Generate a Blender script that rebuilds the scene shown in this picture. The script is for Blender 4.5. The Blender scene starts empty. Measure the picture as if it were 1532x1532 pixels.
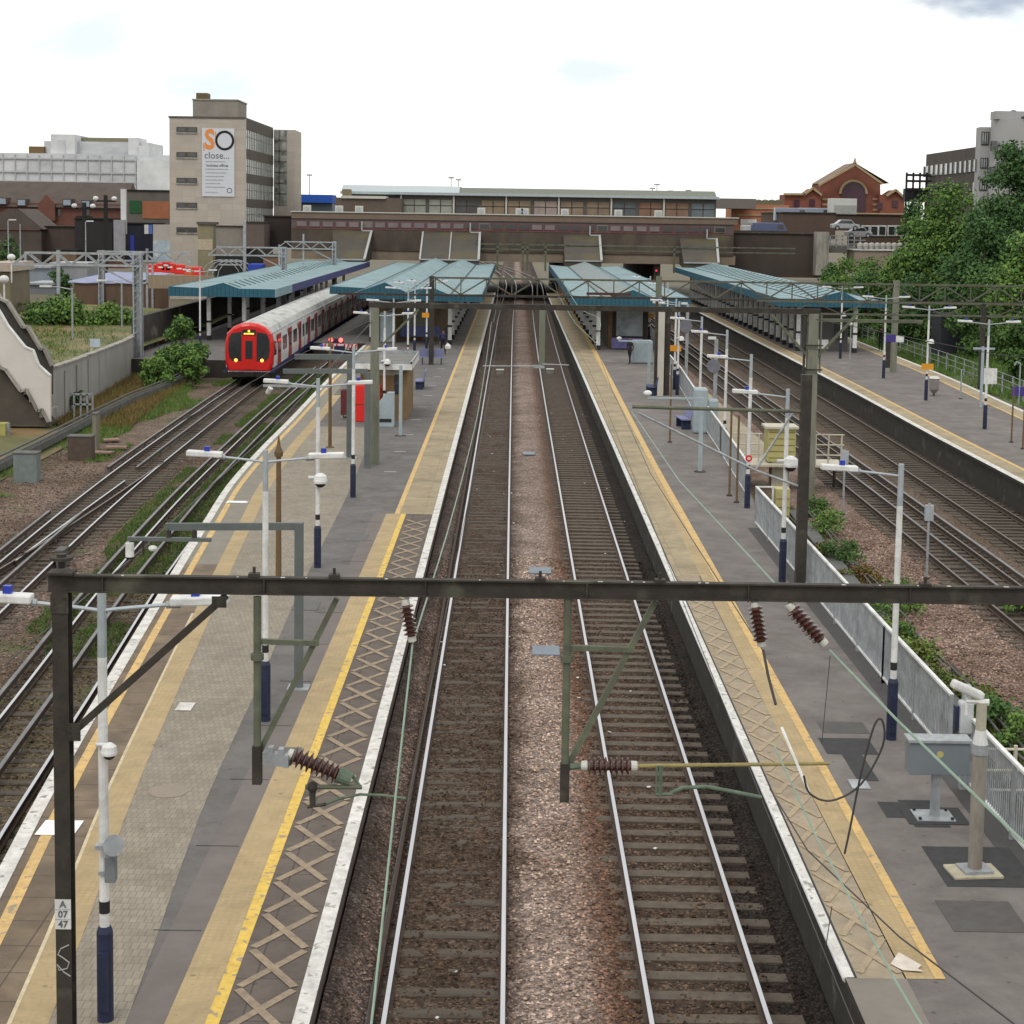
import bpy, math, random
from mathutils import Vector, Matrix, noise
random.seed(7)
S=bpy.context.scene
COL=S.collection
pi=math.pi
# ---------------------------------------------------------------- camera maths (metres; z=0 is rail-head level)
FPX=2500.; CX=766.; CY=573.; CH=10.12
_p=math.atan(245/FPX); _r=math.radians(.86)
FW=(0,math.cos(_p),-math.sin(_p)); _u=(0,math.sin(_p),math.cos(_p))
_c,_s=math.cos(_r),math.sin(_r)
RT=(_c,_s*_u[1],_s*_u[2]); UP=(-_s,_c*_u[1],_c*_u[2])
def _ray(px,py):
    a=(px-CX)/FPX; b=-(py-CY)/FPX
    return [FW[i]+a*RT[i]+b*UP[i] for i in range(3)]
def G(px,py,z=0.):
    d=_ray(px,py); t=(z-CH)/d[2]; return d[0]*t,d[1]*t
def V(px,py,Y):
    d=_ray(px,py); t=Y/d[1]; return d[0]*t,CH+d[2]*t
def VX(px,Y,py=330): return V(px,py,Y)[0]
def VZ(px,py,Y): return V(px,py,Y)[1]
# ---------------------------------------------------------------- materials
MATS={}
def mat(name,c1,c2=None,rough=.8,scale=4.,metal=0.,bump=0.,bscale=40.,detail=6,emit=None,estr=1.,stretch=None,c3=None,s3=.6,t3=(.5,.7),spec=.3):
    if name in MATS: return MATS[name]
    m=bpy.data.materials.new(name); m.use_nodes=True; nt=m.node_tree; N=nt.nodes; L=nt.links
    b=N['Principled BSDF']; b.inputs['Roughness'].default_value=rough; b.inputs['Metallic'].default_value=metal
    b.inputs['Specular IOR Level'].default_value=spec
    tc=N.new('ShaderNodeTexCoord'); mp=N.new('ShaderNodeMapping'); L.new(tc.outputs['Object'],mp.inputs[0])
    if stretch: mp.inputs['Scale'].default_value=stretch
    n=N.new('ShaderNodeTexNoise'); n.inputs['Scale'].default_value=scale; n.inputs['Detail'].default_value=detail; n.inputs['Roughness'].default_value=.65
    L.new(mp.outputs[0],n.inputs[0])
    if c2 is None: c2=tuple(x*.72 for x in c1)
    r=N.new('ShaderNodeValToRGB'); r.color_ramp.elements[0].position=.32; r.color_ramp.elements[1].position=.68
    r.color_ramp.elements[0].color=(*c2,1); r.color_ramp.elements[1].color=(*c1,1)
    L.new(n.outputs[0],r.inputs[0]); out=r.outputs[0]
    if c3:
        n3=N.new('ShaderNodeTexNoise'); n3.inputs['Scale'].default_value=s3; n3.inputs['Detail'].default_value=5; L.new(mp.outputs[0],n3.inputs[0])
        r3=N.new('ShaderNodeValToRGB'); r3.color_ramp.elements[0].position=t3[0]; r3.color_ramp.elements[1].position=t3[1]; L.new(n3.outputs[0],r3.inputs[0])
        mx=N.new('ShaderNodeMix'); mx.data_type='RGBA'; L.new(r3.outputs[0],mx.inputs[0]); L.new(out,mx.inputs[6]); mx.inputs[7].default_value=(*c3,1); out=mx.outputs[2]
    L.new(out,b.inputs['Base Color'])
    if bump:
        n2=N.new('ShaderNodeTexNoise'); n2.inputs['Scale'].default_value=bscale; n2.inputs['Detail'].default_value=4; L.new(mp.outputs[0],n2.inputs[0])
        bp=N.new('ShaderNodeBump'); bp.inputs['Strength'].default_value=bump; bp.inputs['Distance'].default_value=.02; L.new(n2.outputs[0],bp.inputs['Height']); L.new(bp.outputs[0],b.inputs['Normal'])
    if emit: b.inputs['Emission Color'].default_value=(*emit,1); b.inputs['Emission Strength'].default_value=estr
    MATS[name]=m; return m
def pattern(name,c1,c2,cm,bw,bh,mortar=.01,off=.5,rough=.85,var=6.,c3=None,plane='XY',bump=.3,s3=.8,t3=(.5,.68),cv=.12):
    """brick / slab pattern in object space; plane XY (ground), XZ or YZ (walls)"""
    if name in MATS: return MATS[name]
    m=mat(name,c1,c2,rough=rough,scale=var,c3=c3,s3=s3,t3=t3); nt=m.node_tree; N=nt.nodes; L=nt.links; b=N['Principled BSDF']
    src=b.inputs['Base Color'].links[0].from_socket
    tc=N.new('ShaderNodeTexCoord'); sx=N.new('ShaderNodeSeparateXYZ'); cb=N.new('ShaderNodeCombineXYZ'); L.new(tc.outputs['Object'],sx.inputs[0])
    a,bb={'XY':(0,1),'YX':(1,0),'XZ':(0,2),'YZ':(1,2)}[plane]
    L.new(sx.outputs[a],cb.inputs[0]); L.new(sx.outputs[bb],cb.inputs[1])
    k=N.new('ShaderNodeTexBrick'); k.offset=off; k.inputs['Scale'].default_value=1; k.inputs['Brick Width'].default_value=bw; k.inputs['Row Height'].default_value=bh
    k.inputs['Mortar Size'].default_value=mortar; k.inputs['Mortar Smooth'].default_value=.2; k.inputs['Bias'].default_value=0
    k.inputs['Color1'].default_value=(1,1,1,1); k.inputs['Color2'].default_value=(1-cv,1-cv,1-cv,1); k.inputs['Mortar'].default_value=(1,1,1,1)
    L.new(cb.outputs[0],k.inputs[0])
    mu=N.new('ShaderNodeMix'); mu.data_type='RGBA'; mu.blend_type='MULTIPLY'; mu.inputs[0].default_value=1; L.new(src,mu.inputs[6]); L.new(k.outputs['Color'],mu.inputs[7])
    mx=N.new('ShaderNodeMix'); mx.data_type='RGBA'; L.new(k.outputs['Fac'],mx.inputs[0]); L.new(mu.outputs[2],mx.inputs[6]); mx.inputs[7].default_value=(*cm,1)
    L.new(mx.outputs[2],b.inputs['Base Color'])
    if bump:
        bp=N.new('ShaderNodeBump'); bp.invert=True; bp.inputs['Strength'].default_value=bump; bp.inputs['Distance'].default_value=.01; L.new(k.outputs['Fac'],bp.inputs['Height']); L.new(bp.outputs[0],b.inputs['Normal'])
    return m
def ballast(name,bands,stone=22.,spots=None,green=None,bright=1.,island=False):
    """crushed stone: coloured voronoi cells, tinted in bands across X, weeds in patches"""
    m=bpy.data.materials.new(name); m.use_nodes=True; nt=m.node_tree; N=nt.nodes; L=nt.links; b=N['Principled BSDF']; b.inputs['Roughness'].default_value=.9; b.inputs['Specular IOR Level'].default_value=.2
    tc=N.new('ShaderNodeTexCoord')
    vo=N.new('ShaderNodeTexVoronoi'); vo.inputs['Scale'].default_value=stone; L.new(tc.outputs['Object'],vo.inputs[0])
    sep=N.new('ShaderNodeSeparateColor'); L.new(vo.outputs['Color'],sep.inputs[0])
    if island:
        gi=N.new('ShaderNodeNewGeometry'); wn=N.new('ShaderNodeTexWhiteNoise'); wn.noise_dimensions='1D'; L.new(gi.outputs['Random Per Island'],wn.inputs['W']); sep=N.new('ShaderNodeSeparateColor'); L.new(wn.outputs['Color'],sep.inputs[0])
    rs=N.new('ShaderNodeValToRGB'); e=rs.color_ramp.elements; e[0].position=0; e[0].color=(.40,.38,.37,1); e[1].position=1; e[1].color=(2.0,1.9,1.85,1)
    x=e.new(.35); x.color=(.72,.70,.70,1); x=e.new(.75); x.color=(1.15,1.08,1.05,1)
    L.new(sep.outputs[0],rs.inputs[0])
    # bands across X, wobbled by noise
    n=N.new('ShaderNodeTexNoise'); n.inputs['Scale'].default_value=.9; n.inputs['Detail'].default_value=7; n.inputs['Roughness'].default_value=.7; L.new(tc.outputs['Object'],n.inputs[0])
    sx=N.new('ShaderNodeSeparateXYZ'); L.new(tc.outputs['Object'],sx.inputs[0])
    x0=bands[0][0]; x1=bands[-1][0]
    m1=N.new('ShaderNodeMath'); m1.operation='MULTIPLY_ADD'; L.new(n.outputs[0],m1.inputs[0]); m1.inputs[1].default_value=.9; m1.inputs[2].default_value=-.45
    m2=N.new('ShaderNodeMath'); m2.operation='ADD'; L.new(m1.outputs[0],m2.inputs[0]); L.new(sx.outputs[0],m2.inputs[1])
    mr=N.new('ShaderNodeMapRange'); L.new(m2.outputs[0],mr.inputs[0]); mr.inputs[1].default_value=x0; mr.inputs[2].default_value=x1
    rb=N.new('ShaderNodeValToRGB'); e=rb.color_ramp.elements
    for i,(bxx,c) in enumerate(bands):
        t=(bxx-x0)/(x1-x0); c=tuple(v*bright for v in c)
        if i==0: el=e[0]; el.position=0
        elif i==len(bands)-1: el=e[-1]; el.position=1
        else: el=e.new(t)
        el.color=(*c,1)
    L.new(mr.outputs[0],rb.inputs[0])
    mu=N.new('ShaderNodeMix'); mu.data_type='RGBA'; mu.blend_type='MULTIPLY'; mu.inputs[0].default_value=1; L.new(rb.outputs[0],mu.inputs[6]); L.new(rs.outputs[0],mu.inputs[7]); out=mu.outputs[2]
    # broad brightness patches of dirt
    n4=N.new('ShaderNodeTexNoise'); n4.inputs['Scale'].default_value=.45; n4.inputs['Detail'].default_value=8; n4.inputs['Roughness'].default_value=.75; L.new(tc.outputs['Object'],n4.inputs[0])
    r4=N.new('ShaderNodeValToRGB'); r4.color_ramp.elements[0].position=.35; r4.color_ramp.elements[0].color=(.62,.56,.50,1); r4.color_ramp.elements[1].position=.62; r4.color_ramp.elements[1].color=(1.08,1.08,1.08,1); L.new(n4.outputs[0],r4.inputs[0])
    mv=N.new('ShaderNodeMix'); mv.data_type='RGBA'; mv.blend_type='MULTIPLY'; mv.inputs[0].default_value=1; L.new(out,mv.inputs[6]); L.new(r4.outputs[0],mv.inputs[7]); out=mv.outputs[2]
    for (col,sc,lo,hi) in (spots or []):
        n3=N.new('ShaderNodeTexNoise'); n3.inputs['Scale'].default_value=sc; n3.inputs['Detail'].default_value=8; n3.inputs['Roughness'].default_value=.75; L.new(tc.outputs['Object'],n3.inputs[0])
        r3=N.new('ShaderNodeValToRGB'); r3.color_ramp.elements[0].position=lo; r3.color_ramp.elements[1].position=hi; L.new(n3.outputs[0],r3.inputs[0])
        mx=N.new('ShaderNodeMix'); mx.data_type='RGBA'; L.new(r3.outputs[0],mx.inputs[0]); L.new(out,mx.inputs[6]); mx.inputs[7].default_value=(*col,1); out=mx.outputs[2]
    L.new(out,b.inputs['Base Color'])
    if island: return m
    bp=N.new('ShaderNodeBump'); bp.inputs['Strength'].default_value=.9; bp.inputs['Distance'].default_value=.04; L.new(sep.outputs[1],bp.inputs['Height'])
    bp2=N.new('ShaderNodeBump'); bp2.invert=True; bp2.inputs['Strength'].default_value=1; bp2.inputs['Distance'].default_value=.03; L.new(vo.outputs['Distance'],bp2.inputs['Height']); L.new(bp.outputs[0],bp2.inputs['Normal'])
    L.new(bp2.outputs[0],b.inputs['Normal'])
    return m
def leafmat(name,c1,c2,c3=None):
    m=mat(name,c1,c2,rough=.75,scale=1.2,detail=8,c3=c3,s3=.5,t3=(.52,.66),spec=.15)
    return m
# ---------------------------------------------------------------- mesh builder
OFF={}
class MB:
    def __init__(s): s.v=[]; s.f=[]; s.m=[]; s.mi=0
    def q(s,*pts):
        i=len(s.v); s.v.extend(pts); s.f.append(tuple(range(i,i+len(pts)))); s.m.append(s.mi); return s
    def bx(s,x0,x1,y0,y1,z0,z1):
        if x0>x1:x0,x1=x1,x0
        if y0>y1:y0,y1=y1,y0
        if z0>z1:z0,z1=z1,z0
        i=len(s.v); s.v+=[(x0,y0,z0),(x1,y0,z0),(x1,y1,z0),(x0,y1,z0),(x0,y0,z1),(x1,y0,z1),(x1,y1,z1),(x0,y1,z1)]
        for f in ((0,3,2,1),(4,5,6,7),(0,1,5,4),(1,2,6,5),(2,3,7,6),(3,0,4,7)): s.f.append(tuple(i+k for k in f)); s.m.append(s.mi)
        return s
    def cb(s,cx,cy,cz,sx,sy,sz,rz=0,rx=0,ry=0):
        M=Matrix.Translation((cx,cy,cz))@Matrix.Rotation(rz,4,'Z')@Matrix.Rotation(ry,4,'Y')@Matrix.Rotation(rx,4,'X')
        i=len(s.v); sx/=2; sy/=2; sz/=2
        for p in ((-sx,-sy,-sz),(sx,-sy,-sz),(sx,sy,-sz),(-sx,sy,-sz),(-sx,-sy,sz),(sx,-sy,sz),(sx,sy,sz),(-sx,sy,sz)): s.v.append(tuple(M@Vector(p)))
        for f in ((0,3,2,1),(4,5,6,7),(0,1,5,4),(1,2,6,5),(2,3,7,6),(3,0,4,7)): s.f.append(tuple(i+k for k in f)); s.m.append(s.mi)
        return s
    def beam(s,p0,p1,w,h=None,up=(0,0,1)):
        h=h or w; p0=Vector(p0); p1=Vector(p1); d=(p1-p0).normalized(); u=Vector(up)
        if abs(d.dot(u))>.98: u=Vector((0,1,0))
        r=d.cross(u).normalized(); u=r.cross(d).normalized(); i=len(s.v)
        for p in (p0,p1):
            for a,b in ((-1,-1),(1,-1),(1,1),(-1,1)): s.v.append(tuple(p+r*(a*w/2)+u*(b*h/2)))
        for f in ((0,1,2,3),(7,6,5,4),(0,4,5,1),(1,5,6,2),(2,6,7,3),(3,7,4,0)): s.f.append(tuple(i+k for k in f)); s.m.append(s.mi)
        return s
    def tube(s,pts,r,n=8,cap=True):
        pts=[Vector(p) for p in pts]; k=len(pts); rr=r if isinstance(r,(list,tuple)) else [r]*k
        i0=len(s.v); ref=None
        for j,p in enumerate(pts):
            d=(pts[min(j+1,k-1)]-pts[max(j-1,0)])
            if d.length<1e-9: d=Vector((0,0,1))
            d.normalize()
            if ref is None:
                ref=Vector((0,0,1)) if abs(d.z)<.9 else Vector((1,0,0))
            a=d.cross(ref).normalized(); b=a.cross(d).normalized(); ref=b
            for t in range(n):
                an=2*pi*t/n; s.v.append(tuple(p+(a*math.cos(an)+b*math.sin(an))*rr[j]))
        for j in range(k-1):
            for t in range(n):
                a0=i0+j*n+t; a1=i0+j*n+(t+1)%n; s.f.append((a0,a1,a1+n,a0+n)); s.m.append(s.mi)
        if cap:
            s.f.append(tuple(i0+t for t in range(n))[::-1]); s.m.append(s.mi)
            s.f.append(tuple(i0+(k-1)*n+t for t in range(n))); s.m.append(s.mi)
        return s
    def cyl(s,p0,p1,r,r1=None,n=10): return s.tube([p0,p1],[r,r if r1 is None else r1],n)
    def lathe(s,p0,p1,prof,n=12):
        p0=Vector(p0); p1=Vector(p1); return s.tube_raw([(p0.lerp(p1,t),r) for t,r in prof],(p1-p0).normalized(),n)
    def tube_raw(s,pr,d,n):
        ref=Vector((0,0,1)) if abs(d.z)<.9 else Vector((1,0,0)); a=d.cross(ref).normalized(); b=a.cross(d).normalized(); i0=len(s.v)
        for p,r in pr:
            for t in range(n):
                an=2*pi*t/n; s.v.append(tuple(p+(a*math.cos(an)+b*math.sin(an))*r))
        for j in range(len(pr)-1):
            for t in range(n):
                a0=i0+j*n+t; a1=i0+j*n+(t+1)%n; s.f.append((a0,a1,a1+n,a0+n)); s.m.append(s.mi)
        s.f.append(tuple(i0+t for t in range(n))[::-1]); s.m.append(s.mi)
        s.f.append(tuple(i0+(len(pr)-1)*n+t for t in range(n))); s.m.append(s.mi)
        return s
    def ell(s,c,r,n=10,m=6,squash=None):
        if not isinstance(r,(list,tuple)): r=(r,r,r)
        i0=len(s.v)
        for j in range(m+1):
            ph=-pi/2+pi*j/m
            for t in range(n):
                an=2*pi*t/n; s.v.append((c[0]+r[0]*math.cos(ph)*math.cos(an),c[1]+r[1]*math.cos(ph)*math.sin(an),c[2]+r[2]*math.sin(ph)))
        for j in range(m):
            for t in range(n):
                a0=i0+j*n+t; a1=i0+j*n+(t+1)%n; s.f.append((a0,a1,a1+n,a0+n)); s.m.append(s.mi)
        return s
    def prism(s,prof,y0,y1,axis='Y'):
        """extrude polygon prof (list of (a,z)) along Y (a=X) or X (a=Y)"""
        n=len(prof); i=len(s.v)
        for yy in (y0,y1):
            for a,z in prof: s.v.append((a,yy,z) if axis=='Y' else (yy,a,z))
        s.f.append(tuple(i+k for k in range(n))); s.m.append(s.mi); s.f.append(tuple(i+n+k for k in range(n))[::-1]); s.m.append(s.mi)
        for k in range(n): s.f.append((i+k,i+(k+1)%n,i+n+(k+1)%n,i+n+k)); s.m.append(s.mi)
        return s
    def build(s,name,mats,parent=None,smooth=False,bevel=0,kind=None,label=None,cat=None,group=None,loc=None):
        me=bpy.data.meshes.new(name)
        off=Vector((0,0,0))
        if parent is not None: off=Vector(OFF.get(parent.name,(0,0,0)))
        elif loc is not None: off=Vector(loc)
        me.from_pydata([(x-off.x,y-off.y,z-off.z) for x,y,z in s.v],[],s.f)
        if not isinstance(mats,(list,tuple)): mats=[mats]
        for m in mats: me.materials.append(m)
        if len(mats)>1: me.polygons.foreach_set('material_index',s.m)
        if smooth: me.polygons.foreach_set('use_smooth',[True]*len(me.polygons))
        me.validate(); me.update()
        # consistent outward normals
        import bmesh
        if len(s.f)<60000:
            bm=bmesh.new(); bm.from_mesh(me); bmesh.ops.recalc_face_normals(bm,faces=bm.faces); bm.to_mesh(me); bm.free()
        o=bpy.data.objects.new(name,me); COL.objects.link(o)
        if parent is not None: o.parent=parent
        elif loc is not None: o.location=loc
        OFF[o.name]=tuple(off)
        if bevel:
            md=o.modifiers.new('bevel','BEVEL'); md.width=bevel; md.segments=2; md.limit_method='ANGLE'
        if kind: o['kind']=kind
        if label: o['label']=label
        if cat: o['category']=cat
        if group: o['group']=group
        return o
def thing(name,label,cat,loc=(0,0,0),group=None):
    o=bpy.data.objects.new(name,None); COL.objects.link(o); o.location=loc; o.empty_display_size=.2
    o['label']=label; o['category']=cat; OFF[o.name]=tuple(loc)
    if group: o['group']=group
    return o
def dup(root,loc,label=None,group=None,rz=None):
    r=root.copy(); COL.objects.link(r); r.location=loc
    if rz is not None: r.rotation_euler=(0,0,rz)
    if label: r['label']=label
    if group: r['group']=group
    for ch in list(root.children):
        c=ch.copy(); COL.objects.link(c); c.parent=r
        for g in ch.children:
            d=g.copy(); COL.objects.link(d); d.parent=c
    return r
def interp(tab):
    def f(y):
        if y<=tab[0][0]:
            (a,b),(c,d)=tab[0],tab[1]; return b+(y-a)*(d-b)/(c-a)
        if y>=tab[-1][0]:
            (a,b),(c,d)=tab[-2],tab[-1]; return d
        for i in range(len(tab)-1):
            if tab[i][0]<=y<=tab[i+1][0]:
                p0=tab[max(i-1,0)]; p1=tab[i]; p2=tab[i+1]; p3=tab[min(i+2,len(tab)-1)]
                t=(y-p1[0])/(p2[0]-p1[0]); h=p2[0]-p1[0]
                m1=(p2[1]-p0[1])/(p2[0]-p0[0])*h; m2=(p3[1]-p1[1])/(p3[0]-p1[0])*h
                return (2*t**3-3*t*t+1)*p1[1]+(t**3-2*t*t+t)*m1+(-2*t**3+3*t*t)*p2[1]+(t**3-t*t)*m2
    return f
def steps(y0,y1,d):
    n=max(1,int(math.ceil((y1-y0)/d))); return [y0+(y1-y0)*i/n for i in range(n+1)]
def strip(name,fa,fb,y0,y1,z,m,parent,d=2.,label=None):
    mb=MB(); ys=steps(y0,y1,d)
    A=fa if callable(fa) else (lambda y:fa); B=fb if callable(fb) else (lambda y:fb)
    for a,b in zip(ys,ys[1:]): mb.q((A(a),a,z),(B(a),a,z),(B(b),b,z),(A(b),b,z))
    return mb.build(name,m,parent)
# ================================================================ render, world, camera
S.render.engine='CYCLES'
S.view_settings.view_transform='Standard'; S.view_settings.look='None'; S.view_settings.exposure=0.0; S.view_settings.gamma=1
W=bpy.data.worlds.new("World"); S.world=W; W.use_nodes=True
nt=W.node_tree; N=nt.nodes; L=nt.links; bg=N['Background']
sky=N.new('ShaderNodeTexSky'); sky.sky_type='NISHITA'; sky.sun_disc=False; sky.sun_elevation=math.radians(52); sky.sun_rotation=math.radians(200); sky.dust_density=3
tc=N.new('ShaderNodeTexCoord'); mp=N.new('ShaderNodeMapping'); mp.inputs['Scale'].default_value=(1,1,3.2); L.new(tc.outputs['Generated'],mp.inputs[0])
cn=N.new('ShaderNodeTexNoise'); cn.inputs['Scale'].default_value=3.3; cn.inputs['Detail'].default_value=6; cn.inputs['Roughness'].default_value=.55; cn.inputs['Distortion'].default_value=.4; L.new(mp.outputs[0],cn.inputs[0])
cr=N.new('ShaderNodeValToRGB'); e=cr.color_ramp.elements; e[0].position=.0; e[0].color=(8.0,8.9,9.1,1); e[1].position=1.; e[1].color=(13.4,12.9,12.2,1)
x=e.new(.33); x.color=(8.6,9.5,9.8,1); x=e.new(.45); x.color=(12.6,12.6,12.1,1)
L.new(cn.outputs[0],cr.inputs[0])
cloud=cr.outputs[0]
def patch(px,py,rad,col,prev,sc,thr,strength=1.):
    d=Vector(_ray(px,py)).normalized()
    vm=N.new('ShaderNodeVectorMath'); vm.operation='MULTIPLY'; L.new(tc.outputs['Generated'],vm.inputs[0]); vm.inputs[1].default_value=(1,1,2.6)
    vs=N.new('ShaderNodeVectorMath'); vs.operation='DISTANCE'; L.new(vm.outputs[0],vs.inputs[0]); vs.inputs[1].default_value=(d.x,d.y,d.z*2.6)
    n=N.new('ShaderNodeTexNoise'); n.inputs['Scale'].default_value=sc; n.inputs['Detail'].default_value=7; L.new(vm.outputs[0],n.inputs[0])
    a=N.new('ShaderNodeMath'); a.operation='MULTIPLY_ADD'; L.new(n.outputs[0],a.inputs[0]); a.inputs[1].default_value=rad*1.6; a.inputs[2].default_value=-rad*.8
    b=N.new('ShaderNodeMath'); b.operation='ADD'; L.new(vs.outputs['Value'],b.inputs[0]); L.new(a.outputs[0],b.inputs[1])
    mr=N.new('ShaderNodeMapRange'); mr.interpolation_type='SMOOTHSTEP'; L.new(b.outputs[0],mr.inputs[0]); mr.inputs[1].default_value=rad*thr; mr.inputs[2].default_value=rad; mr.inputs[3].default_value=strength; mr.inputs[4].default_value=0
    m=N.new('ShaderNodeMix'); m.data_type='RGBA'; L.new(mr.outputs[0],m.inputs[0]); L.new(prev,m.inputs[6]); m.inputs[7].default_value=(*col,1); return m.outputs[2]
cloud=patch(1450,-14,.05,(4.6,5.3,6.4),cloud,30,.2)
cloud=patch(890,110,.05,(7.6,8.6,8.9),cloud,24,.1,.8)
cloud=patch(120,70,.05,(8.0,8.8,9.0),cloud,24,.1,.6)
mx=N.new('ShaderNodeMix'); mx.data_type='RGBA'; mx.inputs[0].default_value=.93; L.new(sky.outputs[0],mx.inputs[6]); L.new(cloud,mx.inputs[7])
L.new(mx.outputs[2],bg.inputs[0]); bg.inputs[1].default_value=.108
sl=bpy.data.lights.new('sun','SUN'); sl.energy=1.1; sl.angle=math.radians(14); sl.color=(1,.96,.9)
so=bpy.data.objects.new('sun',sl); COL.objects.link(so); so.rotation_euler=(math.radians(38),0,math.radians(-20))
cam=bpy.data.cameras.new('camera'); co=bpy.data.objects.new('camera',cam); COL.objects.link(co); S.camera=co
M=Matrix(((RT[0],UP[0],-FW[0]),(RT[1],UP[1],-FW[1]),(RT[2],UP[2],-FW[2]))).to_4x4(); M.translation=(0,0,CH); co.matrix_world=M
cam.sensor_width=36; cam.lens=36*FPX/1532; cam.shift_y=(CY-766)/1532; cam.clip_start=.3; cam.clip_end=6000
# ================================================================ shared materials
C_asph=mat('platform_asphalt',(.135,.127,.123),(.098,.092,.09),rough=.9,scale=1.7,detail=12,bump=.25,bscale=90,c3=(.13,.122,.118),s3=.35)
C_asph2=mat('platform_asphalt_right',(.158,.143,.135),(.122,.110,.104),rough=.9,scale=1.4,detail=12,bump=.25,bscale=90,c3=(.175,.157,.147),s3=.5)
C_dark=mat('asphalt_patch_dark',(.045,.045,.047),(.032,.032,.034),rough=.9,scale=8,bump=.3,bscale=120)
C_conc=mat('weathered_concrete',(.34,.32,.28),(.20,.19,.17),scale=2.5,detail=9,bump=.3,bscale=30,c3=(.13,.13,.11),s3=.9,stretch=(1,1,.35))
C_mast=mat('concrete_mast',(.20,.20,.165),(.12,.125,.095),scale=3,detail=9,bump=.3,bscale=30,stretch=(1,1,.25),c3=(.10,.12,.08))
C_white=mat('white_edge_paint',(.66,.65,.62),(.42,.41,.39),rough=.7,scale=3,detail=9,c3=(.27,.25,.23),s3=6,t3=(.59,.66))
C_yel=mat('yellow_line_paint',(.64,.43,.075),(.54,.37,.09),rough=.7,scale=3,detail=9,c3=(.30,.24,.15),s3=8,t3=(.58,.63))
C_org=mat('amber_line_paint',(.58,.38,.14),(.46,.32,.14),rough=.7,scale=3,detail=9,c3=(.28,.23,.16),s3=8,t3=(.60,.66))
C_cream=mat('cream_line',(.55,.46,.30),(.42,.36,.25),rough=.8,scale=5)
C_tact=pattern('tactile_buff_paving',(.39,.295,.16),(.34,.26,.145),(.33,.25,.14),.1,.1,.02,0,var=3,c3=(.29,.225,.13),cv=.05,bump=.1)
C_buff=pattern('buff_edge_slabs',(.36,.295,.19),(.28,.23,.15),(.22,.18,.12),.9,.6,.012,0,var=2,c3=(.22,.18,.12))
C_slab=pattern('brown_edge_slabs',(.165,.122,.085),(.12,.092,.068),(.07,.055,.045),3.,.75,.012,0,var=1.5,c3=(.20,.15,.10))
C_xs=pattern('dark_patterned_slabs',(.125,.10,.085),(.092,.075,.066),(.06,.048,.042),3.,1.08,.012,0,var=2)
C_xl=mat('faded_hatch_paint',(.31,.24,.165),(.20,.158,.118),rough=.85,scale=6,detail=9)
C_xl2=mat('faded_hatch_paint_pale',(.36,.285,.19),(.29,.23,.16),rough=.85,scale=6,detail=9)
C_xs2=pattern('grey_patterned_slabs',(.32,.262,.185),(.265,.218,.16),(.24,.20,.15),3.,1.08,.012,0,var=2)
C_pav=pattern('block_paviours',(.275,.24,.19),(.23,.20,.16),(.16,.14,.115),.1,.2,.007,.5,var=.6,c3=(.24,.21,.17),cv=.16)
C_pwall=pattern('platform_wall_brick',(.055,.048,.042),(.034,.030,.027),(.03,.027,.024),.225,.075,.01,.5,plane='YZ',var=2,c3=(.13,.12,.10),s3=1.5,t3=(.6,.72))
C_rust=mat('rusty_rail_side',(.075,.050,.036),(.042,.030,.024),rough=.85,scale=6)
C_shine=mat('polished_rail_head',(.52,.52,.55),(.42,.42,.46),rough=.28,metal=.8,scale=2,stretch=(1,.15,1))
C_dull=mat('dull_rail_head',(.16,.135,.12),(.11,.09,.08),rough=.5,metal=.5,scale=3)
C_cond=mat('conductor_rail_steel',(.20,.20,.21),(.11,.11,.12),rough=.5,metal=.5,scale=4,stretch=(1,.3,1))
C_slw=mat('weathered_sleeper',(.105,.086,.066),(.062,.051,.041),rough=.92,scale=5,stretch=(.5,3,1),bump=.3,c3=(.05,.04,.033),s3=1.3)
C_slg=mat('grey_sleeper',(.115,.092,.072),(.070,.056,.045),rough=.92,scale=5,bump=.3)
C_gal=mat('galvanised_steel',(.36,.38,.40),(.27,.29,.31),rough=.55,metal=.35,scale=5,detail=8)
C_gal2=mat('dusty_pot_grey',(.16,.15,.14),(.10,.095,.09))
C_galb=mat('pale_blue_grey_steel',(.34,.40,.43),(.27,.32,.35),rough=.55,metal=.2,scale=3,detail=8)
C_wht=mat('white_painted_steel',(.66,.665,.66),(.52,.525,.52),rough=.45,scale=2,detail=8,stretch=(1,1,.3))
C_navy=mat('navy_painted_steel',(.022,.028,.065),(.015,.02,.045),rough=.45,scale=4)
C_blk=mat('black_band_paint',(.02,.02,.022),rough=.6)
C_blue=mat('blue_plastic',(.03,.05,.38),rough=.4)
C_arm=mat('lamp_arm_grey',(.38,.42,.45),(.30,.33,.36),rough=.5,metal=.3)
C_ole=mat('old_portal_steel',(.046,.039,.032),(.028,.024,.020),rough=.75,scale=4,detail=9,c3=(.075,.072,.052),s3=2.2,t3=(.58,.7),bump=.2,bscale=60)
C_oleg=mat('lichen_green_steel',(.13,.145,.095),(.075,.08,.058),rough=.8,scale=5,detail=9,c3=(.06,.055,.05),s3=2.5)
C_cop=mat('verdigris_fitting',(.125,.165,.12),(.07,.095,.07),rough=.7,scale=9)
C_ins=mat('brown_glazed_porcelain',(.075,.030,.024),(.05,.02,.017),rough=.22,scale=3,spec=.6)
C_cem=mat('white_cement_cap',(.52,.52,.48),(.38,.37,.33),rough=.7,scale=12)
C_wire=mat('verdigris_wire',(.235,.32,.255),(.17,.24,.19),rough=.6)
C_wired=mat('dark_wire',(.05,.045,.045),rough=.6)
C_grn=mat('gantry_olive_paint',(.105,.115,.085),(.06,.065,.05),rough=.7,scale=3,detail=8,c3=(.10,.06,.04),s3=1.2)
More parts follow.
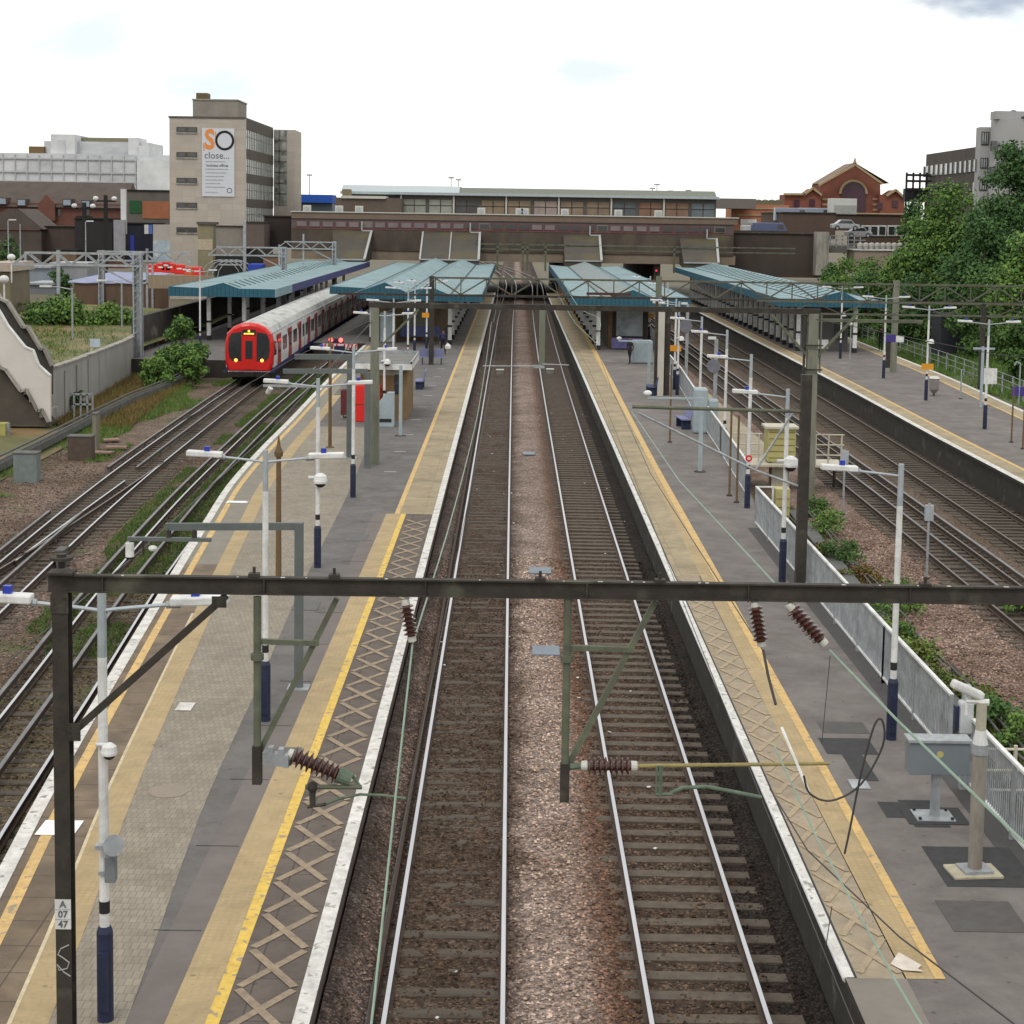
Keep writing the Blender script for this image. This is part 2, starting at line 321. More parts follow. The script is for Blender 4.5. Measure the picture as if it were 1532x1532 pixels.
C_roof=mat('canopy_roof_blue',(.20,.295,.32),(.155,.235,.26),rough=.65,scale=.6,detail=10,c3=(.15,.19,.19),s3=.35,t3=(.52,.7))
C_roofg=mat('canopy_roof_grey',(.20,.235,.235),(.16,.19,.19),rough=.7,scale=.6,detail=8)
C_fasc=mat('canopy_fascia_teal',(.022,.10,.145),(.018,.075,.11),rough=.5,scale=1)
C_fascp=mat('canopy_fascia_violet',(.05,.05,.17),(.04,.04,.13),rough=.5,scale=1)
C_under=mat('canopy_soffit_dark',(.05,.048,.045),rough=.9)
C_brk=pattern('yellow_stock_brick',(.22,.14,.06),(.15,.095,.045),(.13,.10,.07),.225,.075,.01,.5,plane='XZ',var=2)
C_glass=mat('dark_window_glass',(.03,.035,.04),rough=.08,spec=.8)
C_glassp=mat('pale_window_glass',(.30,.34,.36),(.12,.14,.15),rough=.15,scale=.9,spec=.8)
C_red=mat('signal_red_paint',(.62,.025,.018),(.55,.02,.015),rough=.4,scale=.6)
C_ylc=mat('yellow_cabinet_paint',(.42,.385,.16),(.34,.31,.13),rough=.5)
C_creamst=mat('cream_painted_steel',(.50,.47,.38),(.40,.37,.29),rough=.6)
C_trough=mat('concrete_trough',(.12,.12,.115),(.07,.07,.067),scale=3,bump=.3)
C_weed=leafmat('weed_leaves',(.125,.175,.04),(.06,.10,.025),(.15,.16,.05))
C_leafd=leafmat('dark_tree_leaves',(.055,.11,.034),(.025,.055,.018))
C_leafm=leafmat('fresh_tree_leaves',(.105,.19,.045),(.05,.105,.028),(.12,.15,.04))
C_leafb=leafmat('bramble_leaves',(.09,.15,.035),(.045,.085,.022),(.20,.075,.03))
C_bark=mat('tree_bark',(.09,.075,.055),(.05,.042,.032),scale=6,bump=.5)
def grime(m,lo=.80,hi=1.07,spots=True,sc=1.3):
    nt=m.node_tree; N=nt.nodes; L=nt.links; b=N['Principled BSDF']; src=b.inputs['Base Color'].links[0].from_socket
    tc=N.new('ShaderNodeTexCoord'); n=N.new('ShaderNodeTexNoise'); n.inputs['Scale'].default_value=sc; n.inputs['Detail'].default_value=12; n.inputs['Roughness'].default_value=.72; n.inputs['Distortion'].default_value=.6; L.new(tc.outputs['Object'],n.inputs[0])
    r=N.new('ShaderNodeValToRGB'); r.color_ramp.elements[0].position=.34; r.color_ramp.elements[0].color=(lo,lo*.985,lo*.97,1); r.color_ramp.elements[1].position=.60; r.color_ramp.elements[1].color=(hi,hi,hi,1); L.new(n.outputs[0],r.inputs[0])
    mu=N.new('ShaderNodeMix'); mu.data_type='RGBA'; mu.blend_type='MULTIPLY'; mu.inputs[0].default_value=1; L.new(src,mu.inputs[6]); L.new(r.outputs[0],mu.inputs[7]); out=mu.outputs[2]
    if spots:
        for s_,t_,d_ in ((2.3,.055,.62),(5.1,.06,.75)):
            v=N.new('ShaderNodeTexVoronoi'); v.inputs['Scale'].default_value=s_; L.new(tc.outputs['Object'],v.inputs[0])
            mr=N.new('ShaderNodeMapRange'); L.new(v.outputs['Distance'],mr.inputs[0]); mr.inputs[1].default_value=t_; mr.inputs[2].default_value=t_*1.8; mr.inputs[3].default_value=d_; mr.inputs[4].default_value=1
            m2=N.new('ShaderNodeMix'); m2.data_type='RGBA'; m2.blend_type='MULTIPLY'; m2.inputs[0].default_value=1; L.new(out,m2.inputs[6]); L.new(mr.outputs[0],m2.inputs[7]); out=m2.outputs[2]
    L.new(out,b.inputs['Base Color'])
for m_ in (C_asph,C_asph2): grime(m_,.76,1.08,sc=.9)
for m_ in (C_pav,C_tact,C_xs,C_xs2,C_buff,C_slab): grime(m_,.80,1.06,sc=1.6)
for m_ in (C_yel,C_org,C_white,C_xl,C_xl2,C_cream): grime(m_,.78,1.05,spots=False,sc=7)
for m_ in (C_ole,C_wht,C_gal,C_navy): grime(m_,.72,1.08,spots=False,sc=2.5)
# ================================================================ ground
g=MB(); n=24
def ring(r0,r1):
    for k in range(n):
        a=2*pi*k/n; b=2*pi*(k+1)/n
        g.q((r0*math.cos(a),r0*math.sin(a)+100,-.42),(r1*math.cos(a),r1*math.sin(a)+100,-.42),(r1*math.cos(b),r1*math.sin(b)+100,-.42),(r0*math.cos(b),r0*math.sin(b)+100,-.42))
ring(0.01,300); ring(300,900); ring(900,4500)
g.build('ground',mat('earth_ground',(.13,.105,.075),(.085,.07,.05),scale=.5,detail=9,c3=(.11,.12,.05),s3=.12,bump=.3,bscale=8),kind='structure')
def bumpy(name,x0,x1,ys,dx,hf,m):
    mb=MB(); xs=steps(x0,x1,dx); nx=len(xs)
    for y in ys:
        for x in xs: mb.v.append((x,y,hf(x,y)))
    for j in range(len(ys)-1):
        for i in range(nx-1): mb.f.append((j*nx+i,j*nx+i+1,(j+1)*nx+i+1,(j+1)*nx+i)); mb.m.append(0)
    return mb.build(name,m,kind='structure',smooth=True)
T1=interp([(14,-11.2),(20,-11.9),(27,-12.5),(35,-13.2),(48,-14.05),(58,-14.6),(68,-15.0),(90,-15.6),(101,-15.8),(119,-16.15),(134,-16.35),(200,-16.6),(300,-17)])
T2=interp([(14,-7.9),(19,-8.3),(26,-8.95),(30,-9.25),(35,-9.6),(44,-10.28),(50,-10.62),(60,-11.1),(70,-11.42),(85,-11.8),(100,-12.0),(118,-12.15)])
TL=interp([(12,-.72),(20,-.75),(50,-.79),(80,-.8),(120,-.8),(170,-.75),(200,-.6),(240,-.35),(270,-.45),(300,-1.2),(340,-3.5),(400,-9)])
TR=interp([(12,2.67),(20,2.65),(50,2.62),(80,2.61),(110,2.63),(140,2.72),(180,2.9),(220,3.3),(260,3.6),(285,3.2),(320,.8),(400,-6)])
T3=interp([(14,13.6),(42,13.75),(60,13.8),(80,13.75),(100,13.65),(200,13.6),(300,13.6)])
T4=interp([(14,16.7),(52,17.0),(95,17.35),(120,17.4),(200,17.4),(300,17.4)])
T5=interp([(60,26.3),(84,27.3),(101,28.1),(118,28.6),(135,28.9),(200,29.5)])
def nz(x,y,s=3.,a=.02): return a*noise.noise(Vector((x*s,y*s,.3)))
def hc(x,y):
    z=-.178+nz(x,y,2.2,.03)+nz(x,y,9,.02)
    dl=abs(x-TL(y)); dr=abs(x-TR(y))
    if dl<1.3: z+=.012
    if dr<1.3: z-=.012
    if x<-1.7: z+=.34*min(1,(-1.7-x)/.5)
    c=abs(x-.93); z+=.08*max(0,1-(c/.95)**2)
    return z
ys=steps(11,60,.14)+steps(60.6,120,.6)+steps(122,420,4)
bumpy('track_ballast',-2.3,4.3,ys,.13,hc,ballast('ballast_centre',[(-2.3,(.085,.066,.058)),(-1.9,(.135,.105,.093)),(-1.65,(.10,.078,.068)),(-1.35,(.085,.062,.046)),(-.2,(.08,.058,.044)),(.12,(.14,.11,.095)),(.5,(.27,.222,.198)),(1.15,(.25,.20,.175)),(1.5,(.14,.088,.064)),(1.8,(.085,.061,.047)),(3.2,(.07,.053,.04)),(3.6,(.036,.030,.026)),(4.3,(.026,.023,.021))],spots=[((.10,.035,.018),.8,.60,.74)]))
ys2=steps(14,70,.5)+steps(71,200,2)+steps(205,300,10)
bumpy('track_ballast_west',-20.5,-6.2,ys2,.35,lambda x,y:-.21+nz(x,y,1.3,.05)+nz(x,y,4,.02),ballast('ballast_west',[(-20.5,(.10,.085,.055)),(-18.5,(.17,.13,.105)),(-16.6,(.175,.135,.11)),(-15.4,(.085,.065,.053)),(-13.6,(.10,.078,.062)),(-12.6,(.17,.13,.108)),(-11.4,(.12,.09,.07)),(-10,(.11,.09,.055)),(-6.2,(.10,.082,.06))],spots=[((.085,.10,.035),.5,.54,.64),((.12,.035,.025),.6,.66,.74)]))
bumpy('track_ballast_east',7.9,19.3,ys2,.35,lambda x,y:-.21+nz(x,y,1.3,.05)+nz(x,y,4,.02)+(.25*max(0,1-abs(x-8.3)/1.2)),ballast('ballast_east',[(7.9,(.09,.085,.05)),(9.6,(.13,.10,.07)),(10.4,(.235,.175,.148)),(12.4,(.225,.17,.142)),(12.9,(.10,.075,.06)),(13.8,(.11,.09,.075)),(15.3,(.15,.115,.085)),(16.3,(.075,.06,.048)),(18.9,(.045,.037,.032))],spots=[((.055,.04,.032),.9,.62,.75)]))
bumpy('track_ballast_far_east',25.5,31,steps(40,220,3),.5,lambda x,y:-.21+nz(x,y,1.3,.05),ballast('ballast_far_east',[(25.5,(.10,.075,.055)),(31,(.12,.09,.06))]))
# ================================================================ tracks
RP=[(-.065,-.16),(-.065,-.148),(-.012,-.13),(-.012,-.04),(-.036,-.03),(-.036,-.004),(-.030,0),(.030,0),(.036,-.004),(.036,-.03),(.012,-.04),(.012,-.13),(.065,-.148),(.065,-.16)]
def sweep(mb,fx,y0,y1,off,d=2.,prof=RP,top=(6,),zo=0):
    ys=steps(y0,y1,d); n=len(prof); i0=len(mb.v)
    for y in ys:
        dx=(fx(y+.1)-fx(y-.1))/.2; l=math.hypot(dx,1); nx,ny=1/l,-dx/l; c=fx(y)
        for a,z in prof: mb.v.append((c+(off+a)*nx,y+(off+a)*ny,z+zo))
    for j in range(len(ys)-1):
        for k in range(n):
            mb.f.append((i0+j*n+k,i0+j*n+(k+1)%n,i0+(j+1)*n+(k+1)%n,i0+(j+1)*n+k)); mb.m.append(1 if k in top else 0)
    for j in (0,len(ys)-1): mb.f.append(tuple(i0+j*n+k for k in range(n))); mb.m.append(0)
CP=[(-.05,-.06),(-.05,.05),(-.04,.06),(.04,.06),(.05,.05),(.05,-.06)]
def track(label,fx,y0,y1,sl_mat,head,cond=(),pitch=.6,slen=2.5,nsl=100,zs=-.158,sl=True,joint=None,gauge=.7525):
    r=thing('railway_track',label,'railway track',(fx(y0),y0,0))
    for sgn in (-1,1):
        mb=MB(); sweep(mb,fx,y0,y1,sgn*gauge,d=1.5); mb.build('rail',[C_rust,head],r)
    if sl:
        k=0; y=y0+.3; first=None; far=MB(); o=OFF[r.name]
        while y<y1:
            a=math.atan((fx(y+.1)-fx(y-.1))/.2)
            jit=random.uniform(-.02,.02)
            if k<nsl:
                if first is None:
                    mb=MB(); mb.cb(o[0],o[1],-.075,slen,.25,.15); first=mb.build('sleeper',sl_mat,r,bevel=.008); s=first
                else: s=first.copy(); COL.objects.link(s); s.parent=r
                s.location=(fx(y)-o[0]+random.uniform(-.03,.03),y+jit-o[1],zs+random.uniform(-.012,.006)); s.rotation_euler=(random.uniform(-.01,.01),random.uniform(-.006,.006),-a+random.uniform(-.012,.012))
            else: far.cb(fx(y),y,zs-.075,slen,.25,.15,rz=-a)
            k+=1; y+=pitch
        if far.v:
            fo=far.build('sleepers',sl_mat,r,kind='stuff')
    for off,ya,yb,w in cond:
        mb=MB(); sweep(mb,fx,ya,yb,off,d=1.5,prof=[(a*w,z) for a,z in CP],top=(2,)); 
        cr_=mb.build('conductor_rail',[C_rust,C_cond],r)
        m2=MB(); y=ya+.5
        while y<min(yb,110): m2.cyl((fx(y)+off,y,-.2),(fx(y)+off,y,-.06),.06,.045,8); y+=2.4
        m2.build('insulator_pots',C_gal2,cr_)
    return r
track('centre-left railway track, the one with most of its sleepers lost in brown ballast',TL,11.5,400,C_slw,C_shine,zs=-.160)
track('centre-right railway track with clearly exposed sleepers beside the right island platform',TR,11.5,400,C_slg,C_shine,zs=-.156)
track('curving four-rail track the red and white train stands on',T1,20,235,C_slw,C_shine,zs=-.185,cond=((-1.12,16,56,1.1),(-1.12,66,230,1.1),(0,44,56,1.),(0,66,230,1.)))
track('weedy bay track running along the left island platform to the red-lit buffer stop',T2,16,116.5,C_slw,C_shine,zs=-.195,cond=((-1.1,16,112,1.1),(0,16,112,1.)))
track('right-hand four-rail track next to the pale pink ballast',T3,25,290,C_slw,C_dull,zs=-.168,cond=((0,25,280,1.),(1.1,25,280,1.2)))
track('track along the black brick wall of the far right platform',T4,25,290,C_slw,C_dull,zs=-.172)
track('farthest right track below the green bank',T5,60,200,C_slw,C_dull,nsl=20)
# turnout rails on the far left track
tx=interp([(36,-15.2),(42,-14.75),(47,-14.5),(52,-14.35),(60,-14.25),(68,-14.25)])
r=thing('turnout_rails','converging point rails and timbers crossing the left-hand track','railway points',(tx(36),36,0))
mb=MB(); sweep(mb,tx,36,68,0,d=1.5); mb.build('rail',[C_rust,C_dull],r)
mb=MB(); sweep(mb,interp([(30,-13.9),(46,-14.6),(66,-15.0)]),48,63,.25,d=1.5); mb.build('check_rail',[C_rust,C_shine],r)
mb=MB()
for k in range(22): mb.cb(T1(54+k*.6)+.1,54+k*.6,-.215,2.9,.24,.1)
mb.build('timbers',C_slw,r)
# ================================================================ platforms
PZ=.915
eL=interp([(14,-6.3),(20.5,-6.88),(25.4,-7.38),(30,-7.76),(43,-8.75),(50,-9.25),(56.7,-9.7),(66,-9.97),(75,-10.1),(92,-10.45),(106,-10.6),(128,-10.8)])
def platform(poly_l,poly_r,y0,y1,m_top,m_wall,d=2.,th=1.25):
    mb=MB(); ys=steps(y0,y1,d)
    A=poly_l if callable(poly_l) else (lambda y:poly_l); B=poly_r if callable(poly_r) else (lambda y:poly_r)
    for a,b in zip(ys,ys[1:]):
        mb.mi=0; mb.q((A(a),a,PZ),(B(a),a,PZ),(B(b),b,PZ),(A(b),b,PZ))
        mb.mi=1; mb.q((A(a)+.12,a,PZ-.10),(A(b)+.12,b,PZ-.10),(A(b)+.12,b,PZ-th),(A(a)+.12,a,PZ-th)); mb.q((B(a)-.12,a,PZ-.10),(B(b)-.12,b,PZ-.10),(B(b)-.12,b,PZ-th),(B(a)-.12,a,PZ-th))
        mb.q((A(a),a,PZ),(A(b),b,PZ),(A(b),b,PZ-.10),(A(a),a,PZ-.10)); mb.q((B(a),a,PZ),(B(b),b,PZ),(B(b),b,PZ-.10),(B(a),a,PZ-.10))
        mb.q((A(a),a,PZ-.10),(A(b),b,PZ-.10),(A(b)+.12,b,PZ-.10),(A(a)+.12,a,PZ-.10)); mb.q((B(a),a,PZ-.10),(B(b),b,PZ-.10),(B(b)-.12,b,PZ-.10),(B(a)-.12,a,PZ-.10))
    for y in (y0,y1): mb.q((A(y),y,PZ),(B(y),y,PZ),(B(y),y,PZ-th),(A(y),y,PZ-th))
    return mb.build('platform',[m_top,m_wall],kind='structure')
off=lambda f,a:(lambda y:f(y)+a)
# left island
ER=-2.22
C_pwall2=mat('grimy_platform_wall',(.12,.095,.085),(.07,.055,.05),scale=9,detail=9,bump=.5,bscale=18)
P1=platform(eL,ER,11,122,C_asph,C_pwall2)
P1b=platform(-14.6,ER,122,212,C_asph,C_pwall)
bR=interp([(14,-4.1),(18.8,-4.33),(25.5,-4.73),(31.5,-4.88),(40.8,-5.17),(55,-5.42),(73,-6.0)])
strip('paviours',off(eL,1.48),bR,11,73,PZ+.004,C_pav,P1)
strip('edge_slabs',off(eL,.2),off(eL,1.12),11,43.5,PZ+.004,C_slab,P1)
strip('edge_slabs',off(eL,.2),off(eL,1.12),43.5,120,PZ+.004,mat('grey_edge_slabs',(.21,.19,.155),(.16,.145,.12),scale=2),P1)
strip('tactile_paving',off(eL,1.08),off(eL,1.5),11,86,PZ+.008,C_tact,P1)
strip('cream_line',off(eL,1.03),off(eL,1.08),11,38,PZ+.010,C_cream,P1)
strip('yellow_line',off(eL,.35),off(eL,.52),11,120,PZ+.008,C_org,P1)
strip('white_edge',off(eL,-.01),off(eL,.22),11,120,PZ+.012,C_white,P1)
strip('tactile_paving',-3.86,-3.4,15.4,51.5,PZ+.004,C_tact,P1)
strip('yellow_line',-3.4,-3.24,11,51.5,PZ+.008,C_yel,P1)
strip('patterned_slabs',-3.24,-2.4,11,51.5,PZ+.004,C_xs,P1)
strip('edge_slabs',-3.44,-2.4,51.5,122,PZ+.004,C_buff,P1)
strip('yellow_line',-3.6,-3.44,51.5,122,PZ+.008,C_org,P1)
strip('white_edge',-2.41,-2.21,11,122,PZ+.012,C_white,P1)
strip('edge_slabs',-3.44,-2.4,122,211,PZ+.004,C_buff,P1b); strip('yellow_line',-3.6,-3.44,122,211,PZ+.008,C_org,P1b); strip('white_edge',-2.41,-2.21,122,211,PZ+.012,C_white,P1b)
def hatch(x0,x1,y0,y1,m,parent,pitch=1.08,w=.085):
    a=MB(); y=y0
    while y+pitch<=y1+.01:
        for (xa,xb,z) in ((x0,x1,PZ+.012),(x1,x0,PZ+.015)):
            ya,yb=y+.04,y+pitch-.04; dx=xb-xa; dy=yb-ya; l=math.hypot(dx,dy); nx,ny=-dy/l*w/2,dx/l*w/2
            a.q((xa+nx,ya+ny,z),(xa-nx,ya-ny,z),(xb-nx,yb-ny,z),(xb+nx,yb+ny,z))
        y+=pitch
    return a.build('hatch_marks',m,parent)
hatch(-3.16,-2.5,12.7,51.5,C_xl,P1,w=.11)
strip('brown_strip',interp([(11,-4.35),(26,-4.30),(50,-4.25)]),-3.86,11,51.5,PZ+.002,mat('brown_asphalt_strip',(.15,.127,.117),(.115,.098,.092),scale=1.5,detail=9,bump=.25,bscale=90),P1)
# small covers and marks on the left island
mb=MB()
for (x,y,w,d) in ((-6.04,30.6,.3,.5),(-8.78,53.1,.7,.35)): mb.bx(x-w/2,x+w/2,y-d/2,y+d/2,PZ+.014,PZ+.02)
mb.build('white_plates',C_white,P1)
mb=MB()
mb.bx(-6.98,-6.4,24.0,24.6,PZ+.014,PZ+.02); mb.bx(-9.1,-8.5,53.0,53.3,PZ+.022,PZ+.026); mb.build('white_plates',mat('white_plate_paint',(.78,.78,.78),(.66,.66,.66),scale=3),P1)
mb=MB(); mb.tube([(-5.4,26.0,PZ+.004),(-5.4,26.0,PZ+.012)],.32,20); mb.build('round_patch',mat('pale_repair',(.24,.20,.16),(.20,.17,.14),scale=5),P1)
mb=MB(); mb.bx(-4.0,-3.55,27.4,28.3,PZ+.004,PZ+.01); mb.bx(-5.1,-4.5,38.5,39.3,PZ+.004,PZ+.012); mb.bx(-4.7,-4.1,47,48,PZ+.004,PZ+.01); mb.build('inspection_cover',mat('cover_grey',(.12,.115,.11),(.09,.088,.085),scale=9),P1)
mb=MB()
for y in steps(60,118,5.3): mb.bx(-4.4-.2,-4.4+.25,y,y+.25,PZ+.004,PZ+.009)
mb.build('pale_repairs',mat('pale_mortar',(.26,.25,.24),(.2,.2,.19),scale=4),P1)
mb=MB()
for k,(x0,x1) in enumerate([(bR(15)+.02,-3.9)]): 
    for y in steps(12,50,3.1): mb.bx(x0-.4,x1,y,y+.02,PZ+.0035,PZ+.0055)
mb.build('tar_joints',C_dark,P1)
# right island
rR=interp([(14,7.85),(24,7.95),(33,7.9),(50,7.8),(58,8.3),(77,8.9),(101,9.9),(116,10.9),(132,12.0),(215,12.1)])
rE=lambda y:4.2
P2=platform(4.2,rR,11,212,C_asph2,C_pwall)
strip('plain_slabs',4.2,4.95,11,19.7,PZ+.004,mat('plain_grey_slabs',(.20,.18,.155),(.155,.14,.12),scale=2),P2)
strip('patterned_slabs',4.34,4.95,19.7,43,PZ+.004,C_xs2,P2); hatch(4.4,4.9,19.8,43,C_xl2,P2,w=.095)
rA=interp([(19,4.93),(30,4.95),(43,5.0),(66,5.18),(121,5.5),(211,5.6)]); rB=interp([(19,5.3),(43,5.32),(66,5.36),(121,5.65),(211,5.9)]); rC=interp([(19,5.43),(43,5.52),(66,5.58),(121,5.97),(211,6.1)])
strip('edge_slabs',4.34,rA,43,211,PZ+.004,C_buff,P2)
strip('tactile_paving',rA,rB,19.7,66,PZ+.004,C_tact,P2); strip('tactile_paving',rA,rB,66,211,PZ+.004,C_buff,P2)
strip('yellow_line',rB,rC,19.7,211,PZ+.008,C_org,P2)
strip('white_edge',4.19,4.31,19.7,211,PZ+.012,C_white,P2)
strip('edge_gap',4.31,4.345,19.7,211,PZ+.006,C_dark,P2)
mb=MB(); mb.tube([(4.20,19.7,PZ-.022),(4.20,211,PZ-.022)],.035,10); mb.build('nosing',C_wht,P2)
mb=MB()
for (x0,x1,y0,y1) in ((6.2,7.5,22.6,24.1),(5.95,6.3,25.3,26.0),(6.3,6.85,24.9,26.1),(5.6,6.5,28.4,29.3),(5.85,6.2,27.0,28.4)): mb.bx(x0,x1,y0,y1,PZ+.003,PZ+.006)
mb.build('dark_patches',C_dark,P2)
mb=MB(); mb.bx(5.9,6.9,21.1,22.1,PZ+.003,PZ+.007); mb.bx(5.75,6.6,29.6,30.3,PZ+.003,PZ+.006); mb.build('repair_patch',mat('asphalt_repair',(.085,.08,.078),(.065,.06,.06),scale=5,bump=.2),P2)
mb=MB(); mb.bx(5.68,5.98,26.6,27.05,PZ+.006,PZ+.014); mb.build('inspection_cover',C_gal,P2)
strip('kerb_channel',interp([(14,7.2),(24,7.3),(50,7.2)]),rR,11,50,PZ+.004,mat('dark_channel',(.065,.06,.06),(.05,.048,.048),scale=3),P2)
# far right platform
fL=interp([(40,18.3),(60,18.48),(74,18.55),(88,18.75),(107,18.9),(170,18.95),(215,18.95)])
fR=interp([(40,23.6),(60,24.8),(84,25.8),(101,26.65),(118,27.1),(135,27.4),(170,27.9),(215,28)])
P3=platform(fL,fR,38,210,C_asph2,C_pwall)
strip('edge_slabs',off(fL,.25),off(fL,.95),38,209,PZ+.004,C_buff,P3); strip('yellow_line',off(fL,.95),off(fL,1.12),38,209,PZ+.008,C_org,P3); strip('white_edge',off(fL,-.01),off(fL,.26),38,209,PZ+.012,C_white,P3)
strip('edge_slabs',off(fR,-1.0),off(fR,-.25),38,209,PZ+.004,C_buff,P3); strip('yellow_line',off(fR,-1.15),off(fR,-1.0),38,209,PZ+.008,C_org,P3); strip('white_edge',off(fR,-.24),off(fR,.01),38,209,PZ+.012,C_white,P3)
# left outer platform
P4=platform(-24.9,-17.55,106,210,C_asph,C_pwall)
strip('white_edge',-17.8,-17.54,106,209,PZ+.012,C_white,P4)

# ---------------------------------------------------------------- loose ballast stones near the viewer
def stones(name,label,n,fy,fx,hf,m,seed,s0=.028):
    r=random.Random(seed); mb=MB(); V_=mb.v; F_=mb.f
    for _ in range(n):
        y=fy(r); x=fx(r,y)
        if x is None: continue
        s=s0*r.uniform(.6,1.45); z=hf(x,y)+s*r.uniform(-.1,.45); a=r.uniform(0,6.28); c,d=math.cos(a),math.sin(a); i=len(V_)
        for px,py,pz_ in ((1,0,0),(0,1,0),(-1,0,0),(0,-1,0),(0,0,1),(0,0,-1)):
            px=px*r.uniform(.75,1.25)+r.uniform(-.2,.2); py=py*r.uniform(.6,1.1)+r.uniform(-.2,.2); pz_=pz_*r.uniform(.55,.9)
            V_.append((x+s*(px*c-py*d),y+s*(px*d+py*c),z+s*pz_))
        for q in ((0,1,4),(1,2,4),(2,3,4),(3,0,4),(1,0,5),(2,1,5),(3,2,5),(0,3,5)): F_.append((i+q[0],i+q[1],i+q[2]))
    mb.m=[0]*len(F_)
    return mb.build(name,m,kind='stuff',label=label,cat='ballast stones')
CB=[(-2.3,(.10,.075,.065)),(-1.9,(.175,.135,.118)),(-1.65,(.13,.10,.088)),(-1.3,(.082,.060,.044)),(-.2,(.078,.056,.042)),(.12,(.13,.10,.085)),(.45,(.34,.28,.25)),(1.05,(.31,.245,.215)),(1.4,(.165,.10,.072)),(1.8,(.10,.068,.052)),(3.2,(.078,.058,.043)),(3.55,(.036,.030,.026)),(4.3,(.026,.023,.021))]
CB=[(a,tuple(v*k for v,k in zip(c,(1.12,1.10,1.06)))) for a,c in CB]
M_st=ballast('ballast_stone_centre',CB,spots=[((.10,.045,.028),.8,.62,.78)],island=True)
def fxc(r,y):
    x=r.uniform(-2.15,4.05)
    if abs(x-TL(y))<.62 and r.random()<.55: return None
    return x
stones('ballast_stones','loose brown and pink ballast stones between the centre platforms',52000,lambda r:14+36*(r.random()**1.15),fxc,hc,M_st,1)
M_se=ballast('ballast_stone_east',[(8.8,(.16,.12,.09)),(10.2,(.25,.185,.155)),(12.4,(.25,.188,.16)),(13,(.11,.085,.07)),(15,(.12,.095,.078))],island=True)
stones('ballast_stones','loose pale pink ballast stones right of the railing',20000,lambda r:24+34*(r.random()**1.1),lambda r,y:r.uniform(9.9,13.1),lambda x,y:-.21+nz(x,y,1.3,.05)+nz(x,y,4,.02),M_se,2,.034)
M_sw=ballast('ballast_stone_west',[(-19,(.17,.135,.11)),(-16.6,(.18,.135,.115)),(-15.4,(.10,.075,.06)),(-13.4,(.12,.09,.07)),(-12.6,(.20,.15,.125)),(-11.4,(.15,.11,.09)),(-10,(.11,.09,.06)),(-7,(.10,.082,.06))],spots=[((.085,.10,.035),.5,.58,.66)],island=True)
stones('ballast_stones','loose ballast stones around the left tracks',24000,lambda r:26+46*r.random(),lambda r,y:r.uniform(max(-20,-8-y*.32),T2(y)+1.2),lambda x,y:-.21+nz(x,y,1.3,.05)+nz(x,y,4,.02),M_sw,3,.036)
# ================================================================ overhead line equipment
def insulator(name,label,p0,p1,r=.085,nd=9,cap=.12,parent=None,group='brown ribbed insulators'):
    """ribbed porcelain between two fittings"""
    p0=Vector(p0); p1=Vector(p1)
    t=thing(name,label,'insulator',tuple(p0),group)
    pr=[]; a0,a1=cap,1-cap
    for k in range(nd):
        u=a0+(a1-a0)*(k+.0)/nd; d=(a1-a0)/nd
        pr+=[(u,r*.5),(u+d*.3,r),(u+d*.5,r),(u+d*.62,r*.55)]
    pr.append((a1,r*.5))
    MB().lathe(p0,p1,pr,16).build('porcelain_ribs',C_ins,t,smooth=False)
    MB().lathe(p0,p1,[(0,r*.25),(.02,r*.55),(cap,r*.62)],12).build('end_cap',C_cem,t)
    MB().lathe(p0,p1,[(1-cap,r*.62),(.98,r*.58),(1,r*.25)],12).build('end_cap',C_cem,t)
    return t
YP=15.8
T=thing('overhead_line_portal','dark rusty steel portal beam and mast spanning the tracks in the foreground','overhead line portal',(-4.3,YP,PZ))
# mast : H column
mb=MB(); mb.mi=0
zt=6.50; x0,x1=-4.375,-4.225
mb.bx(x0,x1,YP-.09,YP-.075,PZ-.1,zt); mb.bx(x0,x1,YP+.075,YP+.09,PZ-.1,zt); mb.bx(x0+.068,x0+.084,YP-.075,YP+.075,PZ-.1,zt)
mb.build('mast',C_ole,T)
def beamI(mb,xa,xb,za,zb,y,h=.17,w=.09):
    # channel section lying across, web facing the camera
    mb.beam((xa,y,za),(xb,y,zb),.02,h-.03)
    mb.beam((xa,y,za+h/2-.008),(xb,y,zb+h/2-.008),w,.016); mb.beam((xa,y,za-h/2+.008),(xb,y,zb-h/2+.008),w,.016)
mb=MB(); beamI(mb,-4.43,8.2,6.575,6.60,YP); mb.build('cross_beam',C_ole,T)
# riveted gussets, end plates and bolt heads
for xa,xb,za,zb_ in ((-4.385,-4.215,6.30,6.49),(-4.235,-4.11,5.05,5.22),(-2.84,-2.70,6.38,6.488)):
    gp=MB().bx(xa,xb,YP-.104,YP-.092,za,zb_).build('gusset_plate',C_ole,T)
    bo=MB()
    for u in (.2,.8):
        for w_ in (.2,.5,.8): c0=(xa+(xb-xa)*u,za+(zb_-za)*w_); bo.cyl((c0[0],YP-.113,c0[1]),(c0[0],YP-.104,c0[1]),.011,.011,6)
    bo.build('bolt_heads',C_ole,gp)
for x in [-3.9+1.55*k for k in range(8)]: MB().bx(x-.006,x+.006,YP-.042,YP+.01,6.495,6.66).build('web_stiffener',C_ole,T)
MB().bx(-4.378,-4.222,YP-.096,YP-.0905,2.1,2.125).build('strap',C_gal,T)
for x in (-2.45,-1.68,.3,1.45,4.0): MB().bx(x-.05,x+.05,YP-.05,YP+.05,6.667,6.70).cyl((x,YP,6.695),(x,YP,6.76),.016,.016,6).build('beam_clamp',C_ole,T)
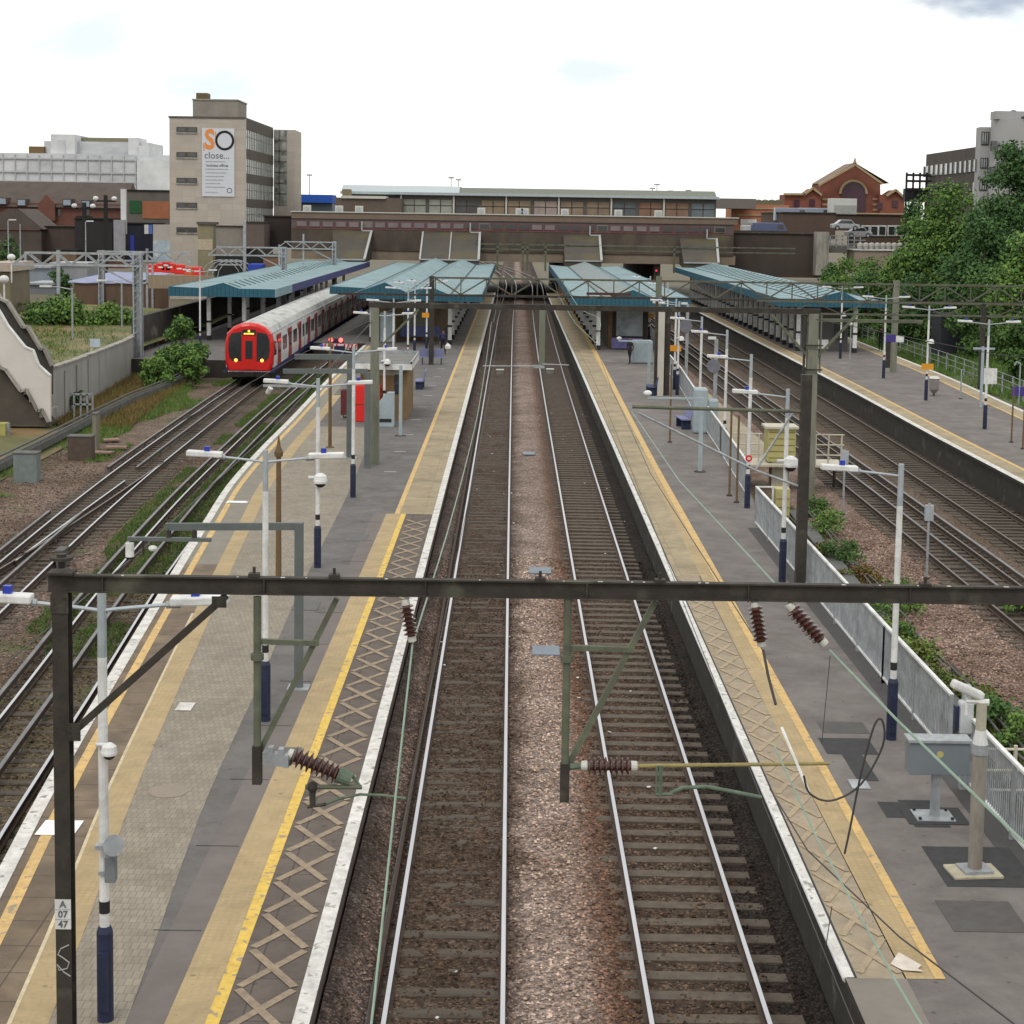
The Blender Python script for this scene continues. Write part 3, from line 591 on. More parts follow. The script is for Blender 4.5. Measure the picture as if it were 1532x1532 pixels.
mb=MB(); mb.bx(-4.42,-4.18,YP-.10,YP+.10,6.668,6.69); mb.cyl((-4.3,YP,6.72),(-4.3,YP,6.86),.03,.05,8); mb.cyl((-4.3,YP,6.80),(-4.3,YP,6.83),.11,.11,10)
mb.build('mast_cap',C_ole,T)
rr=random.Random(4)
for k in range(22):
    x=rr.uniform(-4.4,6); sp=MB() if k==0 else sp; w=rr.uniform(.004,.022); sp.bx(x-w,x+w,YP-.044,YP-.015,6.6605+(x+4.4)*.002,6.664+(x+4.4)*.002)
sp.build('pale_flecks',C_cem,T)  # small pale flecks scattered along the beam's top edge
mb=MB(); mb.beam((-4.21,YP,5.10),(-2.72,YP,6.475),.07,.07); mb.build('brace',C_ole,T)
mb=MB(); mb.bx(8.05,8.3,YP-.13,YP+.13,PZ-.1,6.62); mb.build('mast',C_ole,T)
# number plates on the mast
plate=MB(); plate.bx(-4.378,-4.222,YP-.10,YP-.092,3.16,3.46); pl=plate.build('number_plate',C_wht,T)
def text(s,size,loc,m,parent,rot=(pi/2,0,0),bold=.0,name='lettering',align='CENTER',sx=1.,ext=.003):
    cu=bpy.data.curves.new(name,'FONT'); cu.body=s; cu.size=size; cu.align_x=align; cu.align_y='CENTER'; cu.extrude=ext; cu.offset=bold; cu.resolution_u=3
    o=bpy.data.objects.new(name,cu); COL.objects.link(o)
    dg=bpy.context.evaluated_depsgraph_get(); dg.update(); me=bpy.data.meshes.new_from_object(o.evaluated_get(dg)); COL.objects.unlink(o); bpy.data.objects.remove(o)
    o=bpy.data.objects.new(name,me); COL.objects.link(o); me.materials.clear(); me.materials.append(m)
    o.rotation_euler=rot; o.scale=(sx,1,1)
    if parent is not None:
        o.parent=parent; f=OFF.get(parent.name,(0,0,0)); o.location=(loc[0]-f[0],loc[1]-f[1],loc[2]-f[2])
    else: o.location=loc
    return o
for s_,z in (('A',3.41),('07',3.31),('47',3.21)): text(s_,.095,(-4.30,YP-.103,z),mat('faded_black_print',(.12,.12,.13)),pl,bold=.0015)
mb=MB(); mb.bx(-4.379,-4.221,YP-.1025,YP-.10,3.357,3.363); mb.bx(-4.379,-4.221,YP-.1025,YP-.10,3.257,3.263); mb.build('plate_joint',C_arm,pl)
mb=MB(); pts=[(-4.25,3.0),(-4.33,2.96),(-4.36,2.9),(-4.3,2.86),(-4.25,2.82),(-4.27,2.76),(-4.35,2.74),(-4.37,2.80),(-4.30,2.72),(-4.24,2.68)]
mb.tube([(x+.005,YP-.093,z) for x,z in pts],.007,6); mb.build('graffiti_scrawl',mat('faded_white_spray',(.35,.35,.33)),T)
def drop_bracket(label,x,x2,zt,zb,zc,parent_y=YP,m=C_oleg,w=.075,hook=None):
    t=thing('drop_bracket',label,'drop bracket',(x,parent_y,zt))
    MB().cyl((x,parent_y,zb+.35),(x,parent_y,zt),w/2,w/2,12).build('drop_tube',m,t)
    MB().bx(x-.045,x+.045,parent_y-.045,parent_y+.045,zb,zb+.38).build('drop_foot',C_ole,t)
    MB().beam((x+.02,parent_y+.06,zc),(x2,parent_y+.06,zt-.02),.055,.055).build('diagonal_strut',m,t)
    zz=zt-(zt-zc)*.29; xx=x+(x2-x)*(zz-zc)/(zt-zc)
    MB().beam((x,parent_y+.03,zz),(xx+.05,parent_y+.03,zz-.01),.05,.05).build('tie_bar',m,t)
    MB().cyl((x,parent_y,zt-.62),(x,parent_y,zt-.56),w*.85,w*.85,12).build('collar',m,t)
    return t
db1=drop_bracket('greenish drop tube bracket under the portal beam above the left island platform',-2.42,-1.66,6.47,4.62,4.93)
db2=drop_bracket('moss green drop tube bracket under the portal beam between the two centre tracks',.57,1.42,6.5,4.49,4.80)
mb=MB()
for k in range(5): mb.cb(-2.33+.05*k,YP-.05,4.90-.008*k+(.03 if k%2 else 0),.05,.09,.17 if k%2 else .12)
mb.build('clamp_block',C_gal,db1)
insulator('ribbed_insulator','brown insulator sloping down from the left drop bracket to a pulley-like green clamp',(-2.13,YP,4.925),(-1.58,YP,4.70),r=.10,nd=9,cap=.09)
C1=thing('registration_arm','green curved registration arm hanging over the left track','registration arm',(-1.75,YP,4.6))
mb=MB(); mb.cyl((-1.64,YP,4.725),(-1.51,YP,4.67),.085,.065,14); mb.beam((-1.50,YP,4.72),(-1.42,YP,4.60),.03,.03); mb.build('clamp_cone',C_cop,C1)
mb=MB(); mb.cyl((-1.95,YP-.02,4.60),(-1.40,YP-.02,4.605),.024,.024,8); mb.build('cross_tube',C_oleg,C1)
mb=MB(); mb.cyl((-1.88,YP-.02,4.62),(-1.88,YP-.02,4.40),.035,.028,8); mb.ell((-1.88,YP-.02,4.60),.055); mb.cyl((-1.93,YP-.02,4.40),(-1.75,YP-.02,4.43),.018,.018,6); mb.build('pivot_fitting',C_ole,C1)
mb=MB(); mb.tube([(-1.78,YP,4.41),(-1.62,YP,4.48),(-1.42,YP,4.525),(-1.2,YP,4.52),(-.97,YP,4.49)],.014,8); mb.build('curved_arm',C_cop,C1)
insulator('ribbed_insulator','horizontal brown insulator between the centre drop bracket and the long ochre tube',(.72,YP,4.845),(1.28,YP,4.85),r=.085,nd=8,cap=.12)
C2=thing('registration_arm','long ochre registration tube with green curved arm over the right track','registration arm',(1.3,YP,4.85))
MB().cyl((1.26,YP,4.85),(3.14,YP,4.905),.021,.018,8).build('registration_tube',mat('ochre_lichen_tube',(.28,.23,.09),(.19,.16,.07),scale=9),C2)
mb=MB(); mb.cyl((.60,YP,4.83),(.75,YP,4.845),.035,.03,8); mb.cyl((1.50,YP-.03,4.87),(1.50,YP-.03,4.56),.02,.02,6); mb.cyl((1.46,YP-.03,4.87),(1.46,YP-.03,4.60),.012,.012,6); mb.cyl((1.46,YP-.03,4.58),(1.62,YP-.03,4.585),.016,.016,6); mb.build('hanger',C_cop,C2)
mb=MB(); mb.tube([(1.6,YP,4.585),(1.72,YP,4.64),(1.95,YP,4.655),(2.2,YP,4.61),(2.49,YP,4.555)],.02,8); mb.build('curved_arm',C_cop,C2)
insulator('ribbed_insulator','short brown insulator hanging from the beam beside the white platform edge, left track',(-1.0,YP,6.47),(-.92,YP-.02,6.05),r=.07,nd=7,cap=.14)
insulator('ribbed_insulator','upright brown insulator hanging from the beam above the right island yellow line',(2.36,YP,6.50),(2.45,YP,6.05),r=.072,nd=8,cap=.12)
insulator('ribbed_insulator','slanting brown insulator strung from the beam towards the lower right',(2.68,YP,6.48),(3.06,YP-.02,6.08),r=.078,nd=8,cap=.13)
WG='thin overhead wires'
def wire(label,pts,r=.009,m=C_wire,name='overhead_wire',cat='overhead wire'):
    if len(pts)>4:
        q=[]; P=[Vector(p) for p in pts]; n_=len(P)
        for i in range(n_-1):
            a,b,c,d=P[max(i-1,0)],P[i],P[i+1],P[min(i+2,n_-1)]
            for k in range(5):
                t=k/5; q.append(.5*((2*b)+(c-a)*t+(2*a-5*b+4*c-d)*t*t+(3*b-a-3*c+d)*t**3))
        pts=q+[P[-1]]
    return MB().tube(pts,r,5).build(name,m,label=label,cat=cat,group=WG)
wire('pale green carrier wire dipping under the viewer along the left track',[(-.93,9,3.75),(-.93,11.6,4.5),(-.925,13.7,5.32),(-.92,15.75,6.03)],.010)
wire('pale green catenary wire running from the portal beam up the left track',[(-.92,15.8,6.03),(-.86,25,5.7),(-.8,38,5.55),(-.8,50,5.75),(-.8,62,6.3)],.009)
wire('thin dark contact wire above the left track',[(-.93,9,4.47),(-.95,15.8,4.47),(-.7,62,4.55),(-.9,105,4.6),(-.6,200,4.6)],.006,C_wired)
wire('thin dark contact wire above the right track',[(2.5,9,4.5),(2.49,15.8,4.54),(2.85,62,4.6),(2.45,105,4.6),(3,200,4.6)],.006,C_wired)
wire('catenary wire over the right island edge from the portal to the far beam',[(2.47,15.8,6.0),(2.55,30,5.55),(2.7,45,5.6),(2.8,62,6.2)],.007,C_wired)
wire('pale green wire running from the cantilever tip to the slanting insulator',[(2.96,41,5.45),(2.86,28,5.75),(2.75,16.2,6.45)],.010)
wire('pale green wire running from the slanting insulator out past the lower right',[(3.10,15.78,6.03),(3.22,13.5,6.05),(3.40,10,6.15)],.012)
wire('pale green wire falling along the tactile paving to the bottom edge',[(2.53,15.4,5.2),(2.62,13.6,4.98),(2.80,11.5,4.75),(2.95,10,4.6)],.009)
wire('thin vertical dropper wire below the slanting insulator',[(3.09,15.7,6.0),(3.0,15.5,5.2)],.004,C_wired)
wire('looping black jumper cable hanging right of the upright insulator',[(2.60,14.2,5.32),(2.66,14.2,5.16),(2.85,14.2,5.10),(3.1,14.2,5.25),(3.28,14.2,5.6),(3.27,14.2,5.82),(3.2,14.2,5.78),(3.10,14.2,5.35),(3.02,14.2,4.85),(2.98,14.2,4.62)],.010,C_wired)
wire('black sagging wire from the ochre tube clamp to the lower right',[(2.47,15.2,4.85),(2.62,14,4.72),(3.0,12.2,4.75),(3.55,10,4.9)],.007,C_wired)
wire('thin dropper wire above the right island nosing',[(2.52,12.4,4.9),(2.47,12.4,4.45)],.004,C_wired)
wire('short white sectioning rod wire beside the upright insulator',[(2.53,15.0,5.5),(2.66,14.2,5.15)],.013,C_wht)
wire('chain of dark links under the upright insulator',[(2.455,15.75,6.03),(2.47,15.5,5.85),(2.5,15.2,5.66)],.014,C_wired)
wire('dark carrier wire sagging between the mid portal and the truss gantry, left track',[(-.8,62,6.3),(-.85,75,5.6),(-.9,92,5.5),(-.9,105,6.2),(-.8,130,5.3),(-.7,165,5.4),(-.5,200,6)],.014,C_wired)
wire('dark carrier wire sagging between the mid portal and the truss gantry, right track',[(2.8,62,6.2),(2.7,78,5.6),(2.6,92,5.5),(2.6,105,6.2),(2.8,130,5.3),(3,165,5.4),(3.2,200,6)],.014,C_wired)
wire('pale wire swinging down over the right island edge in front of the canopy',[(3.2,104,6.1),(3.9,98,5.0),(4.6,90,4.9),(3.9,75,5.2),(3.0,62,6.1)],.016)
wire('pale wire crossing from the truss gantry to the edge of the right island',[(2.9,105,5.3),(3.6,96,4.2),(4.5,88,3.6)],.016)
wire('dark guy wire slanting across the left island canopy front',[(-4.9,104,6.4),(-5.3,84,5.9),(-8.0,64,4.9),(-10.8,52,3.4)],.014,C_wired)
wire('long grey guy wire falling from the concrete mast to the bay track',[(-5.2,61.8,6.3),(-7.3,50,3.6),(-9.6,42,1.4),(-11.4,37,-.1)],.016,C_trough if 'C_trough' in globals() else C_wired)
wire('wire sagging between masts over the four-rail track',[(11.2,62,6.6),(14.5,50,6.3),(19,38,6.4)],.012,C_wired)
wire('dark wire from the far right gantry over the green bank',[(24,105,6.3),(27,95,5.5),(30,84,5.4)],.014,C_wired)
wire('second dark wire from the far right gantry over the green bank',[(24,105,5.3),(27,95,4.6),(31,84,4.6)],.014,C_wired)
# cantilever pole on right island
T=thing('overhead_line_mast','dark steel pole with a long cantilever arm behind the railing of the right island','overhead line mast',(7.25,41,PZ))
MB().bx(7.13,7.38,40.88,41.12,PZ-.1,6.42).build('mast',C_ole,T)
mb=MB(); mb.cyl((2.98,41,5.56),(7.15,41,5.50),.045,.045,8); mb.build('cantilever_tube',C_oleg,T)
mb=MB(); mb.cyl((3.1,41,5.42),(6.06,41,4.02),.03,.03,8); mb.cyl((6.06,41,4.02),(7.2,41,3.62),.03,.03,8); mb.cyl((6.06,41,4.02),(6.95,41,5.48),.03,.03,8); mb.cyl((3.1,41,5.55),(3.1,41,5.3),.03,.03,6); mb.build('stay_tube',C_gal,T)
# beam B at Y=62 with concrete masts
YB=62
T=thing('overhead_line_portal','second portal, a slim dark beam between two concrete masts in mid distance','overhead line portal',(-5.05,YB,PZ))
def cmast(mb,x,y,z0,z1,w0=.40,w1=.32,d0=.4):
    mb.lathe((x,y,z0),(x,y,z1),[(0,w0*.70),(1,w1*.70)],4)
def taper(mb,x,y,z0,z1,a0,a1,b0,b1):
    i=len(mb.v)
    for z,a,b in ((z0,a0,b0),(z1,a1,b1)):
        for sx_,sy_ in ((-1,-1),(1,-1),(1,1),(-1,1)): mb.v.append((x+sx_*a/2,y+sy_*b/2,z))
    for f in ((0,3,2,1),(4,5,6,7),(0,1,5,4),(1,2,6,5),(2,3,7,6),(3,0,4,7)): mb.f.append(tuple(i+k for k in f)); mb.m.append(0)
mb=MB(); taper(mb,-5.12,YB,PZ-.05,6.78,.37,.28,.37,.28); mb.build('mast',C_mast,T)
mb=MB(); taper(mb,11.15,YB,-.4,6.8,.44,.36,.40,.32); mb.bx(11.42,11.47,YB-.1,YB+.1,4.6,6.75); mb.build('mast',C_mast,T)
mb=MB(); mb.bx(-5.35,11.4,YB-.09,YB+.09,6.78,6.98); mb.build('cross_beam',C_ole,T)
for s_ in (-1,1): MB().beam((11.15+s_*.18,YB-.1,5.2),(11.15+s_*1.55,YB-.1,6.75),.09,.09).build('knee_brace',C_oleg,T)
MB().beam((-4.95,YB-.1,5.3),(-3.5,YB-.1,6.75),.08,.08).build('knee_brace',C_oleg,T)
MB().bx(10.9,15.2,YB-.08,YB+.08,6.50,6.62).build('side_arm',C_oleg,T)
mb=MB(); mb.bx(10.82,10.88,YB-.1,YB+.1,3.2,6.7); mb.bx(10.8,11.5,YB-.28,YB-.24,5.6,5.66); mb.bx(10.8,11.5,YB-.28,YB-.24,4.7,4.76); mb.build('mast_bands',C_ole,T)
T=thing('drop_bracket','tall green-grey drop tube between the centre tracks under the second portal','drop bracket',(1.05,YB,6.8))
MB().bx(.98,1.2,YB-.1,YB+.1,4.7,6.78).build('drop_tube',C_mast,T)
mb=MB(); mb.bx(.75,1.2,YB-.13,YB-.1,4.62,4.75); mb.cyl((1.1,YB-.15,4.78),(2.1,YB-.15,4.76),.025,.02,6); mb.cyl((.8,YB-.15,4.70),(-1.1,YB-.15,4.68),.02,.02,6); mb.build('registration_tube',C_gal,T)
# truss gantry A at Y=105
YA=105
T=thing('truss_gantry','olive steel truss gantry crossing every track in front of the canopies','gantry',(-5.1,YA,PZ))
mb=MB(); mb.bx(-5.27,-4.97,YA-.13,YA+.13,PZ-.1,6.5); mb.build('mast',C_ole,T)
mb=MB(); mb.bx(23.85,24.2,YA-.15,YA+.15,PZ-.1,6.65); mb.build('mast',C_mast,T)
mb=MB(); mb.bx(8.95,9.3,YA-.15,YA+.15,PZ-.1,6.7); mb.build('mast',C_mast,T)
mb=MB(); mb.bx(-5.3,34,YA-.08,YA+.08,6.34,6.46); mb.build('top_chord',C_grn,T)
mb=MB(); mb.bx(-11,34,YA-.09,YA+.09,5.24,5.38); mb.build('bottom_chord',C_ole,T)
mb=MB(); x=-4.9
k=0
while x<33.5:
    mb.beam((x,YA,5.36),(x,YA,6.36),.07,.07)
    if k%2==0: mb.beam((x,YA,6.36),(x+1.6,YA,5.36),.09,.09)
    else: mb.beam((x,YA,5.36),(x+1.6,YA,6.36),.09,.09)
    x+=1.6; k+=1
mb.build('truss_web',C_grn,T)
mb=MB(); mb.bx(2.0,7.9,YA-.06,YA+.06,4.62,4.72); mb.bx(4.6,7.4,YA-.12,YA+.12,5.46,5.62); mb.build('feeder_beam',mat('rust_red_steel',(.075,.035,.024),(.05,.026,.02)),T)
T=thing('truss_gantry','second lower olive lattice beam standing on the far right platform','gantry',(24,96,PZ))
mb=MB(); mb.bx(14,40,95.9,96.1,5.62,5.72); mb.bx(14,40,95.9,96.1,4.92,5.02); mb.build('chords',C_grn,T)
mb=MB()
for k in range(17): mb.beam((14.3+k*1.5,96,5.0 if k%2 else 5.64),(15.8+k*1.5,96,5.64 if k%2 else 5.0),.05,.05)
mb.build('truss_web',C_grn,T)
MB().bx(26.9,27.15,95.85,96.15,PZ-.1,5.7).build('mast',C_ole,T)
# more masts on right island mid distance
T=thing('signal_post','broad pale concrete slab post beside two black posts on the right island','concrete post',(8.0,88.5,PZ))
MB().bx(7.70,8.02,88.1,88.7,PZ,5.6).build('slab',mat('pale_slab_post',(.50,.48,.42),(.36,.34,.30),scale=1.5,stretch=(1,1,.3)),T)
MB().bx(8.06,8.36,88.4,88.7,PZ,5.4).build('black_post',C_ole,T)
MB().bx(7.55,7.68,88.4,88.7,PZ,5.9).build('side_post',C_ole,T)
# ---------------------------------------------------------------- platform lamps
def make_lamp(double,hgt=5.0,arm=1.25,name='platform_lamp',label='',navy=True,side=-1):
    r=thing(name,label,'lamp post')
    MB().cyl((0,0,hgt-.75),(0,0,hgt),.052,.05,10).build('pole_top',C_arm,r)
    MB().cyl((0,0,1.1),(0,0,hgt-.75),.058,.054,12).build('pole',C_wht,r)
    MB().cyl((0,0,1.28),(0,0,1.42),.062,.062,12).build('black_band',C_blk,r)
    b=MB(); b.cyl((0,0,0),(0,0,1.05),.095,.095,12); b.cyl((0,0,1.05),(0,0,1.12),.095,.07,12); b.bx(-.06,.06,-.13,-.06,.15,.85); b.build('base_sleeve',C_navy,r)
    for s_ in ((-1,1) if double else (side,)):
        MB().tube([(0,0,hgt-.22),(s_*.25,0,hgt-.19),(s_*.68*arm,0,hgt-.13)],.022,8).build('arm',C_arm,r)
        h=MB(); h.cyl((s_*.58*arm,0,hgt-.145),(s_*.70*arm,0,hgt-.13),.042,.05,8); h.build('knuckle',C_gal,r)
        l=MB(); a,b_=s_*(arm*.62),s_*(arm*1.12+.02)
        l.mi=0; l.cb((a+b_)/2,0,hgt-.085,abs(b_-a),.19,.10,ry=-s_*.04); 
        lo=l.build('luminaire',C_wht,r,bevel=.02)
        MB().bx(s_*arm*.84-.045,s_*arm*.84+.045,-.04,.04,hgt-.06,hgt+.05).build('photocell',C_blue,lo)
    return r
def place(r,px,py,z=PZ):
    x,y=G(px,py,z); return (x,y,z)
LG='white platform lamp posts'
lampd=make_lamp(True,label='double-armed white lamp post nearest the camera, behind the portal mast on the left'); lampd['group']=LG
lampd.location=(-4.55,18.35,PZ); 
labs=['double-armed white lamp post second nearest on the left island, left of the drop bracket','double-armed white lamp post with navy foot beside the dark asphalt, third on the left island','double-armed white lamp post just in front of the tall concrete mast on the left island','double-armed white lamp post standing right in front of the kiosk wall','double-armed white lamp post just behind the kiosk roof','farther double-armed lamp post right behind the kiosk','far double-armed lamp post on the left island below the canopy edge','far double-armed lamp post next to the steel gantry mast on the left island']
for (px,py),lb in zip([(397,1078),(475,849),(528,744),(574.5,630.6),(588,590),(610,550),(620,534),(638,528)],labs):
    dup(lampd,place(None,px,py),lb)
lamps=make_lamp(False,label='single-armed white lamp post nearest on the right island, navy foot by the railing'); lamps['group']=LG; lamps.location=place(None,1333,1106)
labs=['single-armed white lamp post with a dome camera, second nearest on the right island','single-armed white lamp post with red badge left of the yellow cabinet','single-armed white lamp post beside the tall grey cabinet on the right island','single-armed white lamp post behind the grey cabinet','slim white lamp post with an amber sign near the black posts','slim white lamp post directly next to the amber-signed one','far white lamp post before the right island canopy','farthest white lamp post in front of the right island shelter']
for (px,py),lb in zip([(1170,870),(1117.6,760),(1083,682),(1046,640),(1008.6,583),(1013,591),(997,530),(971,510)],labs): dup(lamps,place(None,px,py),lb)
labs=['double-armed white lamp nearest on the far right platform','double-armed white lamp with amber sign on the far right platform','double-armed white lamp beside the standing person on the far right platform','double-armed white lamp under the far right canopy gable']
for (px,py),lb in zip([(1473,642),(1385,599),(1321.6,566),(1257,536.6)],labs): dup(lampd,place(None,px,py),lb)
tl=make_lamp(True,hgt=5.6,arm=1.0,label='double-armed white lamp by the green bush in front of the left canopy'); tl['group']=LG; tl.location=(-21.0,112,PZ)
def tagit(name,label,cat,mb,m,**k): return mb.build(name,m,label=label,cat=cat,**k)
# fixtures fixed to lamp 1
T=thing('loudspeaker','grey horn loudspeaker clipped to the nearest white lamp post','loudspeaker',(-4.55,18.3,3.3))
MB().cyl((-4.47,18.2,3.05),(-4.37,18.05,3.10),.05,.12,14).build('horn',C_gal,T); MB().bx(-4.62,-4.49,18.2,18.3,2.98,3.03).build('bracket',C_gal,T)
T=thing('junction_box','small grey box strapped to the nearest white lamp post below the loudspeaker','box',(-4.4,18.25,2.7)); MB().bx(-4.50,-4.38,18.15,18.28,2.62,2.92).build('box_body',mat('box_grey',(.16,.18,.19)),T,bevel=.01)
MB().bx(-4.6,-4.5,18.27,18.29,2.66,2.7).build('strap',C_gal,T)
def domecam(label,x,y,z,s=1.):
    T=thing('dome_camera',label,'camera',(x,y,z),'dome cameras on the lamp posts'); a=MB(); a.cyl((x-.10*s,y,z+.06),(x+.04,y,z+.06),.03*s,.03*s,8); a.build('bracket',C_wht,T)
    MB().lathe((x+.1*s,y-.05,z+.12*s),(x+.1*s,y-.05,z-.10*s),[(0,.04*s),(.2,.10*s),(.6,.115*s),(.75,.11*s)],14).build('housing',C_wht,T)
    MB().ell((x+.1*s,y-.05,z-.05*s),(.085*s,.085*s,.07*s),12,8).build('smoked_dome',C_blk,T)
domecam('white dome camera on the nearest left lamp post',-4.53,18.27,4.12,.8)
x,y=G(475,849,PZ); domecam('white dome camera on the third left lamp post above the luminaire',x-.08,y-.05,3.25,1.6)
x,y=G(1170,870,PZ); domecam('large white dome camera on the lamp post by the yellow cabinet',x-.06,y-.05,4.0,1.7)
for (px,py),z,lb in (((574.5,630.6),3.6,'far dome camera on the lamp in front of the kiosk'),((1013,591),3.9,'small dome camera on the slim lamp post near the black posts'),((1385,599),4.0,'small dome camera on the far right platform lamp with amber sign'),((1257,536.6),3.9,'small white dome camera on the lamp under the far right gable')):
    x,y=G(px,py,PZ); domecam(lb,x,y-.05,z,1.4)
C_amb=mat('amber_sign_paint',(.60,.27,.02),(.52,.22,.02),rough=.5)
for (px,py),z,lb in (((638,528),3.35,'amber sign on the far left island lamp post'),((971,510),2.7,'amber sign on the farthest right island lamp post'),((1008.6,583),3.05,'amber sign on the slim lamp post near the black posts'),((1385,599),2.55,'amber sign on the far right platform lamp')):
    x,y=G(px,py,PZ); T=thing('platform_sign',lb,'sign',(x,y,z),'amber platform signs'); MB().bx(x-.32,x+.32,y-.12,y-.09,z,z+.32).build('sign_panel',C_amb,T); MB().bx(x-.05,x+.05,y-.09,y-.05,z+.1,z+.22).build('clip',C_gal,T)
x,y=G(1117.6,760,PZ); T=thing('round_badge','small red round badge on the white lamp post left of the yellow cabinet','badge',(x,y,2.4)); MB().cyl((x,y-.09,2.55),(x,y-.07,2.55),.11,.11,16).build('badge_disc',C_red,T); MB().cyl((x,y-.10,2.55),(x,y-.09,2.55),.05,.05,12).build('badge_centre',C_wht,T)
# ---------------------------------------------------------------- gallows brackets, brown poles
C_gw=mat('gallows_grey_green',(.115,.13,.13),(.085,.10,.10),rough=.6,scale=3,c3=(.14,.06,.03),s3=2,t3=(.68,.74))
T=thing('camera_gallows','grey gallows frame reaching over the bay track with a hanging bar and white camera','gallows',(-4.09,32,PZ))
mb=MB(); mb.bx(-4.17,-4.01,31.92,32.08,PZ,4.20); mb.build('upright',C_gw,T)
MB().bx(-4.3,-3.88,31.8,32.2,PZ,PZ+.03).build('foot_plate',C_gal,T)
mb=MB(); mb.beam((-6.68,32,4.08),(-4.01,32,4.13),.09,.14); mb.build('boom',C_gw,T)
mb=MB(); mb.bx(-7.42,-5.8,31.95,32.05,3.80,3.87); mb.build('hanging_bar',C_gw,T)
mb=MB()
for x in (-6.62,-6.12): mb.cyl((x,32,3.85),(x,32,4.05),.05,.05,8)
mb.build('hangers',C_ole,T)
T=thing('hanging_camera','white cylindrical camera hanging from the left end of the gallows bar','camera',(-7.38,32,3.6))
MB().cyl((-7.38,32,3.48),(-7.38,32,3.75),.085,.085,14).build('housing',C_wht,T); MB().cyl((-7.38,32,3.44),(-7.38,32,3.48),.075,.085,14).build('lens_ring',C_blk,T)
T=thing('hanging_camera','smaller pale camera hanging beside it over the bay rail','camera',(-6.9,32,3.6))
MB().cyl((-7.12,32,3.5),(-7.12,32,3.82),.02,.02,6).build('stem',C_ole,T); MB().ell((-6.92,31.95,3.66),(.09,.08,.06)).build('housing',C_wht,T)
T=thing('camera_gallows','dark grey gallows frame in front of the kiosk reaching left over the bay track','gallows',(-6.19,63.5,PZ))
mb=MB(); mb.bx(-6.3,-6.08,63.4,63.6,PZ,4.75); mb.build('upright',C_gw,T)
mb=MB(); mb.beam((-8.3,63.5,4.78),(-6.1,63.5,4.8),.12,.2); mb.build('boom',C_gw,T)
MB().bx(-6.5,-5.9,63.2,63.8,PZ,PZ+.03).build('foot_plate',C_gal,T)
T=thing('camera_gallows','dark grey gallows frame whose upright hides behind the concrete mast','gallows',(-5.3,61,PZ))
MB().beam((-8.4,61,4.45),(-5.3,61,4.5),.12,.17).build('boom',C_gw,T); MB().bx(-5.4,-5.2,61.0-.1,61.1,PZ,4.45).build('upright',C_gw,T)
T=thing('hanging_camera','pale camera under the second gallows boom over the bay track','camera',(-8.4,59.5,3.8))
mb=MB(); mb.bx(-8.9,-6.5,59.45,59.55,4.02,4.1); mb.build('bar',C_gal,T); MB().cyl((-8.75,59.5,3.8),(-8.62,59.4,4.0),.08,.1,10).build('housing',C_wht,T)
C_brown=mat('brown_rusted_pole',(.15,.095,.045),(.10,.065,.035),rough=.8,scale=4)
for lb,(px,py),h in (('slim brown pole on the left island with a pointed tip',(416.7,889),3.9),('slim brown pole with wide collar near the kiosk',(493.6,670),4.5)):
    x,y=G(px,py,PZ); T=thing('brown_pole',lb,'pole',(x,y,PZ),'brown poles'); MB().cyl((x,y,PZ),(x,y,PZ+h-.5),.075,.06,10).build('shaft',C_brown,T); MB().lathe((x,y,PZ+h-.5),(x,y,PZ+h),[(0,.10),(.2,.11),(.5,.05),(1,.015)],10).build('finial',C_brown,T)
    MB().cyl((x,y,PZ),(x,y,PZ+.05),.18,.16,10).build('foot',C_brown,T)
# ---------------------------------------------------------------- railing of the right island
def railing(label,pts,h=1.2,zb=PZ):
    """galvanised vertical-bar railing along pts"""
    T=thing('railing',label,'railing',(pts[0][0],pts[0][1],zb),'grey railings along the right island')
    top=MB(); bot=MB(); bars=MB()
    for (xa,ya),(xb,yb) in zip(pts,pts[1:]):
        top.beam((xa,ya,zb+h),(xb,yb,zb+h),.07,.045); bot.beam((xa,ya,zb+.12),(xb,yb,zb+.12),.05,.045)
        l=math.hypot(xb-xa,yb-ya); n=int(l/.10)
        for k in range(n):
            t=(k+.5)/n; x=xa+(xb-xa)*t; y=ya+(yb-ya)*t; bars.bx(x-.009,x+.009,y-.009,y+.009,zb+.12,zb+h)
    top.build('top_rail',C_wht,T); bot.build('bottom_rail',C_wht,T); bars.build('infill_bars',C_gal,T)
    L_=0
    for (xa,ya),(xb,yb) in zip(pts,pts[1:]):
        l=math.hypot(xb-xa,yb-ya); n=max(1,round(l/2.6))
        for k in range(n+1):
            t=k/n; x=xa+(xb-xa)*t; y=ya+(yb-ya)*t; MB().bx(x-.03,x+.03,y-.03,y+.03,zb,zb+h+.01).build('post',C_gal,T)
railing('long grey vertical-bar railing beside the nearest white lamp post',[(7.5,50.4),(7.58,33),(7.62,28.0)])
railing('short grey railing running off the lower right corner behind the electrical cabinet',[(7.60,26.6),(7.68,22.3),(7.74,15.5)])
railing('farther grey railing narrowing towards the shelter',[(7.95,55.5),(8.35,66),(8.7,77),(9.3,92),(9.5,101)])
MB().beam((7.5,50.4,PZ+1.2),(8.02,50.4,PZ+1.2),.06,.04).bx(7.98,8.03,50.38,50.43,PZ-.2,PZ+1.2).build('railing_return',C_wht,label='short white return rail closing the gap in the railing',cat='railing')
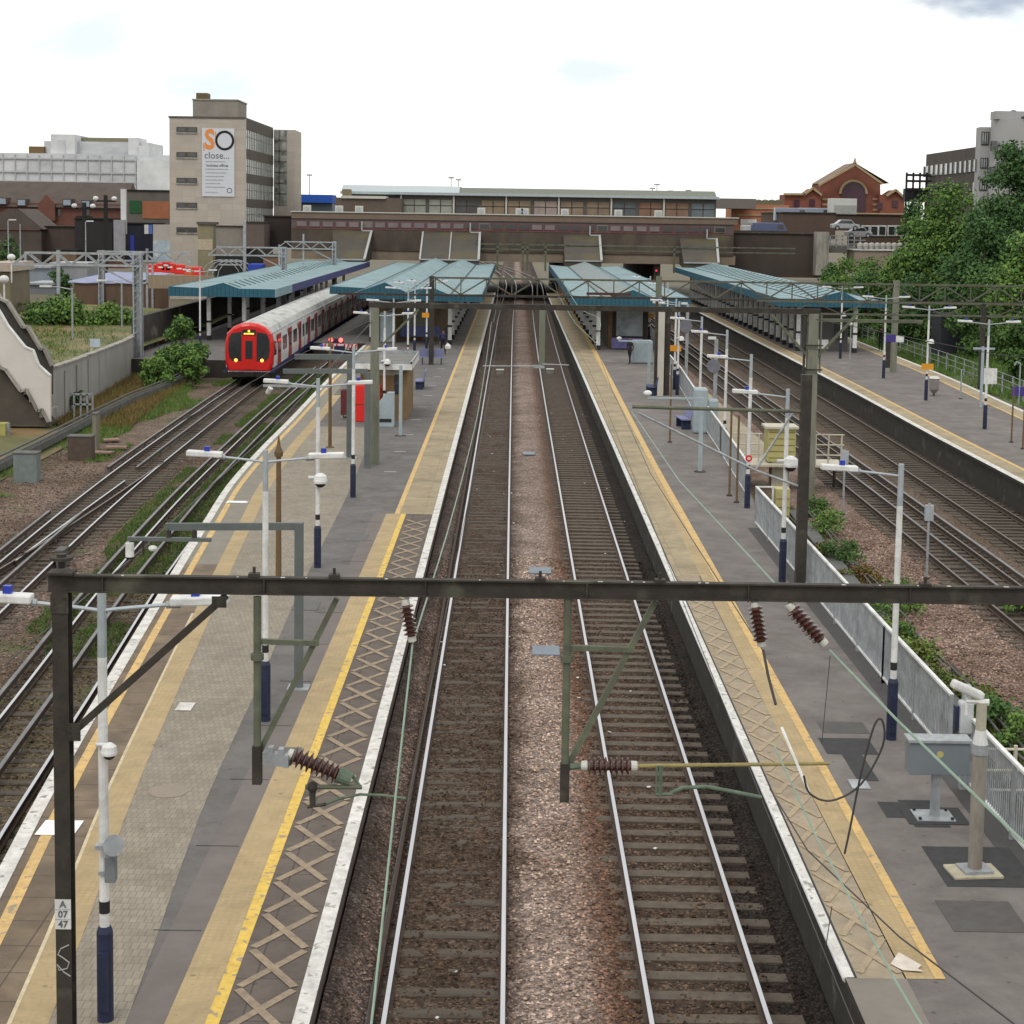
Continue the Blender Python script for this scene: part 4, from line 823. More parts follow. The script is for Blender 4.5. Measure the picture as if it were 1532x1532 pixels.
# ---------------------------------------------------------------- cabinets and posts, near right
x,y=G(1398,1222,PZ); T=thing('electrical_cabinet','wide grey electrical cabinet on a pedestal with a yellow warning label','electrical cabinet',(x,y,PZ))
MB().bx(x-.46,x+.47,y-.15,y+.15,PZ+.72,PZ+1.24).build('cabinet_box',mat('cabinet_blue_grey',(.155,.175,.195),(.13,.15,.168),rough=.5,scale=2),T,bevel=.01)
MB().bx(x-.49,x+.50,y-.19,y+.17,PZ+1.24,PZ+1.28).build('lid',C_gal,T)
MB().bx(x-.06,x+.06,y-.07,y+.07,PZ+.02,PZ+.72).build('pedestal',C_gal,T)
MB().bx(x-.32,x+.28,y-.24,y+.26,PZ,PZ+.025).build('base_plate',C_gal,T)
MB().cyl((x+.01,y-.155,PZ+1.05),(x+.01,y-.15,PZ+1.05),.055,.055,12).build('warning_label',C_ylc,T)
mb=MB()
for a in (-.27,.23):
    for b in (-.19,.21): mb.cyl((x+a,y+b,PZ+.02),(x+a,y+b,PZ+.06),.025,.025,6)
mb.build('bolts',C_blk,T)
mb=MB(); mb.cb(x,y+.02,PZ+.009,.95,.75,.006); mb.build('dark_patch',C_dark,T)
x,y=G(1458,1306,PZ); T=thing('camera_post','stout weathered grey post on a concrete foot at the lower right','post',(x,y,PZ))
MB().cyl((x,y,PZ+.05),(x,y,PZ+1.75),.10,.10,14).build('lower_tube',mat('peeling_post',(.27,.25,.22),(.17,.155,.13),scale=6,c3=(.16,.11,.07),s3=3,stretch=(1,1,.3)),T)
MB().cyl((x,y,PZ+1.75),(x,y,PZ+1.9),.115,.115,14).build('collar',C_gal,T)
MB().cyl((x,y,PZ+1.9),(x,y,PZ+2.5),.075,.075,12).build('upper_tube',mat('stained_cream_post',(.42,.40,.33),(.28,.26,.2),scale=4),T)
MB().cyl((x,y,PZ+1.9),(x,y,PZ+2.1),.11,.075,12).build('sleeve',C_wht,T)
MB().cb(x,y,PZ+.06,.42,.36,.05,rz=.15).build('base_plate',C_gal,T)
MB().cb(x-.02,y,PZ+.02,.72,.5,.05,rz=.1).build('concrete_foot',mat('pale_mortar_foot',(.42,.38,.28),(.3,.27,.2),scale=9,bump=.5),T,bevel=.015)
T=thing('cctv_camera','white bullet camera pointing up the platform on top of the stout post','camera',(x,y,PZ+2.5))
MB().cb(x-.20,y+.05,PZ+2.66,.50,.17,.13,ry=.42,rz=.1).build('housing',C_wht,T,bevel=.04)
mb=MB(); mb.cyl((x-.2,y+.05,PZ+2.6),(x-.2,y+.05,PZ+2.3),.02,.02,8); mb.cyl((x-.2,y+.05,PZ+2.5),(x+.1,y,PZ+2.5),.03,.05,8); mb.build('bracket',C_wht,T)
x2,y2=G(1440,1180,PZ); T=thing('equipment_post','grey post with a white rounded box next to the stout post','post',(x2,y2,PZ))
MB().bx(x2-.06,x2+.06,y2-.06,y2+.06,PZ,PZ+1.75).build('upright',C_gal,T); MB().bx(x2-.13,x2+.10,y2-.15,y2+.05,PZ+.95,PZ+1.5).build('box_body',mat('pale_box',(.46,.48,.49)),T,bevel=.04); MB().bx(x2-.20,x2-.14,y2-.12,y2+.02,PZ+1.0,PZ+1.42).build('side_plate',C_navy,T)
# cream pipe fence behind
T=thing('pipe_fence','cream pipe fence beyond the railing at the right edge','fence',(8.4,28,-.2))
for k in range(5): MB().cyl((8.1+k*.75,28.3,-.3),(8.1+k*.75,28.3,1.15),.035,.035,8).build('post',C_creamst,T)
mb=MB()
for z in (.35,.7,1.08): mb.cyl((8.1,28.3,z),(11.2,28.3,z),.025,.025,8)
mb.build('rails',C_creamst,T)
# yellow cabinets + cream guard rails + tall light grey cabinet
T=thing('yellow_cabinet','large yellow equipment cabinet behind the railing','cabinet',(10.6,65,-.3)); MB().bx(10.0,11.1,64.6,65.6,.85,2.15).build('cabinet_box',C_ylc,T,bevel=.02); MB().bx(9.9,11.2,64.5,65.7,2.15,2.24).build('roof',C_creamst,T)
mb=MB()
for z in (1.0,1.25,1.5,1.75,2.0): mb.bx(10.05,11.05,64.585,64.6,z,z+.02)
mb.build('louvres',C_brown,T); MB().bx(10.2,10.9,64.65,65.4,-.3,.85).build('plinth',C_creamst,T)
T=thing('yellow_cabinet','smaller yellow cabinet low behind the railing gap','cabinet',(9.45,57,-.3)); MB().bx(9.1,9.6,56.7,57.3,-.2,1.05).build('cabinet_box',C_ylc,T,bevel=.02)
mb=MB()
for z in (.1,.4,.7): mb.bx(9.13,9.57,56.685,56.7,z,z+.02)
mb.build('louvres',C_brown,T)
T=thing('guard_rail_platform','cream guard rail walkway around the yellow cabinet','guard rail',(9,66,.5))
mb=MB()
for x in (8.6,9.1,9.6,11.8,12.3,12.8): mb.cyl((x,64.2,.8),(x,64.2,2.0),.035,.035,6)
for z in (1.2,1.6,2.0): mb.cyl((8.6,64.2,z),(9.7,64.2,z),.03,.03,6); mb.cyl((11.7,64.2,z),(12.9,64.2,z),.03,.03,6)
mb.build('handrails',C_creamst,T); MB().bx(8.5,13.0,64.1,65.9,.72,.80).build('walkway_deck',C_creamst,T); 
mb=MB()
for x in (8.7,11.5,12.7): mb.bx(x-.05,x+.05,64.9,65.0,-.4,.72)
mb.build('support_legs',C_ole,T)
x,y=G(1052,648,PZ); T=thing('equipment_cabinet','tall pale grey double cabinet with rounded top by the railing','cabinet',(x,y,PZ)); MB().bx(x-.45,x+.15,y-.3,y+.4,PZ,PZ+2.0).build('tall_box',C_galb,T,bevel=.1); MB().bx(x+.15,x+.62,y-.2,y+.4,PZ,PZ+1.5).build('side_box',C_galb,T,bevel=.08)
MB().bx(x-.06,x-.04,y-.31,y-.3,PZ+.1,PZ+1.85).build('door_gap',C_arm,T)
# slim grey post with arm near cabinet (1045,705)
x,y=G(1047,706,PZ); T=thing('camera_gallows','pale grey gallows post reaching left in front of the tall grey cabinet','gallows',(x,y,PZ)); MB().bx(x-.07,x+.07,y-.07,y+.07,PZ,PZ+2.75).build('upright',C_galb,T); MB().bx(x-2.0,x+.07,y-.03,y+.03,PZ+2.70,PZ+2.77).build('boom',C_galb,T); MB().cyl((x,y,PZ),(x,y,PZ+.04),.22,.2,12).build('foot',C_ole,T)
MB().ell((x-2.0,y,PZ+2.9),(.16,.12,.11)).build('camera_head',C_wht,T)
x,y=G(970,585,PZ); T=thing('camera_gallows','pale blue gallows post reaching left beside the sitting bench and black posts','gallows',(x,y+3,PZ)); MB().bx(x-.07,x+.07,y-.07,y+.07,PZ,PZ+2.75).build('upright',C_galb,T); MB().bx(x-1.7,x+.07,y-.05,y+.05,PZ+2.68,PZ+2.76).build('boom',C_galb,T); MB().cyl((x,y,PZ),(x,y,PZ+.04),.2,.2,12).build('foot',C_ole,T); MB().ell((x-1.65,y,PZ+2.85),(.14,.1,.1)).build('camera_head',C_wht,T)
x,y=G(1003,590,PZ)
for i,(px,py,h,lb) in enumerate(((1002,662,3.3,'thin rusty post on the right island left of the tall cabinet'),(1091,742,3.0,'thin rusty stake by the railing near the navy lamp foot'),(1102,752,2.9,'second thin rusty stake just right of its neighbour by the railing'),(1386,866,2.2,'dark grey signal stake standing in the pink ballast'),(1261,770,2.3,'grey stake with bracket at the edge of the weeds on the right'),(1437,597,1.6,'short pale post on the far right platform'),(1271,553,2.9,'slim grey post with a white lamp on the far right platform'),(1513,662,2.4,'thin rusty stake at the right edge of the far platform'),(1530,672,2.4,'second thin rusty stake at the right edge of the far platform'))):
    z=PZ if py<760 else 0; x,y=G(px,py,z); T=thing('thin_post',lb,'post',(x,y,z),'thin posts and stakes'); MB().cyl((x,y,z-.2),(x,y,z+h),.04,.035,8).build('shaft',C_gal if i in(3,4,5,6) else C_brown,T)
    if i in (3,4): MB().bx(x-.12,x+.12,y-.06,y+.06,z+h-.5,z+h-.05).build('head_box',C_arm,T)
    if i==6: MB().ell((x,y,z+h),(.13,.13,.1)).build('lamp_head',C_wht,T)
    else: MB().cyl((x,y,z-.01),(x,y,z+.05),.1,.09,8).build('foot',C_ole,T)
x,y=G(1467,609,PZ); T=thing('sign_post','grey post with a white square panel on the far right platform','sign',(x,y,PZ)); MB().bx(x-.06,x+.06,y-.06,y+.06,PZ,PZ+3.1).build('upright',C_galb,T); MB().bx(x+.08,x+.75,y-.08,y-.03,PZ+1.2,PZ+2.0).build('panel',C_wht,T); MB().bx(x-.5,x+.6,y-.04,y+.04,PZ+2.95,PZ+3.05).build('crossbar',C_galb,T)
x,y=G(1397,592,PZ); T=thing('litter_bin','grey litter bin hanging by the lamp on the far right platform','litter bin',(x,y,PZ)); MB().lathe((x,y,PZ+.15),(x,y,PZ+.95),[(0,.12),(.25,.26),(1,.28)],12).build('bin_body',mat('bin_grey',(.22,.21,.2)),T); MB().cyl((x,y,PZ),(x,y,PZ+.2),.05,.05,8).build('stem',C_ole,T); MB().lathe((x,y,PZ+.95),(x,y,PZ+1.05),[(0,.3),(1,.2)],12).build('lid',C_wht,T)
x,y=G(1332,560,PZ); T=thing('platform_sign','violet and white sign panel near the person on the far right platform','sign',(x,y,PZ)); MB().bx(x-.32,x-.05,y-.03,y+.03,PZ+.4,PZ+2.3).build('pillar',C_ole,T); MB().bx(x-.35,x+.25,y-.06,y-.03,PZ+2.0,PZ+2.45).build('panel',mat('violet_sign',(.06,.045,.22)),T); MB().bx(x+.25,x+.75,y-.05,y-.02,PZ+2.0,PZ+2.4).build('white_panel',C_wht,T)
x,y=G(1524,604,PZ); T=thing('platform_sign','violet sign at the right edge above the yellow line','sign',(x,y,PZ)); MB().bx(x-.4,x+.5,y-.03,y+.03,PZ+.4,PZ+.9).build('panel',mat('violet_sign',(.06,.045,.22)),T); MB().cyl((x,y,PZ),(x,y,PZ+2.1),.04,.04,8).build('upright',C_gal,T); MB().tube([(x,y,PZ+2.1),(x-.2,y,PZ+2.2),(x-.3,y,PZ+2.0)],.04,8).build('lamp_hook',C_gal,T)
# ---------------------------------------------------------------- kiosk, bins, seats, buffer
x0,x1,y0,y1=-6.9,-4.78,75.7,80.6
T=thing('brick_kiosk','small yellow brick kiosk with flat white-edged roof on the left island','kiosk',((x0+x1)/2,y0,PZ))
MB().bx(x0,x1,y0,y1,PZ,PZ+2.35).build('wall',C_brk,T)
rf=MB().bx(x0-.5,x1+.25,y0-.5,y1+.3,PZ+2.35,PZ+2.62).build('roof',C_wht,T); mb=MB(); mb.bx(x0-.4,x1+.15,y0-.4,y1+.2,PZ+2.62,PZ+2.64); mb.build('roof_felt',mat('grey_felt',(.17,.165,.15),(.11,.11,.10),scale=1),rf)
mb=MB(); mb.bx(x0-.5,x1+.25,y0-.5,y0-.44,PZ+2.62,PZ+2.72); mb.bx(x0-.5,x0-.44,y0-.5,y1+.3,PZ+2.62,PZ+2.74); mb.bx(x1+.19,x1+.25,y0-.5,y1+.3,PZ+2.62,PZ+2.74); mb.bx(x0-.5,x1+.25,y1+.24,y1+.3,PZ+2.62,PZ+2.78); mb.build('parapet',C_gal,rf)
MB().bx(-5.35,-5.1,y0-.03,y0,PZ+1.2,PZ+2.1).build('noticeboard',C_glass,T)
MB().bx(x0+.1,x1-.2,y0-.02,y0,PZ+2.05,PZ+2.3).build('fascia_panel',mat('kiosk_fascia',(.28,.30,.24)),T)
T=thing('red_cabinet','bright red two-door cabinet against the kiosk wall','cabinet',(-6.6,75.2,PZ)); MB().bx(-7.05,-5.95,74.9,75.6,PZ,PZ+1.65).build('cabinet_box',C_red,T,bevel=.03); mb=MB(); mb.bx(-7.06,-5.94,74.88,74.9,PZ+.78,PZ+.8); mb.bx(-6.5,-6.48,74.88,74.9,PZ+.8,PZ+1.6); mb.build('door_gaps',C_rust,T)
T=thing('maroon_cabinet','dark maroon cabinet left of the red one','cabinet',(-7.5,77,PZ)); MB().bx(-7.85,-7.35,76.2,76.8,PZ+.15,PZ+1.3).build('cabinet_box',mat('maroon_paint',(.13,.03,.035)),T,bevel=.02); mb=MB()
for a in (-7.8,-7.4): mb.bx(a-.04,a+.04,76.3,76.7,PZ,PZ+.15)
mb.build('feet',C_creamst,T)
T=thing('grey_waste_bin','grey pointed-lid machine beside the red cabinet, half hidden by the concrete mast','cabinet',(-5.75,73.5,PZ)); MB().prism([(-5.95,PZ),(-5.2,PZ),(-5.2,PZ+1.5),(-5.5,PZ+1.5),(-5.95,PZ+1.0)],73.3,73.9).build('machine_body',C_galb,T); MB().bx(-5.9,-5.3,73.28,73.3,PZ+.2,PZ+.35).build('slot',C_blk,T)
T=thing('rail_barrier','low white barrier at the corner of the kiosk','barrier',(-7.1,72,PZ)); T2_=None
MB().beam((-5.9,73.2,PZ+.9),(-5.9,72.0,PZ+.9),.05,.05).bx(-5.93,-5.87,72,72.06,PZ,PZ+.9).build('rail',C_wht,T)
T=thing('downpipe_post','pale blue post in front of the kiosk right corner','post',(-4.25,66,PZ)); x,y=G(599,652,PZ); T.location=(x,y,PZ); OFF[T.name]=(x,y,PZ)
MB().bx(x-.07,x+.07,y-.07,y+.07,PZ,PZ+3.0).build('upright',C_galb,T); MB().cyl((x,y,PZ),(x,y,PZ+.03),.25,.22,12).build('foot',C_ole,T)
def seat(label,x,y,rz,m=None):
    T=thing('bench',label,'bench',(0,0,0),'platform seats'); m=m or mat('seat_lilac_grey',(.20,.21,.36),(.15,.16,.28))
    MB().bx(-.75,.75,-.22,.22,.42,.47).build('seat_pan',m,T); MB().cb(0,.26,.75,1.5,.05,.5,rx=-.2).build('backrest',m,T)
    for s_ in (-.6,.6): MB().bx(s_-.03,s_+.03,-.2,.22,0,.42).build('leg',C_navy,T)
    T.location=(x,y,PZ); T.rotation_euler=(0,0,rz); return T
x,y=G(1022,640,PZ); seat('lilac metal seat facing left near the tall grey cabinet',x,y,-pi/2+.1)
x,y=G(968,590,PZ); seat('dark blue seat cluster at the foot of the black posts',x+.2,y,-pi/2,mat('seat_navy',(.05,.07,.15)))
x,y=G(628,581,PZ); seat('pale seat at the right corner of the kiosk',x,y,-pi/2)
x,y=G(646,545,PZ); seat('grey seat beside the gantry mast on the left island',x,y,pi)
T=thing('buffer_stop','buffer stop at the end of the bay track with two red lamps and striped board','buffer stop',(-12.15,117,-.1))
st=MB(); st.bx(-13.35,-10.9,116.9,116.98,.82,1.25); bd=st.build('board',C_wht,T)
C_redr=mat('red_reflective_stripe',(.62,.03,.03))
mb=MB()
for k in range(9):
    if k==4: continue
    x=-13.3+k*.27; mb.q((x,116.893,.83),(x+.13,116.893,.83),(x+.25,116.893,1.24),(x+.12,116.893,1.24))
mb.build('red_stripes',C_redr,bd)
MB().bx(-12.5,-11.75,116.8,117.3,.35,1.1).build('centre_block',C_navy,T)
mb=MB(); mb.beam((-12.9,116.9,1.0),(-12.9,119,-.2),.12,.12); mb.beam((-11.4,116.9,1.0),(-11.4,119,-.2),.12,.12); mb.bx(-12.95,-12.85,116.85,116.95,-.2,1.0); mb.bx(-11.45,-11.35,116.85,116.95,-.2,1.0); mb.build('frame',C_ole,T)
C_lampr=mat('lit_red_lamp',(.8,.02,.02),emit=(1,.07,.06),estr=6)
for x in (-12.75,-12.05): MB().cyl((x,116.8,1.5),(x,116.95,1.5),.14,.15,16).build('red_lamp',C_lampr,T)
MB().bx(-12.95,-11.85,116.93,116.99,1.25,1.6).build('lamp_bracket',C_navy,T)
# litter / paper
mb=MB(); mb.q((4.83,20.05,PZ+.03),(5.0,20.35,PZ+.05),(5.22,20.05,PZ+.02),(5.15,19.95,PZ+.02)); mb.q((4.83,20.05,PZ+.03),(5.15,19.95,PZ+.02),(5.2,19.85,PZ+.03),(4.95,19.9,PZ+.02)); mb.build('paper_scrap',mat('torn_paper',(.62,.55,.48)),label='torn white paper scrap lying at the near end of the right island',cat='litter')
mb=MB()
for k in range(9): mb.cb(-.35+.02*k,0,0,0,0,0)
def debris():
    r=random.Random(5); mb=MB()
    for k in range(60):
        x=r.uniform(-2.0,4.0); y=r.uniform(18,90); s_=r.uniform(.03,.08); mb.cb(x,y,-.10,s_,s_*.7,.01,rz=r.uniform(0,3),rx=r.uniform(-.4,.4))
    mb.build('litter',mat('pale_litter',(.6,.6,.58),(.4,.4,.4)),kind='stuff',label='small pale scraps of litter lying in the ballast',cat='litter')
debris()
for i,(x,y) in enumerate(((.78,72.5),(.9,48.0),(.9,38.9))):
    w=.22 if i==0 else .27; MB().bx(x-w*1.2,x+w*1.2,y-.42,y+.42,-.1,-.05).build('cover_plate',mat('blue_grey_plate',(.15,.185,.22),(.12,.15,.18),rough=.5),label=['farthest blue-grey cover plate lying between the centre tracks','middle blue-grey cover plate between the centre tracks, just above the beam','nearest blue-grey cover plate between the centre tracks, left of the drop bracket'][i],cat='cover plate',group='cover plates between the tracks',bevel=.008)
# point machines / boxes between rails far
for i,(px,py) in enumerate(((748,556),(823,555))):
    x,y=G(px,py,0); T=thing('track_box',['pale box on the left centre track in mid distance','pale box on the right centre track in mid distance'][i],'track box',(x,y,-.2)); MB().bx(x-.22,x+.22,y-.3,y+.3,-.2,.12).build('box_body',C_conc,T,bevel=.03); MB().bx(x-.26,x+.26,y-.34,y+.34,.12,.15).build('lid',C_cem,T)
# loose rail and cable along left track
mb=MB(); sweep(mb,TL,11.5,90,-.93,d=2,zo=-.01,top=()); mb.build('spare_rail',[C_rust,C_rust],label='dark rusty spare rail lying outside the left rail of the centre-left track',cat='rail')
# ================================================================ train
C_trw=mat('train_white_side',(.62,.62,.62),(.52,.52,.53),rough=.35,scale=1)
C_trr=mat('train_red',(.54,.016,.014),(.48,.013,.011),rough=.3,scale=1)
C_trd=mat('train_door_red',(.28,.03,.025),(.22,.025,.02),rough=.4)
C_trb=mat('train_blue_skirt',(.02,.025,.10),rough=.5)
C_trf=mat('train_roof_dirty_white',(.46,.46,.445),(.28,.28,.27),rough=.5,scale=1.1,detail=9,c3=(.20,.20,.19),s3=.9,t3=(.56,.66),stretch=(1.6,.5,1))
C_und=mat('underframe_black',(.02,.02,.02),rough=.9)
T=thing('underground_train','red, white and blue passenger train with lit headlamps standing at the left platform','train',(-15.75,100,0))
def carprof():
    hw=1.46
    return [(-hw+.04,1.0),(-hw,1.5),(-hw+.02,2.3),(-hw+.14,2.95),(-hw+.40,3.38),(-hw+.85,3.62),(0,3.72),(hw-.85,3.62),(hw-.40,3.38),(hw-.14,2.95),(hw-.02,2.3),(hw,1.5),(hw-.04,1.0)]
def Tang(y): return math.atan((T1(y+1)-T1(y-1))/2)
def car(yf,yb,first):
    ym=(yf+yb)/2; cx=(T1(yf)+T1(yb))/2; an=-math.atan((T1(yb)-T1(yf))/(yb-yf)); L_=yb-yf
    R=Matrix.Translation((cx,ym,0))@Matrix.Rotation(an,4,'Z')
    def fin(mb,name,m,parent=T,**k):
        mb.v=[tuple(R@Vector(p)) for p in mb.v]; return mb.build(name,m,parent,**k)
    a,b=-L_/2+.22,L_/2-.22
    p=carprof(); mb=MB(); n=len(p); i=0
    ys_=[a,b]
    if first: ys_=[a+.35,b]
    for y in ys_:
        for x,z in p: mb.v.append((x,y,z))
    for k in range(n-1): mb.f.append((k,k+1,n+k+1,n+k)); mb.m.append(1 if 3<=k<=8 else 0)
    mb.f.append(tuple(range(n))); mb.m.append(0); mb.f.append(tuple(range(n,2*n))[::-1]); mb.m.append(0)
    body=fin(mb,'car_body',[C_trw,C_trf],smooth=False)
    mb=MB(); mb.bx(-1.44,1.44,a+.1,b,.72,1.02); fin(mb,'skirt',C_trb,body)
    mb=MB(); mb.bx(-1.1,1.1,a+.6,b-.6,.25,.75)
    fin(mb,'underframe',C_und,body)
    mb=MB()
    for yy in (a+2.4,a+4.2,b-4.2,b-2.4):
        for x in (-.75,.75): mb.cyl((x-.06,yy,.40),(x+.06,yy,.40),.40,.40,16)
    fin(mb,'wheels',C_und,body)
    nd=3; 
    for sx_ in (-1,1):
        for k in range(nd):
            yc=a+(L_-.44)*(k+.5)/nd
            d=MB(); d.bx(sx_*1.445,sx_*1.475,yc-.78,yc+.78,1.05,2.92); do=fin(d,'door',C_trd,body)
            w=MB(); w.bx(sx_*1.476,sx_*1.482,yc-.62,yc-.08,1.75,2.6); w.bx(sx_*1.476,sx_*1.482,yc+.08,yc+.62,1.75,2.6); w.v=[tuple(R@Vector(q)) for q in w.v]; w.build('door_window',C_glass,do)
        for k in range(nd+1):
            yc=a+(L_-.44)*k/nd; wd=.95 if 0<k<nd else .45; yc=min(max(yc,a+.9),b-.6)
            w=MB(); w.bx(sx_*1.462,sx_*1.478,yc-wd,yc+wd,1.75,2.62); fin(w,'window',C_glass,body)
        mb=MB(); mb.bx(sx_*1.28,sx_*1.33,a,b,3.06,3.10); fin(mb,'gutter',C_arm,body)
    if not first or True:
        mb=MB()
        q=[(x*.985,z-.03 if z>1.1 else z) for x,z in p]
        i=len(mb.v)
        for y in (b,b+.44):
            for x,z in q: mb.v.append((x,y,z))
        for k in range(n-1): mb.f.append((i+k,i+k+1,i+n+k+1,i+n+k)); mb.m.append(0)
        fin(mb,'gangway',mat('gangway_grey',(.26,.27,.28)),body)
    return R
R=car(99.6,117.6,True)
for k in range(5): car(117.6+k*15.4,133+k*15.4,False)
# cab front
a=-9.0+.22
def ftr(mb,name,m,parent=T,**k): mb.v=[tuple(R@Vector(p)) for p in mb.v]; return mb.build(name,m,parent,**k)
hw=1.46
def frontprof(s=1.,z0=.78): 
    return [(-hw*.86*s,z0),(-hw*.97*s,1.25),(-hw*s,1.9),(-hw*.985*s,2.6),(-hw*.9*s,3.1),(-hw*.66*s,3.46),(-hw*.33*s,3.66),(0,3.72),(hw*.33*s,3.66),(hw*.66*s,3.46),(hw*.9*s,3.1),(hw*.985*s,2.6),(hw*s,1.9),(hw*.97*s,1.25),(hw*.86*s,z0)]
mb=MB(); rings=[]
for y,s_,dz in ((a+.45,1.004,0),(a+.15,1.0,0),(a,.965,-.03),(a-.06,.90,-.08)):
    pr=[(x*s_,(z-1.9)*(s_)+1.9+dz*.0) for x,z in frontprof()]; rings.append(len(mb.v)); mb.v+= [(x,y,z) for x,z in pr]
n=15
for r0,r1 in zip(rings,rings[1:]):
    for k in range(n): mb.f.append((r0+k,r0+(k+1)%n,r1+(k+1)%n,r1+k)); mb.m.append(0)
mb.f.append(tuple(rings[-1]+k for k in range(n))); mb.m.append(0)
cab=ftr(mb,'cab_front',C_trr)
yw=a-.075
for s_ in (-1,1):
    w=MB(); pts=[(s_*.45,1.42),(s_*.98,1.42),(s_*1.17,1.62),(s_*1.24,2.1),(s_*1.2,2.75),(s_*1.05,3.08),(s_*.45,3.18)]
    i=len(w.v)
    for y in (yw,yw+.03): w.v+=[(x,y,z) for x,z in pts]
    w.f.append(tuple(range(7))); w.m.append(0); w.f.append(tuple(range(7,14))[::-1]); w.m.append(0)
    for k in range(7): w.f.append((k,(k+1)%7,7+(k+1)%7,7+k)); w.m.append(0)
    ftr(w,'windscreen',C_glass,cab)
    w=MB(); w.cyl((s_*.78,yw-.03,1.47),(s_*.78,yw,1.47),.10,.10,14); ftr(w,'headlamp',mat('lit_headlamp',(1,.6,.2),emit=(1,.22,.02),estr=4.5),cab)
    w=MB(); w.beam((s_*.6,yw-.02,1.5),(s_*.95,yw-.02,2.2),.02,.02); ftr(w,'wiper',C_blk,cab)
w=MB(); w.bx(-.38,.38,yw-.01,yw+.02,.95,2.95); dr=ftr(w,'cab_door',C_trr,cab)
w=MB(); w.bx(-.22,.22,yw-.02,yw,1.55,2.65); ftr(w,'door_window',C_glass,dr)
w=MB(); w.bx(-.40,.40,yw-.02,yw+.01,2.98,3.32); ds=ftr(w,'destination_display',C_blk,cab)
C_dot=mat('amber_dot_matrix',(.9,.5,.05),emit=(1,.5,.05),estr=2.)
w=MB(); w.bx(-.06,.06,yw-.03,yw-.02,3.16,3.29); w.bx(-.30,.30,yw-.03,yw-.02,3.03,3.11); ftr(w,'lit_characters',C_dot,ds)
w=MB(); w.bx(-1.2,1.2,a,a+.5,.45,.8); w.bx(-.3,.3,a-.25,a,.5,.75); w.cyl((0,a-.3,.62),(0,a-.2,.62),.12,.12,10); ftr(w,'coupler',C_und,cab)
w=MB(); w.bx(-1.25,1.25,a+.0,a+.06,.76,.82); ftr(w,'apron_trim',C_wht,cab)
# ================================================================ canopies
def canopy(label,prof,y0,y1,dz,ribs=None,front_y=None,side=None,fasc_bottom=4.22,mats_=None,cols=(),taperz=0.0,step=None):
    """folded roof: prof = list of (X,Z) left to right"""
    T=thing('platform_canopy',label,'platform canopy',(prof[0][0],y0,PZ))
    for k in range(len(prof)-1):
        (xa,za),(xb,zb)=prof[k],prof[k+1]; ya=y0 if not step else (step[k] if step[k] else y0)
        mb=MB(); i=0
        for y,d in ((ya,0),(y1,taperz)):
            mb.v+=[(xa,y,za+d),(xb,y,zb+d),(xb,y,zb+d-.10),(xa,y,za+d-.10)]
        for f in ((0,1,5,4),(2,3,7,6),(0,4,7,3),(1,2,6,5),(0,3,2,1),(4,5,6,7)): mb.f.append(f); mb.m.append(0)
        mm=C_roof if not mats_ else mats_[k]
        ro=mb.build('roof_slope',mm,T)
        if ribs and k in ribs:
            rb=MB(); y=ya+1.5
            while y<y1-1: rb.beam((xa+(xb-xa)*.12,y,za+(zb-za)*.12+.03),(xa+(xb-xa)*.9,y,za+(zb-za)*.9+.03),.10,.05); y+=2.35
            rb.build('glazing_bars',mat('glazing_bar_dark',(.06,.10,.115)),ro)
        else:
            rb=MB(); y=ya+3
            while y<y1-1: rb.beam((xa,y,za+.005),(xb,y,zb+.005),.03,.012); y+=3
            rb.build('roof_seams',mat('roof_seam',(.12,.19,.21)),ro)
        # front fascia piece
        f=MB(); f.prism([(xa,fasc_bottom),(xb,fasc_bottom),(xb,zb+.04),(xa,za+.04)],ya-.06,ya)
        fo=f.build('fascia',C_fasc,T)
        rb=MB(); x=xa+.15
        while x<xb: 
            z=za+(zb-za)*(x-xa)/(xb-xa); rb.bx(x-.015,x+.015,ya-.075,ya-.06,fasc_bottom+.03,z); x+=.3
        rb.build('fascia_ribs',mat('fascia_rib_dark',(.015,.055,.08)),fo)
    # valley gutters
    g_=MB()
    for k in range(1,len(prof)-1):
        if prof[k][1]<prof[k-1][1] and prof[k][1]<=prof[k+1][1]+.001: g_.beam((prof[k][0],y0+.2,prof[k][1]+.02),(prof[k][0],y1,prof[k][1]+.02+taperz),.16,.04)
    if g_.v: g_.build('valley_gutter',mat('gutter_dark',(.04,.07,.08)),T)
    (xa,za),(xb,zb)=prof[0],prof[-1]; ya=y0 if not step else step[0]
    MB().bx(xa-.06,xa,ya-.06,y1,fasc_bottom,za+.04).build('side_fascia',(side or {}).get('l',C_fasc),T)
    r_=(side or {}).get('r',C_fasc)
    if isinstance(r_,tuple):
        MB().bx(xb,xb+.06,y0-.06,y0+r_[0],fasc_bottom,zb+.04).build('side_fascia',r_[1],T); MB().bx(xb,xb+.06,y0+r_[0],y1,fasc_bottom,zb+.04).build('side_fascia',r_[2],T)
    else: MB().bx(xb,xb+.06,y0-.06,y1,fasc_bottom,zb+.04).build('side_fascia',r_,T)
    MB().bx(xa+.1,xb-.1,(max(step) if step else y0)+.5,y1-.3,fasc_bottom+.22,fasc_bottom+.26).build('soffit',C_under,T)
    for (x,ys_) in cols:
        for y in ys_:
            c=MB(); c.bx(x-.14,x+.14,y-.14,y+.14,PZ+.0,fasc_bottom+.25); co_=c.build('column',C_wht,T)
            b=MB(); b.bx(x-.155,x+.155,y-.155,y+.155,PZ,PZ+.35); b.bx(x-.155,x+.155,y-.155,y+.155,PZ+1.3,PZ+1.45); b.build('column_bands',C_blk,co_)
    return T
